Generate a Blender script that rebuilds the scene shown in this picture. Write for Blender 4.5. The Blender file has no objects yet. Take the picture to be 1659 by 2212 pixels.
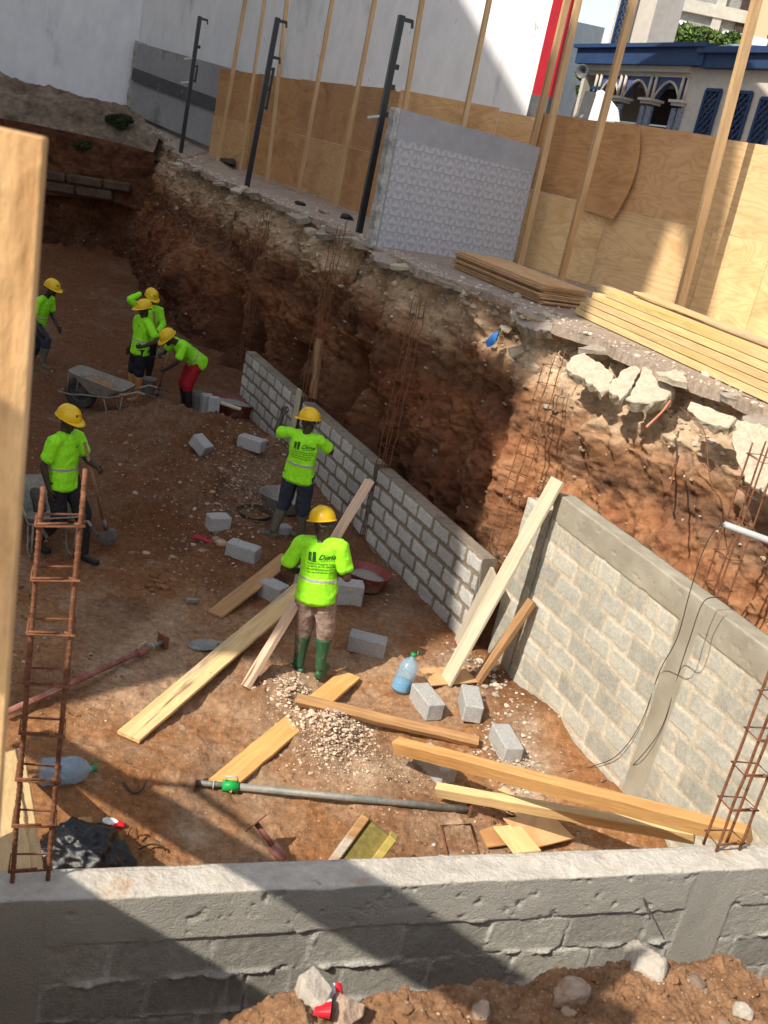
import bpy, bmesh, math, random
import numpy as np
from mathutils import Vector, Matrix, noise as mnoise
from mathutils.bvhtree import BVHTree
random.seed(7); rng=np.random.default_rng(7)
S=bpy.context.scene; COL=S.collection
R_=math.radians
# ------------------------------------------------------------- camera
PW,PH=1659.,2212.
FPX,PITCH,ROLL=2129.0,R_(20.43),R_(11.81)
EYE=np.array([0.,0.,1.6])
_F=np.array([0,math.cos(PITCH),-math.sin(PITCH)]); _R0=np.array([1.,0,0]); _U0=np.cross(_R0,_F)
_R=math.cos(ROLL)*_R0+math.sin(ROLL)*_U0; _D=math.sin(ROLL)*_R0-math.cos(ROLL)*_U0
def at(x,y,z=None,Y=None,plane=None):
    """world point seen at a measured place of the survey photo, on a known height, depth or wall plane"""
    v=_F+_R*(x-PW/2)/FPX+_D*(y-PH/2)/FPX
    if z is not None: t=(z-EYE[2])/v[2]
    elif Y is not None: t=Y/v[1]
    else:
        p,n=plane; t=((np.array(p)-EYE)@n)/(v@n)
    return EYE+v*t
def pr(p):
    q=np.array(p,float)-EYE; z=q@_F
    return np.array([PW/2+FPX*(q@_R)/z, PH/2+FPX*(q@_D)/z])
cam=bpy.data.cameras.new('camera'); camo=bpy.data.objects.new('camera',cam); COL.objects.link(camo)
cam.sensor_fit='VERTICAL'; cam.sensor_height=36; cam.sensor_width=27; cam.lens=FPX/PH*36
cam.clip_start=.05; cam.clip_end=2000
m=Matrix.Identity(4)
for i in range(3): m[i][0]=_R[i]; m[i][1]=-_D[i]; m[i][2]=-_F[i]; m[i][3]=EYE[i]
camo.matrix_world=m; S.camera=camo
cam.dof.use_dof=True; cam.dof.focus_distance=11; cam.dof.aperture_fstop=6.5
S.render.resolution_x=768; S.render.resolution_y=1024
S.view_settings.view_transform='Standard'; S.view_settings.look='None'; S.view_settings.exposure=0.55; S.view_settings.gamma=1
# ------------------------------------------------------------- sky and sun
SUN_AZ=np.array([.70,.714]); SUN_EL=45.0     # horizontal way the light travels, elevation
w=bpy.data.worlds.new("World"); S.world=w; w.use_nodes=True
nt=w.node_tree; nt.nodes.clear()
o_=nt.nodes.new('ShaderNodeOutputWorld'); b_=nt.nodes.new('ShaderNodeBackground'); s_=nt.nodes.new('ShaderNodeTexSky')
s_.sky_type='NISHITA'; s_.sun_disc=False; s_.sun_elevation=R_(SUN_EL); s_.sun_rotation=math.atan2(-SUN_AZ[0],-SUN_AZ[1])
s_.air_density=1.0; s_.dust_density=1.5; s_.ozone_density=1
hs_=nt.nodes.new('ShaderNodeHueSaturation'); hs_.inputs['Saturation'].default_value=.55; nt.links.new(s_.outputs[0],hs_.inputs['Color']); nt.links.new(hs_.outputs[0],b_.inputs[0]); b_.inputs[1].default_value=.15; nt.links.new(b_.outputs[0],o_.inputs[0])
sl=bpy.data.lights.new('sun','SUN'); so=bpy.data.objects.new('sun',sl); COL.objects.link(so)
sl.energy=4.0; sl.angle=R_(.45); sl.color=(1,.93,.82)
ce,se=math.cos(R_(SUN_EL)),math.sin(R_(SUN_EL)); azn=SUN_AZ/np.linalg.norm(SUN_AZ)
ldir=Vector((azn[0]*ce,azn[1]*ce,-se)); so.rotation_euler=ldir.to_track_quat('-Z','Y').to_euler()
# ------------------------------------------------------------- materials
def lin(c):
    return tuple(((x/255)/12.92 if x/255<=.04045 else ((x/255+.055)/1.055)**2.4) for x in c)+(1,)
def N(nt,t,**k):
    n=nt.nodes.new(t)
    for a,b in k.items(): setattr(n,a,b)
    return n
def mat(name,cols,sc=4,rough=.85,bump=.3,bsc=30,stretch=(1,1,1),detail=8,attr=None,vary=.25,objr=0,mul=None,nro=.6,specks=None,metal=0,island=0,spec=.3,dist=0.,coord='Object',alt=None,pos=None):
    """cols: list of linear rgb mixed by noise; attr: (name,colour-list) second set mixed in by a vertex attribute"""
    M=bpy.data.materials.new(name); M.use_nodes=True; nt=M.node_tree; L=nt.links.new; bs=nt.nodes['Principled BSDF']
    tc=N(nt,'ShaderNodeTexCoord'); mp=N(nt,'ShaderNodeMapping'); mp.inputs['Scale'].default_value=stretch; L(tc.outputs[coord],mp.inputs[0])
    if objr:
        oi=N(nt,'ShaderNodeObjectInfo'); mm=N(nt,'ShaderNodeMath',operation='MULTIPLY'); mm.inputs[1].default_value=61.; L(oi.outputs['Random'],mm.inputs[0]); L(mm.outputs[0],mp.inputs['Location'])
    def ramp(fac,cs):
        r=N(nt,'ShaderNodeValToRGB'); e=r.color_ramp.elements; n=len(cs)
        while len(e)<n: e.new(.5)
        for i,c in enumerate(cs):
            e[i].position=(.3+.4*i/(n-1)) if n>1 else .5; e[i].color=tuple(c)[:3]+(1,)
        L(fac,r.inputs[0]); return r.outputs[0]
    def noi(s,d=8,v=None,ro=None,di=0.):
        ro=ro or nro
        n=N(nt,'ShaderNodeTexNoise'); n.inputs['Scale'].default_value=s; n.inputs['Detail'].default_value=d; n.inputs['Roughness'].default_value=ro; n.inputs['Distortion'].default_value=di
        L(v or mp.outputs[0],n.inputs['Vector']); return n.outputs[0]
    n1=noi(sc,detail,di=dist); col=ramp(n1,cols if len(cols)>1 else [cols[0],cols[0]])
    def mixc(fac,a,b,mode='MIX'):
        x=N(nt,'ShaderNodeMix',data_type='RGBA',blend_type=mode)
        if hasattr(fac,'is_linked') or not isinstance(fac,(int,float)): L(fac,x.inputs[0])
        else: x.inputs[0].default_value=fac
        for s,v in ((6,a),(7,b)):
            if isinstance(v,tuple): x.inputs[s].default_value=v
            else: L(v,x.inputs[s])
        return x.outputs[2]
    def mr(v,a,b,c=0,d=1):
        x=N(nt,'ShaderNodeMapRange'); L(v,x.inputs[0])
        for i,q in enumerate((a,b,c,d)): x.inputs[i+1].default_value=q
        return x.outputs[0]
    if attr:
        at_=N(nt,'ShaderNodeAttribute',attribute_name=attr[0]); col=mixc(at_.outputs['Fac'],col,ramp(noi(sc*1.7,8),attr[1]))
    if alt:  # (scale, lo, hi, colours): broad patches of another colour with a shape of their own
        for a in (alt if isinstance(alt,list) else [alt]):
            col=mixc(mr(noi(a[0],9,di=.15),a[1],a[2]),col,ramp(noi(sc*2.1),a[3]))
    if vary:
        v=noi(sc*6,6); g=N(nt,'ShaderNodeCombineColor'); q=mr(v,.3,.7,1-vary,1+vary)
        for i in range(3): L(q,g.inputs[i])
        col=mixc(1.0,col,g.outputs[0],'MULTIPLY')
    if island:
        ge=N(nt,'ShaderNodeNewGeometry'); g=N(nt,'ShaderNodeCombineColor'); q=mr(ge.outputs['Random Per Island'],0,1,1-island,1+island)
        for i in range(3): L(q,g.inputs[i])
        col=mixc(1.0,col,g.outputs[0],'MULTIPLY')
    if objr:
        ge=N(nt,'ShaderNodeObjectInfo'); g=N(nt,'ShaderNodeCombineColor'); q=mr(ge.outputs['Random'],0,1,1-objr,1+objr); q2=mr(ge.outputs['Random'],0,1,1-objr*.7,1+objr*.6)
        L(q,g.inputs[0]); L(q,g.inputs[1]); L(q2,g.inputs[2]); col=mixc(1.0,col,g.outputs[0],'MULTIPLY')
    if mul:   # (attribute, colour): pit shade painted in, with darker dug soil
        a2=N(nt,'ShaderNodeAttribute',attribute_name=mul[0]); col=mixc(1.0,col,mixc(a2.outputs['Fac'],(1,1,1,1),tuple(mul[1])+(1,)),'MULTIPLY')
    if attr and len(attr)>2:   # per-block tone
        a2=N(nt,'ShaderNodeAttribute',attribute_name=attr[2]); g=N(nt,'ShaderNodeCombineColor'); q=mr(a2.outputs['Fac'],0,1,.8,1.15)
        for i in range(3): L(q,g.inputs[i])
        col=mixc(1.0,col,g.outputs[0],'MULTIPLY')
    if specks:  # (scale, size, colour)
        vo=N(nt,'ShaderNodeTexVoronoi'); vo.inputs['Scale'].default_value=specks[0]; L(tc.outputs[coord],vo.inputs['Vector'])
        f=mr(vo.outputs['Distance'],specks[1]*.8,specks[1],1,0)
        wn=N(nt,'ShaderNodeTexWhiteNoise'); L(vo.outputs['Position'],wn.inputs['Vector']); m2=N(nt,'ShaderNodeMath',operation='MULTIPLY'); L(f,m2.inputs[0]); L(mr(wn.outputs['Value'],.6,1,0,1),m2.inputs[1])
        col=mixc(m2.outputs[0],col,tuple(specks[2])[:3]+(1,))
    L(col,bs.inputs['Base Color']); bs.inputs['Roughness'].default_value=rough; bs.inputs['Metallic'].default_value=metal
    bs.inputs['Specular IOR Level'].default_value=spec
    if bump:
        bn=N(nt,'ShaderNodeBump'); bn.inputs['Strength'].default_value=bump; bn.inputs['Distance'].default_value=.02
        nn=noi(bsc,6,ro=.7); L(nn,bn.inputs['Height']); L(bn.outputs[0],bs.inputs['Normal'])
    return M
def c(*a): return a
def grey(v,t=0.): return (v*(1+t),v,v*(1-t))
SOIL_D=(.10,.044,.019); SOIL_M=(.19,.086,.036); SOIL_L=(.33,.19,.10)
MT={}
MT['soil']=mat('red_soil',[(.18,.074,.026),(.35,.165,.066),(.31,.13,.046),(.47,.265,.13)],sc=2.6,rough=.95,bump=1.0,bsc=70,vary=.45,specks=(26,.2,(.55,.42,.3)),alt=[(.42,.49,.60,[(.46,.31,.19),(.36,.215,.12)]),(2.6,.60,.70,[(.42,.31,.21),(.5,.4,.29)])],mul=('pit_shade',(.45,.38,.34)),nro=.74,attr=('plaster',[(.42,.30,.20),(.54,.42,.30),(.62,.50,.38)]))
MT['mound']=mat('dug_soil',[(.19,.09,.04),(.33,.175,.085),(.42,.25,.135)],nro=.72,sc=5,rough=.95,bump=1,bsc=60,vary=.4,specks=(60,.25,(.6,.45,.3)))
MT['street']=mat('street_concrete',[(.24,.19,.145),(.35,.275,.21),(.30,.22,.165)],nro=.72,sc=3.5,rough=.9,bump=.4,bsc=50,vary=.35,specks=(14,.18,(.5,.45,.38)),alt=(.8,.55,.65,[(.2,.12,.07),(.3,.2,.13)]))
MT['wall_white']=mat('white_render',[(.72,.725,.72),(.82,.815,.80),(.77,.77,.76)],sc=.6,rough=.85,bump=.25,bsc=9,vary=.06,alt=[(.45,.64,.72,[(.32,.32,.31),(.42,.41,.40)]),(3.5,.69,.72,[(.2,.19,.18),(.3,.29,.28)])])
MT['house']=mat('stained_white_render',[(.70,.71,.71),(.82,.82,.81),(.76,.765,.765)],sc=.5,rough=.85,bump=.3,bsc=9,vary=.07,nro=.68,stretch=(1,1,.45),alt=[(.5,.60,.72,[(.40,.39,.37),(.55,.54,.52)]),(3.0,.655,.70,[(.20,.19,.17),(.36,.34,.31)]),(9,.70,.74,[(.12,.11,.10),(.2,.19,.18)])])
MT['block']=mat('cement_block',[(.33,.33,.31),(.42,.41,.385),(.37,.365,.34)],sc=7,rough=.95,bump=.5,bsc=90,vary=.2,specks=(120,.25,(.2,.19,.17)))
# ------------------------------------------------------------- helpers
def link(name,me,mats,parent=None):
    o=bpy.data.objects.new(name,me); COL.objects.link(o)
    for q in (mats if isinstance(mats,(list,tuple)) else [mats]): me.materials.append(q)
    if parent: o.parent=parent
    return o
def tag(o,label=None,cat=None,group=None,kind=None):
    if label: o['label']=label
    if cat: o['category']=cat
    if group: o['group']=group
    if kind: o['kind']=kind
    return o
def empty(name,loc=(0,0,0),label=None,cat=None,group=None,rz=0):
    o=bpy.data.objects.new(name,None); COL.objects.link(o); o.location=loc; o.rotation_euler=(0,0,rz); o.empty_display_size=.1
    return tag(o,label,cat,group)
def smooth(me,on=True):
    me.polygons.foreach_set('use_smooth',[on]*len(me.polygons))
class MB:
    """collects closed shapes and links them as one mesh object"""
    def __init__(s): s.v=[]; s.f=[]; s.mi=[]
    def add(s,vs,fs,mi=0):
        k=len(s.v); s.v+= [tuple(map(float,p)) for p in vs]; s.f+=[tuple(k+i for i in f) for f in fs]; s.mi+=[mi]*len(fs); return s
    def hexa(s,p,mi=0):   # 8 points: bottom loop then top loop
        return s.add(p,[(3,2,1,0),(4,5,6,7),(0,1,5,4),(1,2,6,5),(2,3,7,6),(3,0,4,7)],mi)
    def box(s,c,d,M=None,mi=0):
        x,y,z=[q/2 for q in d]; P=[Vector((sx*x,sy*y,sz*z)) for sz in(-1,1) for sx,sy in((-1,-1),(1,-1),(1,1),(-1,1))]
        P=[(M@p if M else p)+Vector(c) for p in P]; return s.hexa(P,mi)
    def bar(s,a,b,w,t,up=(0,0,1),mi=0):
        a=Vector(a);b=Vector(b);d=(b-a).normalized();u=Vector(up);x=d.cross(u)
        if x.length<1e-4:x=d.cross(Vector((1,0,0)))
        x.normalize();y=x.cross(d).normalized();P=[]
        for e in(a,b):
            for sx,sy in((-1,-1),(1,-1),(1,1),(-1,1)):P.append(e+x*w/2*sx+y*t/2*sy)
        return s.hexa(P,mi)
    def tube(s,pts,r,n=8,cap=True,mi=0,closed=False,ry=None):
        pts=[Vector(p) for p in pts]; k=len(pts); rs=r if isinstance(r,(list,tuple)) else [r]*k
        V=[];F=[]; prev=None
        for i,p in enumerate(pts):
            a=pts[i-1] if (i>0 or closed) else p; b=pts[(i+1)%k] if (i<k-1 or closed) else p
            t=(b-a).normalized() if (b-a).length>1e-9 else Vector((0,0,1))
            if prev is None:
                x=t.cross(Vector((0,0,1)));  x=x if x.length>.05 else t.cross(Vector((0,1,0)))
            else: x=prev-t*prev.dot(t)
            x.normalize(); prev=x; y=t.cross(x)
            for j in range(n):
                an=2*math.pi*j/n; V.append(p+x*math.cos(an)*rs[i]+y*math.sin(an)*rs[i]*(ry or 1))
        R=k if closed else k-1
        for i in range(R):
            for j in range(n):
                a=i*n+j;b=i*n+(j+1)%n; i2=(i+1)%k; F.append((a,b,i2*n+(j+1)%n,i2*n+j))
        if cap and not closed: F.append(tuple(range(n-1,-1,-1))); F.append(tuple((k-1)*n+j for j in range(n)))
        return s.add(V,F,mi)
    def lathe(s,prof,n=24,o=(0,0,0),axis=None,mi=0,sx=1,sy=1):
        V=[];F=[];k=len(prof); q=Vector((0,0,1)).rotation_difference(Vector(axis)).to_matrix() if axis else Matrix.Identity(3)
        for r,z in prof:
            for j in range(n):
                a=2*math.pi*j/n; V.append(q@Vector((r*math.cos(a)*sx,r*math.sin(a)*sy,z))+Vector(o))
        for i in range(k-1):
            for j in range(n): F.append((i*n+j,i*n+(j+1)%n,(i+1)*n+(j+1)%n,(i+1)*n+j))
        return s.add(V,F,mi)
    def prism(s,poly,vec,mi=0):
        n=len(poly);V=[Vector(p) for p in poly];V+= [p+Vector(vec) for p in V]
        return s.add(V,[tuple(range(n-1,-1,-1)),tuple(range(n,2*n))]+[(i,(i+1)%n,n+(i+1)%n,n+i) for i in range(n)],mi)
    def build(s,name,mats,parent=None,sm=False,bevel=0,seg=1,loc=None,fixn=True):
        me=bpy.data.meshes.new(name); 
        off=Vector(loc) if loc is not None else None
        me.from_pydata([tuple(Vector(p)-off) for p in s.v] if off is not None else s.v,[],s.f); me.polygons.foreach_set('material_index',s.mi)
        if fixn or bevel:
            bm=bmesh.new(); bm.from_mesh(me); bmesh.ops.recalc_face_normals(bm,faces=bm.faces)
            if bevel: bmesh.ops.bevel(bm,geom=list(bm.edges),offset=bevel,segments=seg,affect='EDGES',profile=.6)
            bm.to_mesh(me); bm.free()
        smooth(me,sm); o=link(name,me,mats,parent)
        if off is not None: o.location=off
        return o
# vectorised value noise
def _h(ix,iy,iz,seed):
    n=(ix*374761393+iy*668265263+iz*2147483647+seed*1274126177)&0xffffffff
    n=((n^(n>>13))*1274126177)&0xffffffff; n=(n^(n>>16))&0xffffffff
    return n/4294967295.0
def vnoise(P,seed=0):
    P=np.asarray(P,float); I=np.floor(P).astype(np.int64); f=P-I; f=f*f*f*(f*(f*6-15)+10); r=0
    for dx in(0,1):
        for dy in(0,1):
            for dz in(0,1):
                wt=(f[...,0] if dx else 1-f[...,0])*(f[...,1] if dy else 1-f[...,1])*(f[...,2] if dz else 1-f[...,2])
                r=r+wt*_h(I[...,0]+dx,I[...,1]+dy,I[...,2]+dz,seed)
    return r*2-1
def fbm(P,sc=1,oct=5,gain=.5,seed=0,ridged=False):
    P=np.asarray(P,float)*sc; a=1;s=0;t=0
    for i in range(oct):
        n=vnoise(P+17.3*i,seed+i)
        if ridged: n=1-2*abs(n)
        s=s+a*n;t+=a;a*=gain;P=P*2.03
    return s/t
def grid_mesh(name,P,mats,parent=None,sm=True,attrs=None,flip=False):
    """P: (nu,nv,3) array"""
    nu,nv=P.shape[:2]; me=bpy.data.meshes.new(name); idx=np.arange(nu*nv).reshape(nu,nv)
    q=np.stack([idx[:-1,:-1],idx[1:,:-1],idx[1:,1:],idx[:-1,1:]],-1).reshape(-1,4)
    if flip:q=q[:,::-1]
    me.vertices.add(nu*nv); me.vertices.foreach_set('co',P.reshape(-1).astype(np.float32))
    me.loops.add(q.size); me.loops.foreach_set('vertex_index',q.reshape(-1).astype(np.int32))
    me.polygons.add(len(q)); me.polygons.foreach_set('loop_start',np.arange(0,q.size,4,dtype=np.int32)); me.polygons.foreach_set('loop_total',np.full(len(q),4,dtype=np.int32))
    me.update(calc_edges=True)
    for k,a in (attrs or {}).items():
        at_=me.attributes.new(k,'FLOAT','POINT'); at_.data.foreach_set('value',a.reshape(-1).astype(np.float32))
    smooth(me,sm); return link(name,me,mats,parent)
def tri_mesh(name,V,F,mats,parent=None,sm=False):
    me=bpy.data.meshes.new(name); me.vertices.add(len(V)); me.vertices.foreach_set('co',np.asarray(V,np.float32).reshape(-1)); F=np.asarray(F,np.int32); k=F.shape[1]
    me.loops.add(F.size); me.loops.foreach_set('vertex_index',F.reshape(-1)); me.polygons.add(len(F))
    me.polygons.foreach_set('loop_start',np.arange(0,F.size,k,dtype=np.int32)); me.polygons.foreach_set('loop_total',np.full(len(F),k,dtype=np.int32))
    me.update(calc_edges=True); smooth(me,sm); return link(name,me,mats,parent)
def resample(path,step):
    path=np.array(path,float); seg=np.linalg.norm(np.diff(path,axis=0),axis=1); s=np.concatenate([[0],np.cumsum(seg)]); n=int(s[-1]/step)+1
    t=np.linspace(0,s[-1],n); return np.stack([np.interp(t,s,path[:,k]) for k in range(path.shape[1])],-1),t
def sstep(a,b,x): t=np.clip((x-a)/(b-a),0,1); return t*t*(3-2*t)
def rock_mesh(r=.1,seed=0,sub=3,flat=.8,sx=1,sy=1):
    bm=bmesh.new(); bmesh.ops.create_icosphere(bm,subdivisions=sub,radius=1)
    V=np.array([v.co[:] for v in bm.verts]); rg=np.random.default_rng(seed)
    for k in range(9):   # cut facets
        n=rg.normal(size=3); n/=np.linalg.norm(n); d=rg.uniform(.55,.85); s=V@n; V-=np.outer(np.maximum(s-d,0),n)
    V*=(1+.10*fbm(V+seed*3.1,2.2,4,seed=seed))[:,None]; V*=np.array([sx,sy,flat])*r
    F=[[v.index for v in f.verts] for f in bm.faces]; bm.free(); return V,F
# ------------------------------------------------------------- terrain
FL=-3.5
BLOBS=[] # mounds on the pit floor: x,y,r,h
def blob(px,py,r,h,ry=None): p=at(px,py,FL); BLOBS.append((p[0],p[1],r,h,ry or r))
blob(440,890+90,1.3,.45); blob(330,935,.9,.25); blob(410,1090,1.0,.28); blob(560,1010,.8,.12); blob(620,1500,.45,.12)
blob(722,1585,.34,.09); blob(640,1503,.2,.07); blob(700,1600,.5,.08); blob(1150,1560,.5,.12); blob(840,1700,.6,.05); blob(150,700,1.5,.15); blob(110,800,.8,.25); blob(560,1440,.5,.12); blob(300,1015,.7,.16); blob(430,1085,.6,.20); blob(340,1125,.5,.14); blob(390,1160,.45,-.16); blob(500,1180,.5,.10); blob(260,1120,.5,.12); blob(540,1500,.35,.10); blob(880,1545,.3,.07); blob(900,1440,.7,.10); blob(1400,1800,.5,.16); blob(200,560,2.5,.4)
WALLP=(np.array([-3.03,17.53]),np.array([.487,-.873]))
def floor_z(x,y):
    P=np.stack([x,y,0*x],-1)
    z=FL+.10*fbm(P,.35,3,seed=3)+.045*fbm(P,1.7,4,seed=5)+.022*fbm(P,7,4,.6,seed=9)
    cl=fbm(P,13,4,.65,seed=21); z=z+.050*np.maximum(cl-.05,0)*sstep(-.3,.35,fbm(P,1.3,4,seed=23))+.018*fbm(P,4.5,4,.6,seed=25,ridged=True)
    for bx,by,r,h,ry in BLOBS:
        d=((x-bx)/r)**2+((y-by)/ry)**2; z=z+h*np.exp(-d*1.4)*(1+.6*fbm(P,2.8,5,.6,seed=31))
    return z
def fz(x,y): return float(floor_z(np.array([float(x)]),np.array([float(y)]))[0])
ys=[2.6]
while ys[-1]<34: ys.append(ys[-1]*1.0032+.002)
ys=np.array(ys); ts=np.linspace(-.70,.60,860); X=ys[:,None]*ts[None,:]; Yg=np.repeat(ys[:,None],len(ts),1)
Z=floor_z(X,Yg); P=np.stack([X,Yg,Z],-1)

PLA=0
for (qx,qy,sx_,sy_,a_) in ((722,1578,.30,.40,1.3),(640,1502,.22,.28,1.1),(800,1660,.5,.35,.75),(560,1060,.6,1.6,.62),(1130,1650,.25,.7,.85),(980,1460,.35,.5,.6),(860,1260,.35,1.2,.5),(720,1080,.4,2.5,.45),(300,1480,.8,.35,.35),(980,1790,.5,.25,.45)):
    q_=at(qx,qy,FL); PLA=np.maximum(PLA,a_*np.exp(-((X-q_[0])/sx_)**2-((Yg-q_[1])/sy_)**2))
PLA=np.clip(PLA+.55*PLA*(fbm(P,5,5,.7,seed=117)*2.2),0,1)
shade_and_dark_soil=np.clip(sstep(8.8,11.2,Yg+1.6*fbm(P,.7,4,seed=111))+.5*sstep(.1,.4,fbm(P,1.2,4,seed=113)),0,1); tag(grid_mesh('pit_floor',P,MT['soil'],flip=True,attrs={'pit_shade':shade_and_dark_soil,'plaster':PLA}),kind='structure')  # far floor darkened to paint in the pit shade, plus random darker soil
# street and bank
TOP=[(6.4,3.2),(5.2,5.4),(4.25,7.2),(3.25,9.05),(2.35,10.5),(1.53,11.95),(.95,12.8),(.41,13.63),(-.35,14.6),(-.95,15.7),(-1.55,17.2),(-2.8,19.4),(-4.52,22.4),(-6.2,25.6),(-8.0,29.2),(-8.8,31.0),(-9.6,32.0),(-12,31.8),(-16,31.0),(-24,29.5)]
BASE=[(5.5,3.2),(4.6,5.4),(3.75,7.2),(2.85,9.0),(2.15,10.1),(1.45,11.1),(.75,12.2),(.2,13.2),(-.6,14.5),(-1.35,15.8),(-2.3,17.6),(-3.6,19.2),(-5.2,21.6),(-7.0,25.0),(-8.5,28.3),(-9.3,29.6),(-10.2,29.9),(-12.5,29.4),(-16.5,27.5),(-24,25.5)]
def street_z(x,y):
    return np.clip((y-26.5)*.085,0,.95)*1.0
TOPr,tt=resample(TOP,.026)
# base resampled with the same parameter
Tb=np.array(BASE); ti=np.array([0]+list(np.cumsum(np.linalg.norm(np.diff(np.array(TOP),axis=0),axis=1)))); BASEr=np.stack([np.interp(tt,ti,Tb[:,k]) for k in(0,1)],-1)
P2=np.stack([TOPr[:,0],TOPr[:,1],0*tt],-1)
dirv=np.gradient(TOPr,axis=0); dirv/=np.linalg.norm(dirv,axis=1)[:,None]; nin=np.stack([-dirv[:,1],dirv[:,0]],-1)  # towards the pit
nin=nin*np.sign(((BASEr-TOPr)*nin).sum(1))[:,None]
jag=.16*fbm(P2,1.1,3,seed=41)+.11*np.sign(fbm(P2,2.2,2,seed=44))*abs(fbm(P2,2.2,2,seed=44))**.4+.05*fbm(P2,7,4,.7,seed=47)
EDGE=TOPr+nin*(jag+.06)[:,None]
nv=210; vv=np.linspace(0,1,nv)
PB=np.zeros((len(tt),nv,3)); zt=street_z(TOPr[:,0],TOPr[:,1])
for j,v in enumerate(vv):
    k=sstep(0,1,v)*.35+v*.65
    PB[:,j,:2]=TOPr*(1-k)+BASEr*k; PB[:,j,2]=(zt-.06)*(1-v)+(FL-.25)*v
NB=np.concatenate([nin,np.full((len(tt),1),.12)],1)
big=fbm(PB,.55,3,seed=51); mid=fbm(PB*np.array([1,1,.7]),1.6,5,.55,seed=53); fine=fbm(PB,7,4,.6,seed=57); rid=fbm(PB*np.array([1,1,.35]),2.6,4,.5,seed=59,ridged=True)
lz=PB[...,2]*1.0+.35*fbm(PB,.6,3,seed=64); stp=lz*3.2; stp=(stp-np.floor(stp)); ledge=(stp**2.2)*sstep(-.2,.3,fbm(PB*np.array([1,1,2.]),1.4,3,seed=65))
lump=np.maximum(fbm(PB,4.2,4,.62,seed=66),0)**1.2; crumb=fbm(PB,15,3,.7,seed=69)
upper=sstep(-1.3,-.5,lz)
goug=np.maximum(fbm(PB*np.array([1,1,.22])+.3*fbm(PB,1.2,2,seed=73)[...,None],3.4,3,.5,seed=75),0)*sstep(.2,.45,vv)[None,:]
disp=-.16*goug+.26*big+.22*mid+.07*fine+.12*rid-.05+.10*ledge*(.4+.6*upper)+.16*lump*(.35+.65*upper)+.022*crumb
disp*=sstep(-.01,.10,vv)[None,:]; disp-= .13*(sstep(0,.03,vv)*(1-sstep(.05,.22,vv)))[None,:]
Q_=PB-EYE; zq=Q_@_F; SCX=PW/2+FPX*(Q_@_R)/zq; SCY=PH/2+FPX*(Q_@_D)/zq
def cave(px,py,Y,r,d,sz=1.):
    global disp
    k_=np.argmin((SCX-px)**2+(SCY-py)**2+(zq<0)*1e9); q=PB.reshape(-1,3)[k_]
    dd=((PB[...,0]-q[0])**2+(PB[...,1]-q[1])**2+((PB[...,2]-q[2])/sz)**2)/r**2; disp=disp-d*np.exp(-dd*1.5)
cave(725,820,13.9,.55,1.5,1.2); cave(790,900,13.2,.45,.9); cave(450,690,18.6,.9,1.3); cave(500,760,17.0,.8,1.2); cave(600,780,17.0,.6,.8); cave(770,790,14.2,.35,.7); cave(640,720,15,.35,.5); cave(1300,860,9.9,.3,.2)
for px,py,Y,r,d in [(390,600,22,.7,.45),(560,620,16.8,.6,.3),(1050,640,12.6,.5,.3),(1180,640,11.7,.4,.3)]: cave(px,py,Y,r,-d)
PB+=NB[:,None,:]*disp[...,None]
seg_far=sstep(29.5,31,TOPr[:,1])
# strata attribute: pale fill near the street, red below
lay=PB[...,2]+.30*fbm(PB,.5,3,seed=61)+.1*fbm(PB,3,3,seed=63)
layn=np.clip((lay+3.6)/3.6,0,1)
pale=np.clip(sstep(-1.05,-.45,lay)+.25*sstep(.2,.5,fbm(PB,.9,3,seed=67)),0,1)
dark=sstep(.0,.35,fbm(PB*np.array([1,1,2.2]),.7,4,seed=71))*(1-sstep(-.9,-.4,lay))*sstep(10.5,12.5,PB[...,1])
MT['bank']=mat('earth_bank_soil',[(.15,.058,.027),(.24,.108,.052),(.33,.175,.088),(.40,.25,.145)],nro=.70,sc=1.1,rough=.95,bump=1.0,bsc=22,vary=.4,attr=('pale',[(.36,.245,.15),(.45,.33,.22),(.53,.42,.30)]),specks=(30,.12,(.5,.38,.27)),stretch=(1,1,1.3),alt=[(.8,.58,.68,[(.095,.045,.025),(.13,.07,.04)])],mul=('pit_shade',(.66,.58,.54)))
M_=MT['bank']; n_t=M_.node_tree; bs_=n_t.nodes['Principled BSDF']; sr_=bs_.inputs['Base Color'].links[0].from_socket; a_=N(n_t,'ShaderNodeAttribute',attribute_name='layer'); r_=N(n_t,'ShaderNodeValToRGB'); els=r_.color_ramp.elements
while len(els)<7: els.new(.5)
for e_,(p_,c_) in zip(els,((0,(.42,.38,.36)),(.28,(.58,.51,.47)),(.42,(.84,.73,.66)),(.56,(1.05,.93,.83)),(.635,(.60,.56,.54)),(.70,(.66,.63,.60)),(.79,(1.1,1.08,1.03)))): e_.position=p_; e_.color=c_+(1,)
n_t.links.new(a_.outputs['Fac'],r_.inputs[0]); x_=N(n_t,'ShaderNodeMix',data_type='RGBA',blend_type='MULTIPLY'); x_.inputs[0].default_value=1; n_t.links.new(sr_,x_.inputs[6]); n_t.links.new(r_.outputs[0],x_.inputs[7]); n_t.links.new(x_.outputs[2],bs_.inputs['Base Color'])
tag(grid_mesh('earth_bank',PB,MT['bank'],attrs={'pale':pale*(1-dark),'pit_shade':sstep(11.2,13.0,PB[...,1]+1.0*fbm(PB,.8,4,seed=115))*(1-.6*pale),'layer':layn}),kind='structure')  # far bank soil darkened as painted shade
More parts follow.
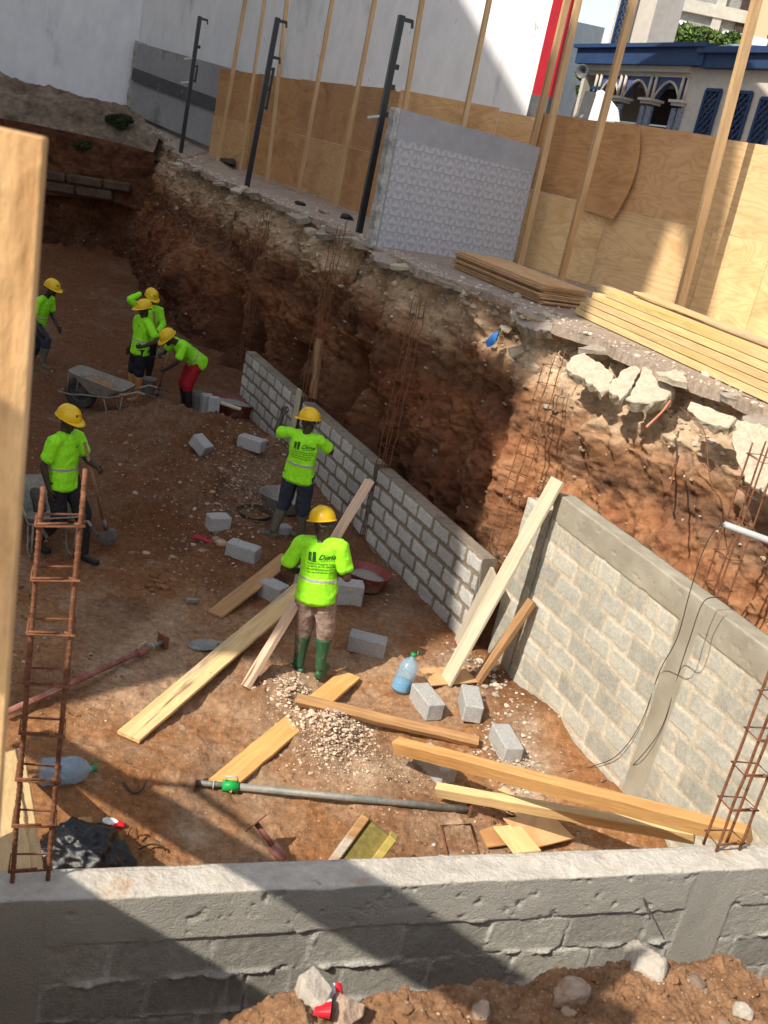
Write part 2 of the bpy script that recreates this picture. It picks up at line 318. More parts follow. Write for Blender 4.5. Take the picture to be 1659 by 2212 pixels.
# ground sheet round the pit with a broken slab edge
near=[(6.4,3.2),(6.0,1.1),(2.0,.85),(-2.0,.7),(-8,.6),(-24,.6),(-24,29.5)]
nr,_=resample([EDGE[0]]+near[1:-1]+[EDGE[-1]],.5)
ring=np.concatenate([EDGE,nr[::-1][1:-1]]); cen=np.array([-7.5,14.])
Vg=[];k=len(ring)
for s,mode in ((0,0),(.6,1),(3,1),(12,1),(60,1),(900,1)):
    dd=ring-cen; dl=np.linalg.norm(dd,axis=1)[:,None]; q=ring+dd/dl*s
    z=street_z(q[:,0],q[:,1]) ; z=z*(1.0 if s<20 else 0); Vg.append(np.concatenate([q,z[:,None]],1))
sk=Vg[0].copy(); sk[:,2]-=.11+.03*np.resize(jag,k); low=[sk]
in2=sk.copy(); dd=ring-cen; in2[:,:2]+=dd/np.linalg.norm(dd,axis=1)[:,None]*.35; low=[in2,sk]
allr=low+Vg; G=np.stack(allr,1); G=np.concatenate([G,G[:1]],0)
gr=grid_mesh('ground',G,MT['street'],sm=False); tag(gr,kind='structure')
# ------------------------------------------------------------- block walls (courses live in the mesh)
def block_wall(name,P0,P1,z0,z1,th,mats,cr=.035,course=.215,blen=.41,res=.012,beam=0,cols=(),joint=.017,proud=.008,squeeze=0,topjag=.012,label='',cat='wall',group=None,parent=None,rnd=.03,seed=1,streak=0,colfun=None,notch=0,blocks_from_top=True):
    P0=np.array(P0,float);P1=np.array(P1,float);L=np.linalg.norm(P1-P0);d=(P1-P0)/L;n=np.array([d[1],-d[0]])   # n: towards viewer side
    nu=int(L/res)+1;nz=int((z1-z0)/res)+1;U=np.linspace(0,L,nu)[:,None]+np.zeros((1,nz));V=np.linspace(0,z1-z0,nz)[None,:]+np.zeros((nu,1))
    Pn=np.stack([U,0*U+seed*7,V],-1)
    wob=.012*fbm(Pn,3,3,seed=seed); wob2=.012*fbm(Pn,3,3,seed=seed+5)
    h=(z1-z0)-V-beam+wob; row=np.floor(h/course); fr=h-row*course
    uu=U+wob2+np.where(row%2==0,0,blen/2)+.06*_h(row.astype(np.int64),0*row.astype(np.int64),0*row.astype(np.int64),seed); ci=np.floor(uu/blen); fu=uu-ci*blen
    dx=np.minimum(fu,blen-fu)-joint/2; dz=np.minimum(fr,course-fr)-joint/2
    qx=np.maximum(cr-dx,0);qz=np.maximum(cr-dz,0); sd=np.where((dx<cr)&(dz<cr),cr-np.hypot(qx,qz),np.minimum(dx,dz))
    sd=sd+rnd*.6*fbm(Pn,19,4,.6,seed=seed+11)-rnd*.15
    blk=sstep(-.002,.008,sd); inb=(h>0)
    tone=_h((ci+50).astype(np.int64),(row+9).astype(np.int64),0*row.astype(np.int64),seed)
    hh=proud*blk+.0030*fbm(Pn,30,4,.7,seed=seed+2)+ .004*(tone-.5)*blk
    if squeeze:
        fr2=(h+.010*fbm(Pn,6,3,seed=seed+3)+.006)%course; sq=np.exp(-((np.minimum(fr2,course-fr2))/.013)**2)*np.maximum(.30+1.3*fbm(Pn,8,5,.6,seed=seed+4),0)
        vj=np.exp(-(np.maximum(dx+joint/2,0)/.012)**2)*np.maximum(-.1+.9*fbm(Pn,11,3,seed=seed+8),0)
        dr=np.maximum(fbm(Pn*np.array([1,1,.12]),26,2,seed=seed+9)-.25,0)*sstep(.0,.3,fbm(Pn,2.1,2,seed=seed+10))
        crk=np.exp(-(np.maximum(fr2-.004,0)/.005)**2)*np.maximum(fbm(Pn,7,5,.7,seed=seed+14),0)+.8*np.exp(-(np.maximum(dx+joint/2,0)/.004)**2)*np.maximum(fbm(Pn,6,3,seed=seed+19),0)
        hh=hh+squeeze*(sq+.9*vj)+.016*dr-.030*crk
    mort=1-blk
    if squeeze: mort=np.clip(mort+3*sq+3*vj+4*dr,0,1)
    if beam:
        bz=np.where(h<=0,1.,0.); pits=np.maximum(fbm(Pn,20,3,.6,seed=seed+26)-.33,0); hh=np.where(h<=0,.014+.0012*fbm(Pn*np.array([.3,1,1]),30,3,seed=seed+6)+.002*fbm(Pn,5,5,.65,seed=seed+6)-.03*pits,hh); mort=np.where(h<=0,0,mort); tone=np.where(h<=0,.5,tone)
        if streak: 
            st=np.maximum(fbm(Pn*np.array([1,1,.08]),22,3,seed=seed+7)+.05,0)*sstep(.55,.0,h)*(h>0); hh=hh+.008*st; mort=np.clip(mort+2.2*st*streak,0,1)
    colm=np.zeros_like(U)
    for (a,b) in cols:
        e=sstep(a-.01,a+.005,U+wob)*(1-sstep(b-.005,b+.01,U+wob)); hh=hh*(1-e)+e*(.010+.002*fbm(Pn*np.array([1,1,.3]),20,3,seed=seed+12)); mort=mort*(1-e); colm=np.maximum(colm,e); tone=tone*(1-e)+.5*e
    if beam: colm=np.maximum(colm,np.where(h<=0,1.,0.))
    tj=topjag*fbm(Pn,6,4,seed=seed+13)*(V>(z1-z0-res*1.5))
    if notch: tj=tj-notch*np.exp(-(dx/.012)**2)*(V>(z1-z0-res*1.5))
    XY=P0[None,None,:]+d[None,None,:]*U[...,None]+n[None,None,:]*hh[...,None]
    W=np.concatenate([XY,(z0+V+tj)[...,None]],-1)
    # top strip
    nt_=max(4,int(th/res)); T=[]
    edge=W[:,-1,:]
    tl=np.linspace(0,1,nt_+1)[1:]
    for q in tl:
        pt=edge.copy(); pt[:,:2]=edge[:,:2]-n[None,:]*(th*q+.0); 
        zz=.7*topjag*fbm(np.stack([U[:,0],0*U[:,0]+q*th+seed,0*U[:,0]],-1),9,4,seed=seed+15)
        if notch: zz=zz-notch*.7*np.exp(-(dx[:,-1]/.012)**2)
        pt[:,2]=z1+zz*(1 if q<1 else .5)+ (.004 if q<.9 else -.004); T.append(pt)
    back=edge.copy(); back[:,:2]-=n[None,:]*th; back[:,2]=z0; T.append(back)
    A=np.concatenate([W]+[t[:,None,:] for t in T],1)
    ext=len(T); pad=lambda a,v:np.concatenate([a]+[a[:,-1:]*0+v if v is not None else a[:,-1:]]*ext,1)
    o=grid_mesh(name,A,mats,parent,attrs={'mortar':pad(mort,None if not beam else 0),'tone':pad(tone,None),'cast':pad(colm,None)},flip=True)
    nr_=A.shape[1]; bm=bmesh.new(); bm.from_mesh(o.data); bm.verts.ensure_lookup_table()
    for k_ in (0,nu-1):   # close the two ends with a strip from the front profile to the back line
        col=[bm.verts[k_*nr_+j] for j in range(nr_)]; h_=nr_//2
        bot=col[-1]
        for j in range(nr_-2):
            try: bm.faces.new((col[j],col[j+1],bot))
            except ValueError: pass
    bmesh.ops.recalc_face_normals(bm,faces=bm.faces); bm.to_mesh(o.data); bm.free()
    if label: tag(o,label,cat,group)
    return o
def wall_mat(name,blk,mor,cast,bump=.5):
    M=mat(name,blk,sc=6,rough=.95,bump=bump,bsc=90,vary=.16,attr=('mortar',mor,'tone'),specks=(110,.22,tuple(x*.5 for x in blk[0])))
    nt=M.node_tree; bs=nt.nodes['Principled BSDF']; src=bs.inputs['Base Color'].links[0].from_socket
    a=N(nt,'ShaderNodeAttribute',attribute_name='cast'); r=N(nt,'ShaderNodeValToRGB'); n=N(nt,'ShaderNodeTexNoise'); n.inputs['Scale'].default_value=3; n.inputs['Detail'].default_value=9
    tc=[x for x in nt.nodes if x.type=='TEX_COORD'][0]; nt.links.new(tc.outputs['Object'],n.inputs['Vector']); nt.links.new(n.outputs[0],r.inputs[0])
    r.color_ramp.elements[0].position=.3; r.color_ramp.elements[1].position=.7; r.color_ramp.elements[0].color=cast[0]+(1,); r.color_ramp.elements[1].color=cast[1]+(1,)
    x=N(nt,'ShaderNodeMix',data_type='RGBA'); nt.links.new(a.outputs['Fac'],x.inputs[0]); nt.links.new(src,x.inputs[6]); nt.links.new(r.outputs[0],x.inputs[7]); nt.links.new(x.outputs[2],bs.inputs['Base Color'])
    return M
MT['w_mid']=wall_mat('blocks_dark_mortar',[(.44,.425,.39),(.55,.53,.49)],[(.20,.16,.115),(.28,.23,.17)],((.3,.28,.25),(.4,.37,.33)))
MT['w_right']=wall_mat('blocks_cream_mortar',[(.36,.355,.30),(.50,.475,.395)],[(.46,.395,.29),(.58,.51,.39)],((.28,.245,.18),(.40,.36,.28)))
MT['w_near']=wall_mat('blocks_fresh_grey',[(.38,.36,.305),(.47,.45,.385)],[(.52,.50,.44),(.60,.575,.51)],((.40,.38,.32),(.53,.50,.43)),bump=.9)
MT['w_top']=mat('trowelled_cement_top',[(.40,.355,.29),(.54,.49,.41),(.62,.57,.485)],sc=3.2,rough=.95,bump=.8,bsc=34,vary=.16,nro=.72,alt=[(1.8,.57,.66,[(.42,.25,.13),(.50,.33,.19)]),(6,.62,.68,[(.25,.22,.18),(.33,.29,.24)])])
md=np.array([.487,-.873]); m0=np.array([-3.03,17.53]); mpt=lambda t:m0+md*t
G1='unfinished grey block wall along the earth bank'
block_wall('block_wall',mpt(0),mpt(2.72),FL-.12,-2.43,.19,MT['w_mid'],course=.212,joint=.044,proud=.014,rnd=.030,cr=.024,topjag=.006,notch=.02,label='far low grey block wall segment ending at the wet upright board, left of the others',group=G1,seed=11)
block_wall('block_wall',mpt(2.98),mpt(5.72),FL-.12,-2.43,.19,MT['w_mid'],course=.212,joint=.044,proud=.014,rnd=.030,cr=.024,topjag=.006,notch=.02,label='middle low grey block wall segment behind the worker raising his left arm',group=G1,seed=23)
block_wall('block_wall',mpt(5.86),mpt(8.62),FL-.12,-2.43,.19,MT['w_mid'],course=.212,joint=.044,proud=.014,rnd=.030,cr=.024,topjag=.006,notch=.02,label='near low grey block wall segment with sun patches, meeting the taller pale wall',group=G1,seed=37)
rd=np.array([.442,-.897]); r0=np.array([1.74,9.42]); rpt=lambda t:r0+rd*t
block_wall('block_wall',rpt(-.12),rpt(5.1),FL-.12,-1.37,.2,MT['w_right'],course=.215,blen=.42,joint=.036,proud=.0045,rnd=.032,cr=.016,beam=.27,cols=[(2.12,2.36)],streak=.9,topjag=.014,label='tall sunlit pale block wall with cream joints and a concrete beam along its top',cat='wall',seed=41)
block_wall('block_wall',rpt(-.62),rpt(-.14),FL-.12,-1.62,.2,MT['w_right'],course=.215,blen=.42,joint=.034,proud=.005,rnd=.03,cr=.016,topjag=.012,label='short stub of pale blocks beside the tall rebar cage, without a beam',cat='wall',seed=47)
# near wall
nd=np.array([.941,.338]); n0=np.array([-.43,3.07]); npt=lambda t:n0+nd*t
NW=block_wall('block_wall',npt(-1.1),npt(4.3),FL-.1,-1.27,.17,[MT['w_near'],MT['w_top']],course=.212,blen=.41,joint=.012,proud=.004,rnd=.018,beam=.225,cols=[(0,.55),(3.45,3.72)],squeeze=.034,streak=0,topjag=.012,res=.008,label='near grey block wall across the front with white cement top and squeezed out mortar',cat='wall',seed=53)
def paint_top(o,nx):
    me=o.data; k=len(me.polygons); nz=np.zeros(k*3); me.polygons.foreach_get('normal',nz); c_=np.zeros(k*3); me.polygons.foreach_get('center',c_)
    nz=nz.reshape(-1,3);c_=c_.reshape(-1,3); mi=((nz[:,2]>.5)&(c_[:,2]>nx)).astype(np.int32); me.polygons.foreach_set('material_index',mi)
paint_top(NW,-1.32)
# ------------------------------------------------------------- white house and party walls
WA=np.array([-11.,34.8]); WB=np.array([1.7,22.9]); wd=(WB-WA)/np.linalg.norm(WB-WA); wn=np.array([-wd[1],wd[0]])
def wallbox(mb,a,b,z0,z1,th,away,mi=0):
    a=np.array(a);b=np.array(b);aw=np.array(away)*th
    return mb.hexa([(a[0],a[1],z0),(b[0],b[1],z0),(b[0]+aw[0],b[1]+aw[1],z0),(a[0]+aw[0],a[1]+aw[1],z0),(a[0],a[1],z1),(b[0],b[1],z1),(b[0]+aw[0],b[1]+aw[1],z1),(a[0]+aw[0],a[1]+aw[1],z1)],mi)
wh=empty('white_house',(WA[0],WA[1],.5),'long white rendered house wall with black stains behind the timber posts','house')
def rp(o): 
    p=o.parent
    o.matrix_parent_inverse=Matrix.Translation(-Vector(p.location)) if p.rotation_euler.z==0 else p.matrix_basis.inverted()
    return o
def part(mb,name,mats,root,**k):
    o=mb.build(name,mats,root,**k); return rp(o)
x=MB(); wallbox(x,WA,WB,-.3,14,5,(-.05,1))
xo=part(x,'wall',MT['house'],wh)
LW=at(-260,130,Y=31.5); x=MB(); wallbox(x,(LW[0],31.6),WA+wd*.05,-.6,14,5,(0,1)); part(x,'side_wall',MT['house'],wh)
MT['red']=mat('red_paint',[(.40,.014,.026),(.33,.012,.022)],rough=.6,bump=.1,vary=.1)
MT['dgrey']=mat('dark_grey_paint',[(.07,.07,.075),(.10,.10,.105)],rough=.7,bump=.2,vary=.15,alt=(3,.66,.7,[(.4,.4,.4),(.5,.5,.5)]))
b0=at(1122,232,plane=((WA[0],WA[1],0),(wn[0],wn[1],0)))
a=WB-wd*.02-wd*.62; x=MB(); wallbox(x,a+wd*.16-wn*.12,WB+wd*.02-wn*.12,3.05,14,.12,wn); part(x,'corner_band',MT['red'],wh)
x=MB(); wallbox(x,a+wd*.16-wn*.13,WB+wd*.02-wn*.13,-.3,3.05,.13,wn); part(x,'band_base',MT['dgrey'],wh)
# pale flaking patches of old render
MT['patch']=mat('old_plaster',[(.30,.29,.27),(.45,.44,.41),(.2,.19,.17)],sc=3,rough=.95,bump=.6,bsc=18,vary=.3)
MT['pale_blue']=mat('pale_blue_render',[(.42,.47,.50),(.5,.55,.57)],sc=.5,rough=.9,bump=.2,vary=.1,alt=(.8,.58,.66,[(.32,.35,.37),(.4,.42,.43)]))
x=MB(); q0=at(1192,120,Y=37); q1=at(1292,120,Y=46)
x.hexa([(q0[0]-3,37,-1),(q1[0],46,-1),(q1[0]-4,50,-1),(q0[0]-6,42,-1),(q0[0]-3,37,at(1203,35,Y=37)[2]),(q1[0],46,at(1292,57,Y=46)[2]),(q1[0]-4,50,at(1292,57,Y=46)[2]),(q0[0]-6,42,at(1203,35,Y=37)[2])])
o=x.build('pale_house',MT['pale_blue'],loc=(q0[0],37,-1)); tag(o,'pale blue grey rendered house beyond the red corner band','house')
# grey partition panel left on the house wall
def panel_from_px(name,pts,Ys,th,mats,**k):
    P=[at(px,py,Y=Y) for (px,py),Y in zip(pts,Ys)]; P=[Vector(p) for p in P]
    nrm=(P[1]-P[0]).cross(P[3]-P[0]).normalized()
    if nrm.dot(P[0]-Vector(EYE))<0:nrm=-nrm
    x=MB(); x.prism(P,nrm*th); return x,P,nrm
MT['gpanel']=mat('grey_panel_paint',[(.30,.30,.31),(.36,.36,.37)],sc=1,rough=.8,bump=.15,vary=.1,alt=(.9,.60,.70,[(.13,.13,.125),(.18,.18,.17)]))
gp=empty('grey_partition',at(375,290,Y=31.5),'grey painted leftover partition with a dark stripe, left of the plywood fence','partition')
x,Pg,ng=panel_from_px('',[(278,242),(472,325),(507,150),(298,92)],[34.2,28.9,28.9,34.2],.15,0)
part(x,'panel',MT['gpanel'],gp)
def lerp(a,b,t): return a+(b-a)*t
sA=[lerp(Pg[0],Pg[3],.46),lerp(Pg[1],Pg[2],.44),lerp(Pg[1],Pg[2],.60),lerp(Pg[0],Pg[3],.64)]
x=MB(); x.prism([p-ng*.06 for p in sA],ng*.06); part(x,'stripe',MT['dgrey'],gp)
x=MB(); l0,l1=Pg[0],Pg[3]; side=(Pg[0]-Pg[1]).normalized(); PP=[]
nn=14; L_=[l0+(l1-l0)*(i/nn)*1.02+side*(.0) for i in range(nn+1)]
edge=[p+side*(.30+.12*mnoise.noise(Vector((i*.9,3,1)))) for i,p in enumerate(L_)]
x.prism(L_+edge[::-1],ng*.35); part(x,'broken_edge',MT['patch'],gp,bevel=.01)
# earth slope, masonry footing under the white house end
MT['rubble_slope']=mat('dry_clay_slope',[(.11,.075,.05),(.2,.15,.105),(.30,.24,.17)],sc=.9,rough=.95,bump=1,bsc=14,vary=.4)
pts=[(-300,95),(0,165),(90,195),(190,222),(285,243),(345,300)]; Yt=[31.4,31.4,31.5,31.6,32.2,31.2]
pl=[(-300,190),(0,268),(60,288),(150,300),(240,315),(330,330)]; Yl=[29.3,29.5,29.6,29.9,30.3,30.2]
tp=np.array([at(*p,Y=y) for p,y in zip(pts,Yt)]); lp=np.array([at(*p,Y=y) for p,y in zip(pl,Yl)])
tp[:,2]+=.1
s_=np.linspace(0,1,len(pts)); ss=np.linspace(0,1,220); T2=np.stack([np.interp(ss,s_,tp[:,k]) for k in range(3)],-1);L2=np.stack([np.interp(ss,s_,lp[:,k]) for k in range(3)],-1)
vv2=np.linspace(0,1,60)[None,:,None]; G2=T2[:,None,:]*(1-vv2)+L2[:,None,:]*vv2
dn=np.array([.1,-.7,.7]); G2=G2+dn*(.22*fbm(G2,.9,4,seed=81,ridged=True)+.12*fbm(G2,2.5,4,seed=83))[...,None]
lip=G2[:,-1:,:].copy(); lip2=lip.copy(); lip[...,2]-=.18; lip2[...,2]-=.3; lip2[...,1]+=1.2
G2=np.concatenate([G2,lip,lip2],1); tag(grid_mesh('clay_slope',G2,MT['rubble_slope'],flip=True),kind='structure')
# footing courses (old wall under the house), with gaps
MT['footing']=mat('old_footing_block',[(.07,.04,.024),(.10,.062,.04),(.13,.088,.058)],sc=2,rough=.95,bump=.8,bsc=12,vary=.3)
ft=MB(); random.seed(3)
for row,(ya,yb,xa,xb) in enumerate([(378,400,60,262),(401,424,40,262)]):
    xx=-120
    while xx<(232 if row else 255):
        ww=random.uniform(55,85)
        if random.random()<(.45 if row==0 else .18): xx+=ww;continue
        sl=.155
        p=[at(xx,ya+(xx-150)*sl,Y=29.0),at(xx+ww-3,ya+(xx+ww-150)*sl,Y=29.0)]; q=[at(xx,yb+(xx-150)*sl-2,Y=29.0),at(xx+ww-3,yb+(xx+ww-150)*sl-2,Y=29.0)]
        j=random.uniform(.0,.10)
        ft.hexa([(q[0][0],29.27+j,q[0][2]),(q[1][0],29.27+j,q[1][2]),(q[1][0],30.6,q[1][2]),(q[0][0],30.6,q[0][2]),(p[0][0],29.27+j,p[0][2]),(p[1][0],29.27+j,p[1][2]),(p[1][0],30.6,p[1][2]),(p[0][0],30.6,p[0][2])]); xx+=ww
p=at(300,290,Y=29.3);q=at(300,372,Y=29.3); 0 and ft.box((p[0]-.35,30.1,(p[2]+q[2])/2),(.5,.9,p[2]-q[2])); 0 and ft.box((p[0]-.45,29.95,q[2]),(.6,.9,.25))

bp=[at(-300,205,Y=29.3),at(0,275,Y=29.3),at(150,305,Y=29.5),at(260,330,Y=29.6),at(330,350,Y=29.8)]; bq=[at(-300,400,Y=29.4),at(0,415,Y=29.4),at(150,425,Y=29.4),at(260,440,Y=29.6),at(330,470,Y=29.8)]
q_=np.linspace(0,1,5);ss=np.linspace(0,1,160); T2=np.stack([np.interp(ss,q_,np.array(bp)[:,k]) for k in range(3)],-1);L2=np.stack([np.interp(ss,q_,np.array(bq)[:,k]) for k in range(3)],-1); T2[:,2]+=.25
vv3=np.linspace(0,1,60)[None,:,None]; G3=T2[:,None,:]*(1-vv3)+L2[:,None,:]*vv3; G3[...,1]+=-.12*fbm(G3,1.5,4,seed=87)-.06*fbm(G3,6,3,seed=88)+.05; b3=G3[:,-1:,:].copy(); b3[...,1]+=1.5
tag(grid_mesh('end_bank',np.concatenate([G3,b3],1),MT['bank'],attrs={'pit_shade':np.ones(G3.shape[:2]+(1,)).repeat(1,2)[:,:,0] if False else np.ones((160,61)),'pale':np.zeros((160,61)),'layer':np.full((160,61),.25)},flip=True),kind='structure')  # whole end bank carries the painted shade tone
o=ft.build('old_footing',MT['footing'],bevel=.04,loc=(-12,29.5,-2)); tag(o,'old masonry footing courses exposed in the dark end bank','wall')
# ------------------------------------------------------------- plywood fences
def plymat(name,cs,a):
    M=mat(name,cs,sc=.8,rough=.6,bump=.08,bsc=60,stretch=(1,1,2.4),vary=.05,dist=1.,detail=4,spec=.25,alt=a,objr=.07); nt=M.node_tree; L=nt.links.new; bs=nt.nodes['Principled BSDF']; src=bs.inputs['Base Color'].links[0].from_socket
    tc=N(nt,'ShaderNodeTexCoord'); mp=N(nt,'ShaderNodeMapping'); mp.inputs['Scale'].default_value=(.55,.55,2.2); L(tc.outputs['Object'],mp.inputs[0]); oi=N(nt,'ShaderNodeObjectInfo'); mm=N(nt,'ShaderNodeMath',operation='MULTIPLY'); mm.inputs[1].default_value=47.; L(oi.outputs['Random'],mm.inputs[0]); L(mm.outputs[0],mp.inputs['Location'])
    nz=N(nt,'ShaderNodeTexNoise'); nz.inputs['Scale'].default_value=.9; nz.inputs['Detail'].default_value=2.2; nz.inputs['Distortion'].default_value=.8; L(mp.outputs[0],nz.inputs[0])
    m1=N(nt,'ShaderNodeMath',operation='MULTIPLY'); m1.inputs[1].default_value=120; L(nz.outputs[0],m1.inputs[0]); m2=N(nt,'ShaderNodeMath',operation='SINE'); L(m1.outputs[0],m2.inputs[0])
    mr_=N(nt,'ShaderNodeMapRange'); L(m2.outputs[0],mr_.inputs[0]); mr_.inputs[1].default_value=-.2; mr_.inputs[2].default_value=1; mr_.inputs[3].default_value=0; mr_.inputs[4].default_value=.5
    x=N(nt,'ShaderNodeMix',data_type='RGBA',blend_type='MULTIPLY'); L(mr_.outputs[0],x.inputs[0]); L(src,x.inputs[6]); x.inputs[7].default_value=(.80,.70,.60,1); L(x.outputs[2],bs.inputs['Base Color']); return M
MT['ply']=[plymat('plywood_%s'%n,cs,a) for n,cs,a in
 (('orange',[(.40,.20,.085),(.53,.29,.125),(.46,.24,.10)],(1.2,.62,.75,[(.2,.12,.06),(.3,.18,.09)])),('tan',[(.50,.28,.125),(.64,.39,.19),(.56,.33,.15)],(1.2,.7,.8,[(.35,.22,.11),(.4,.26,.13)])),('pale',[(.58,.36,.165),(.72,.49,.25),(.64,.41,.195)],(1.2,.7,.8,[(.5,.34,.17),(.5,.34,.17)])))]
MT['timber']=mat('sawn_timber',[(.40,.235,.10),(.56,.37,.19),(.48,.30,.14)],sc=3,rough=.75,bump=.25,bsc=50,stretch=(1,1,.12),vary=.15,specks=(5,.06,(.12,.05,.02)))
def grain(name,cols,**k):
    if 'alt' not in k: k['alt']=[(1.1,.555,.62,[(.44,.37,.28),(.38,.31,.23)]),(5,.61,.67,[(.20,.10,.05),(.25,.13,.07)])]
    return mat(name,cols,stretch=(.12,1.6,1.6),objr=.12,**k)
MT['plank_y']=grain('plank_yellow',[(.52,.33,.13),(.70,.49,.24),(.58,.38,.16)],sc=4,rough=.75,bump=.25,bsc=40,vary=.18,specks=(6,.05,(.14,.06,.02)))
MT['plank_o']=grain('plank_orange',[(.48,.235,.075),(.62,.35,.125),(.53,.28,.09)],sc=4,rough=.7,bump=.25,bsc=40,vary=.18,specks=(5,.06,(.14,.05,.02)))
MT['plank_b']=grain('plank_brown',[(.26,.13,.055),(.40,.225,.10),(.31,.165,.075)],sc=4,rough=.85,bump=.35,bsc=40,vary=.25,alt=(1.6,.56,.62,[(.42,.36,.29),(.5,.45,.37)]))
MT['plank_g']=grain('plank_cement_grey',[(.42,.35,.24),(.56,.48,.345),(.50,.42,.29)],sc=4,rough=.9,bump=.35,bsc=40,vary=.12,alt=(1.3,.56,.64,[(.33,.31,.25),(.4,.37,.30)]))
MT['plank_p']=grain('plank_pink',[(.50,.33,.22),(.64,.45,.32),(.56,.38,.265)],sc=4,rough=.8,bump=.25,bsc=40,vary=.15)
MT['formply']=grain('formwork_yellow',[(.36,.27,.06),(.46,.36,.09),(.26,.19,.06)],sc=3,rough=.7,bump=.3,vary=.2,alt=(3,.52,.6,[(.12,.08,.05),(.3,.22,.12)]))
def fence(pts,h,ztop_off,cols,label,colseq=None,hscale=1.25,posts=(),seedn=0,plyw=2.5,group=None):
    root=empty('plywood_fence',(pts[0][0],pts[0][1],0),label,'fence',group)
    pts=[np.array(p,float) for p in pts]
    for a,b in zip(pts[:-1],pts[1:]):
        L=np.linalg.norm(b-a);d=(b-a)/L;n=np.array([-d[1],d[0]])
        for row in range(2):
            s=-.35*row*(1 if seedn else 0)
            while s<L-.02:
                e=min(s+plyw,L); s0=max(s,0)
                p=a+d*(s0+.004);q=a+d*(e-.004); off=random.uniform(0,.012)+.016*row
                z0=row*(h/2)+.0; z1=z0+h/2-.006+ (random.uniform(-.03,.03) if row else 0)
                x=MB(); wallbox(x,p+n*off,q+n*off,z0-.05*(row==0),z1,.015,n)
                o=part(x,'panel',(colseq[row].pop(0) if colseq and colseq[row] else cols[random.randrange(len(cols))]),root); s=e
    for (px,py,tx,ty,Y,zt,w) in posts:
        p=at(px,py,Y=Y); q=at(tx,ty,Y=Y); d_=(q-p)/(q[2]-p[2]); top=p+d_*(zt-p[2]); bot=p+d_*(-.05-p[2])
        x=MB(); x.bar(bot,top,w,.075,up=(.4,-.9,0)); part(x,'post',MT['timber'],root)
    return root
O,T,P_=MT['ply']
# posts: a low and a high point of each, and its depth
farposts=[(478,300,530,0,28.0,6.3,.095),(522,340,572,0,27.2,6.3,.075),(580,360,620,0,25.3,6.1,.085),(647,400,718,0,24.0,6.0,.085),(727,430,810,0,22.3,5.8,.085),(878,210,912,0,20.4,5.4,.085),(1003,262,1057,0,19.6,5.2,.085)]
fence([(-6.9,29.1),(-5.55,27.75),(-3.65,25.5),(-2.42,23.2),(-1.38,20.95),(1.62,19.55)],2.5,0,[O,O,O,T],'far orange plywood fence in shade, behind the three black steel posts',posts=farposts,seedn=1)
nposts=[(1165,250,1225,0,18.15,4.9,.10),(1125,560,1250,0,17.3,4.9,.10),(1212,600,1368,0,15.9,4.7,.10),(1470,650,1635,0,14.55,4.5,.13)]
random.seed(21)
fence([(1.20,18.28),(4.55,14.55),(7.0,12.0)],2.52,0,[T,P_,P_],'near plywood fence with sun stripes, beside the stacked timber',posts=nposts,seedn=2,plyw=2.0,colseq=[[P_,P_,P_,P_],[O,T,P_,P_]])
def onfence(px,py,a=(1.20,18.28),b=(4.55,14.55)):
    d=np.array(b)-np.array(a); n=np.array([-d[1],d[0],0])/np.linalg.norm(d); return at(px,py,plane=((a[0]-n[0]*.03,a[1]-n[1]*.03,0),n)),n
# loose warped sheet screwed over the fence
x=MB(); L_=[];
for i in range(9):
    t=i/8; bow=10*math.sin(t*math.pi)
    L_.append((onfence(1386-t*t*48-4+ (t*(1-t))*35,270+t*205)[0]))
lft=[onfence(1264+(1-i/8)*36-2*(i/8),268+ (i/8)*186)[0] for i in range(9)]
n_=onfence(1300,300)[1]; V=[];F=[]
for i in range(9):
    for j in range(6):
        p=lft[i]*(1-j/5)+L_[i]*(j/5); V.append(p-n_*(.02+.10*(j/5)**2*(i/8))); 
for i in range(9):
    for j in range(6): V.append(np.array(V[i*6+j])+n_*.012)
for i in range(8):
    for j in range(5):
        a=i*6+j; F+=[(a,a+1,a+7,a+6),(54+a,54+a+6,54+a+7,54+a+1)]
for i in range(8): F+=[(i*6,i*6+6,54+i*6+6,54+i*6),(i*6+5,54+i*6+5,54+i*6+11,i*6+11)]
for j in range(5): F+=[(j,54+j,54+j+1,j+1),(48+j,48+j+1,102+j+1,102+j)]
x.add(V,F); o=x.build('plywood_sheet',O,loc=tuple(V[0])); tag(o,'darker bowed plywood sheet fixed over the fence between two posts','plywood')
q=onfence(1297,372)[0]-n_*.16; 
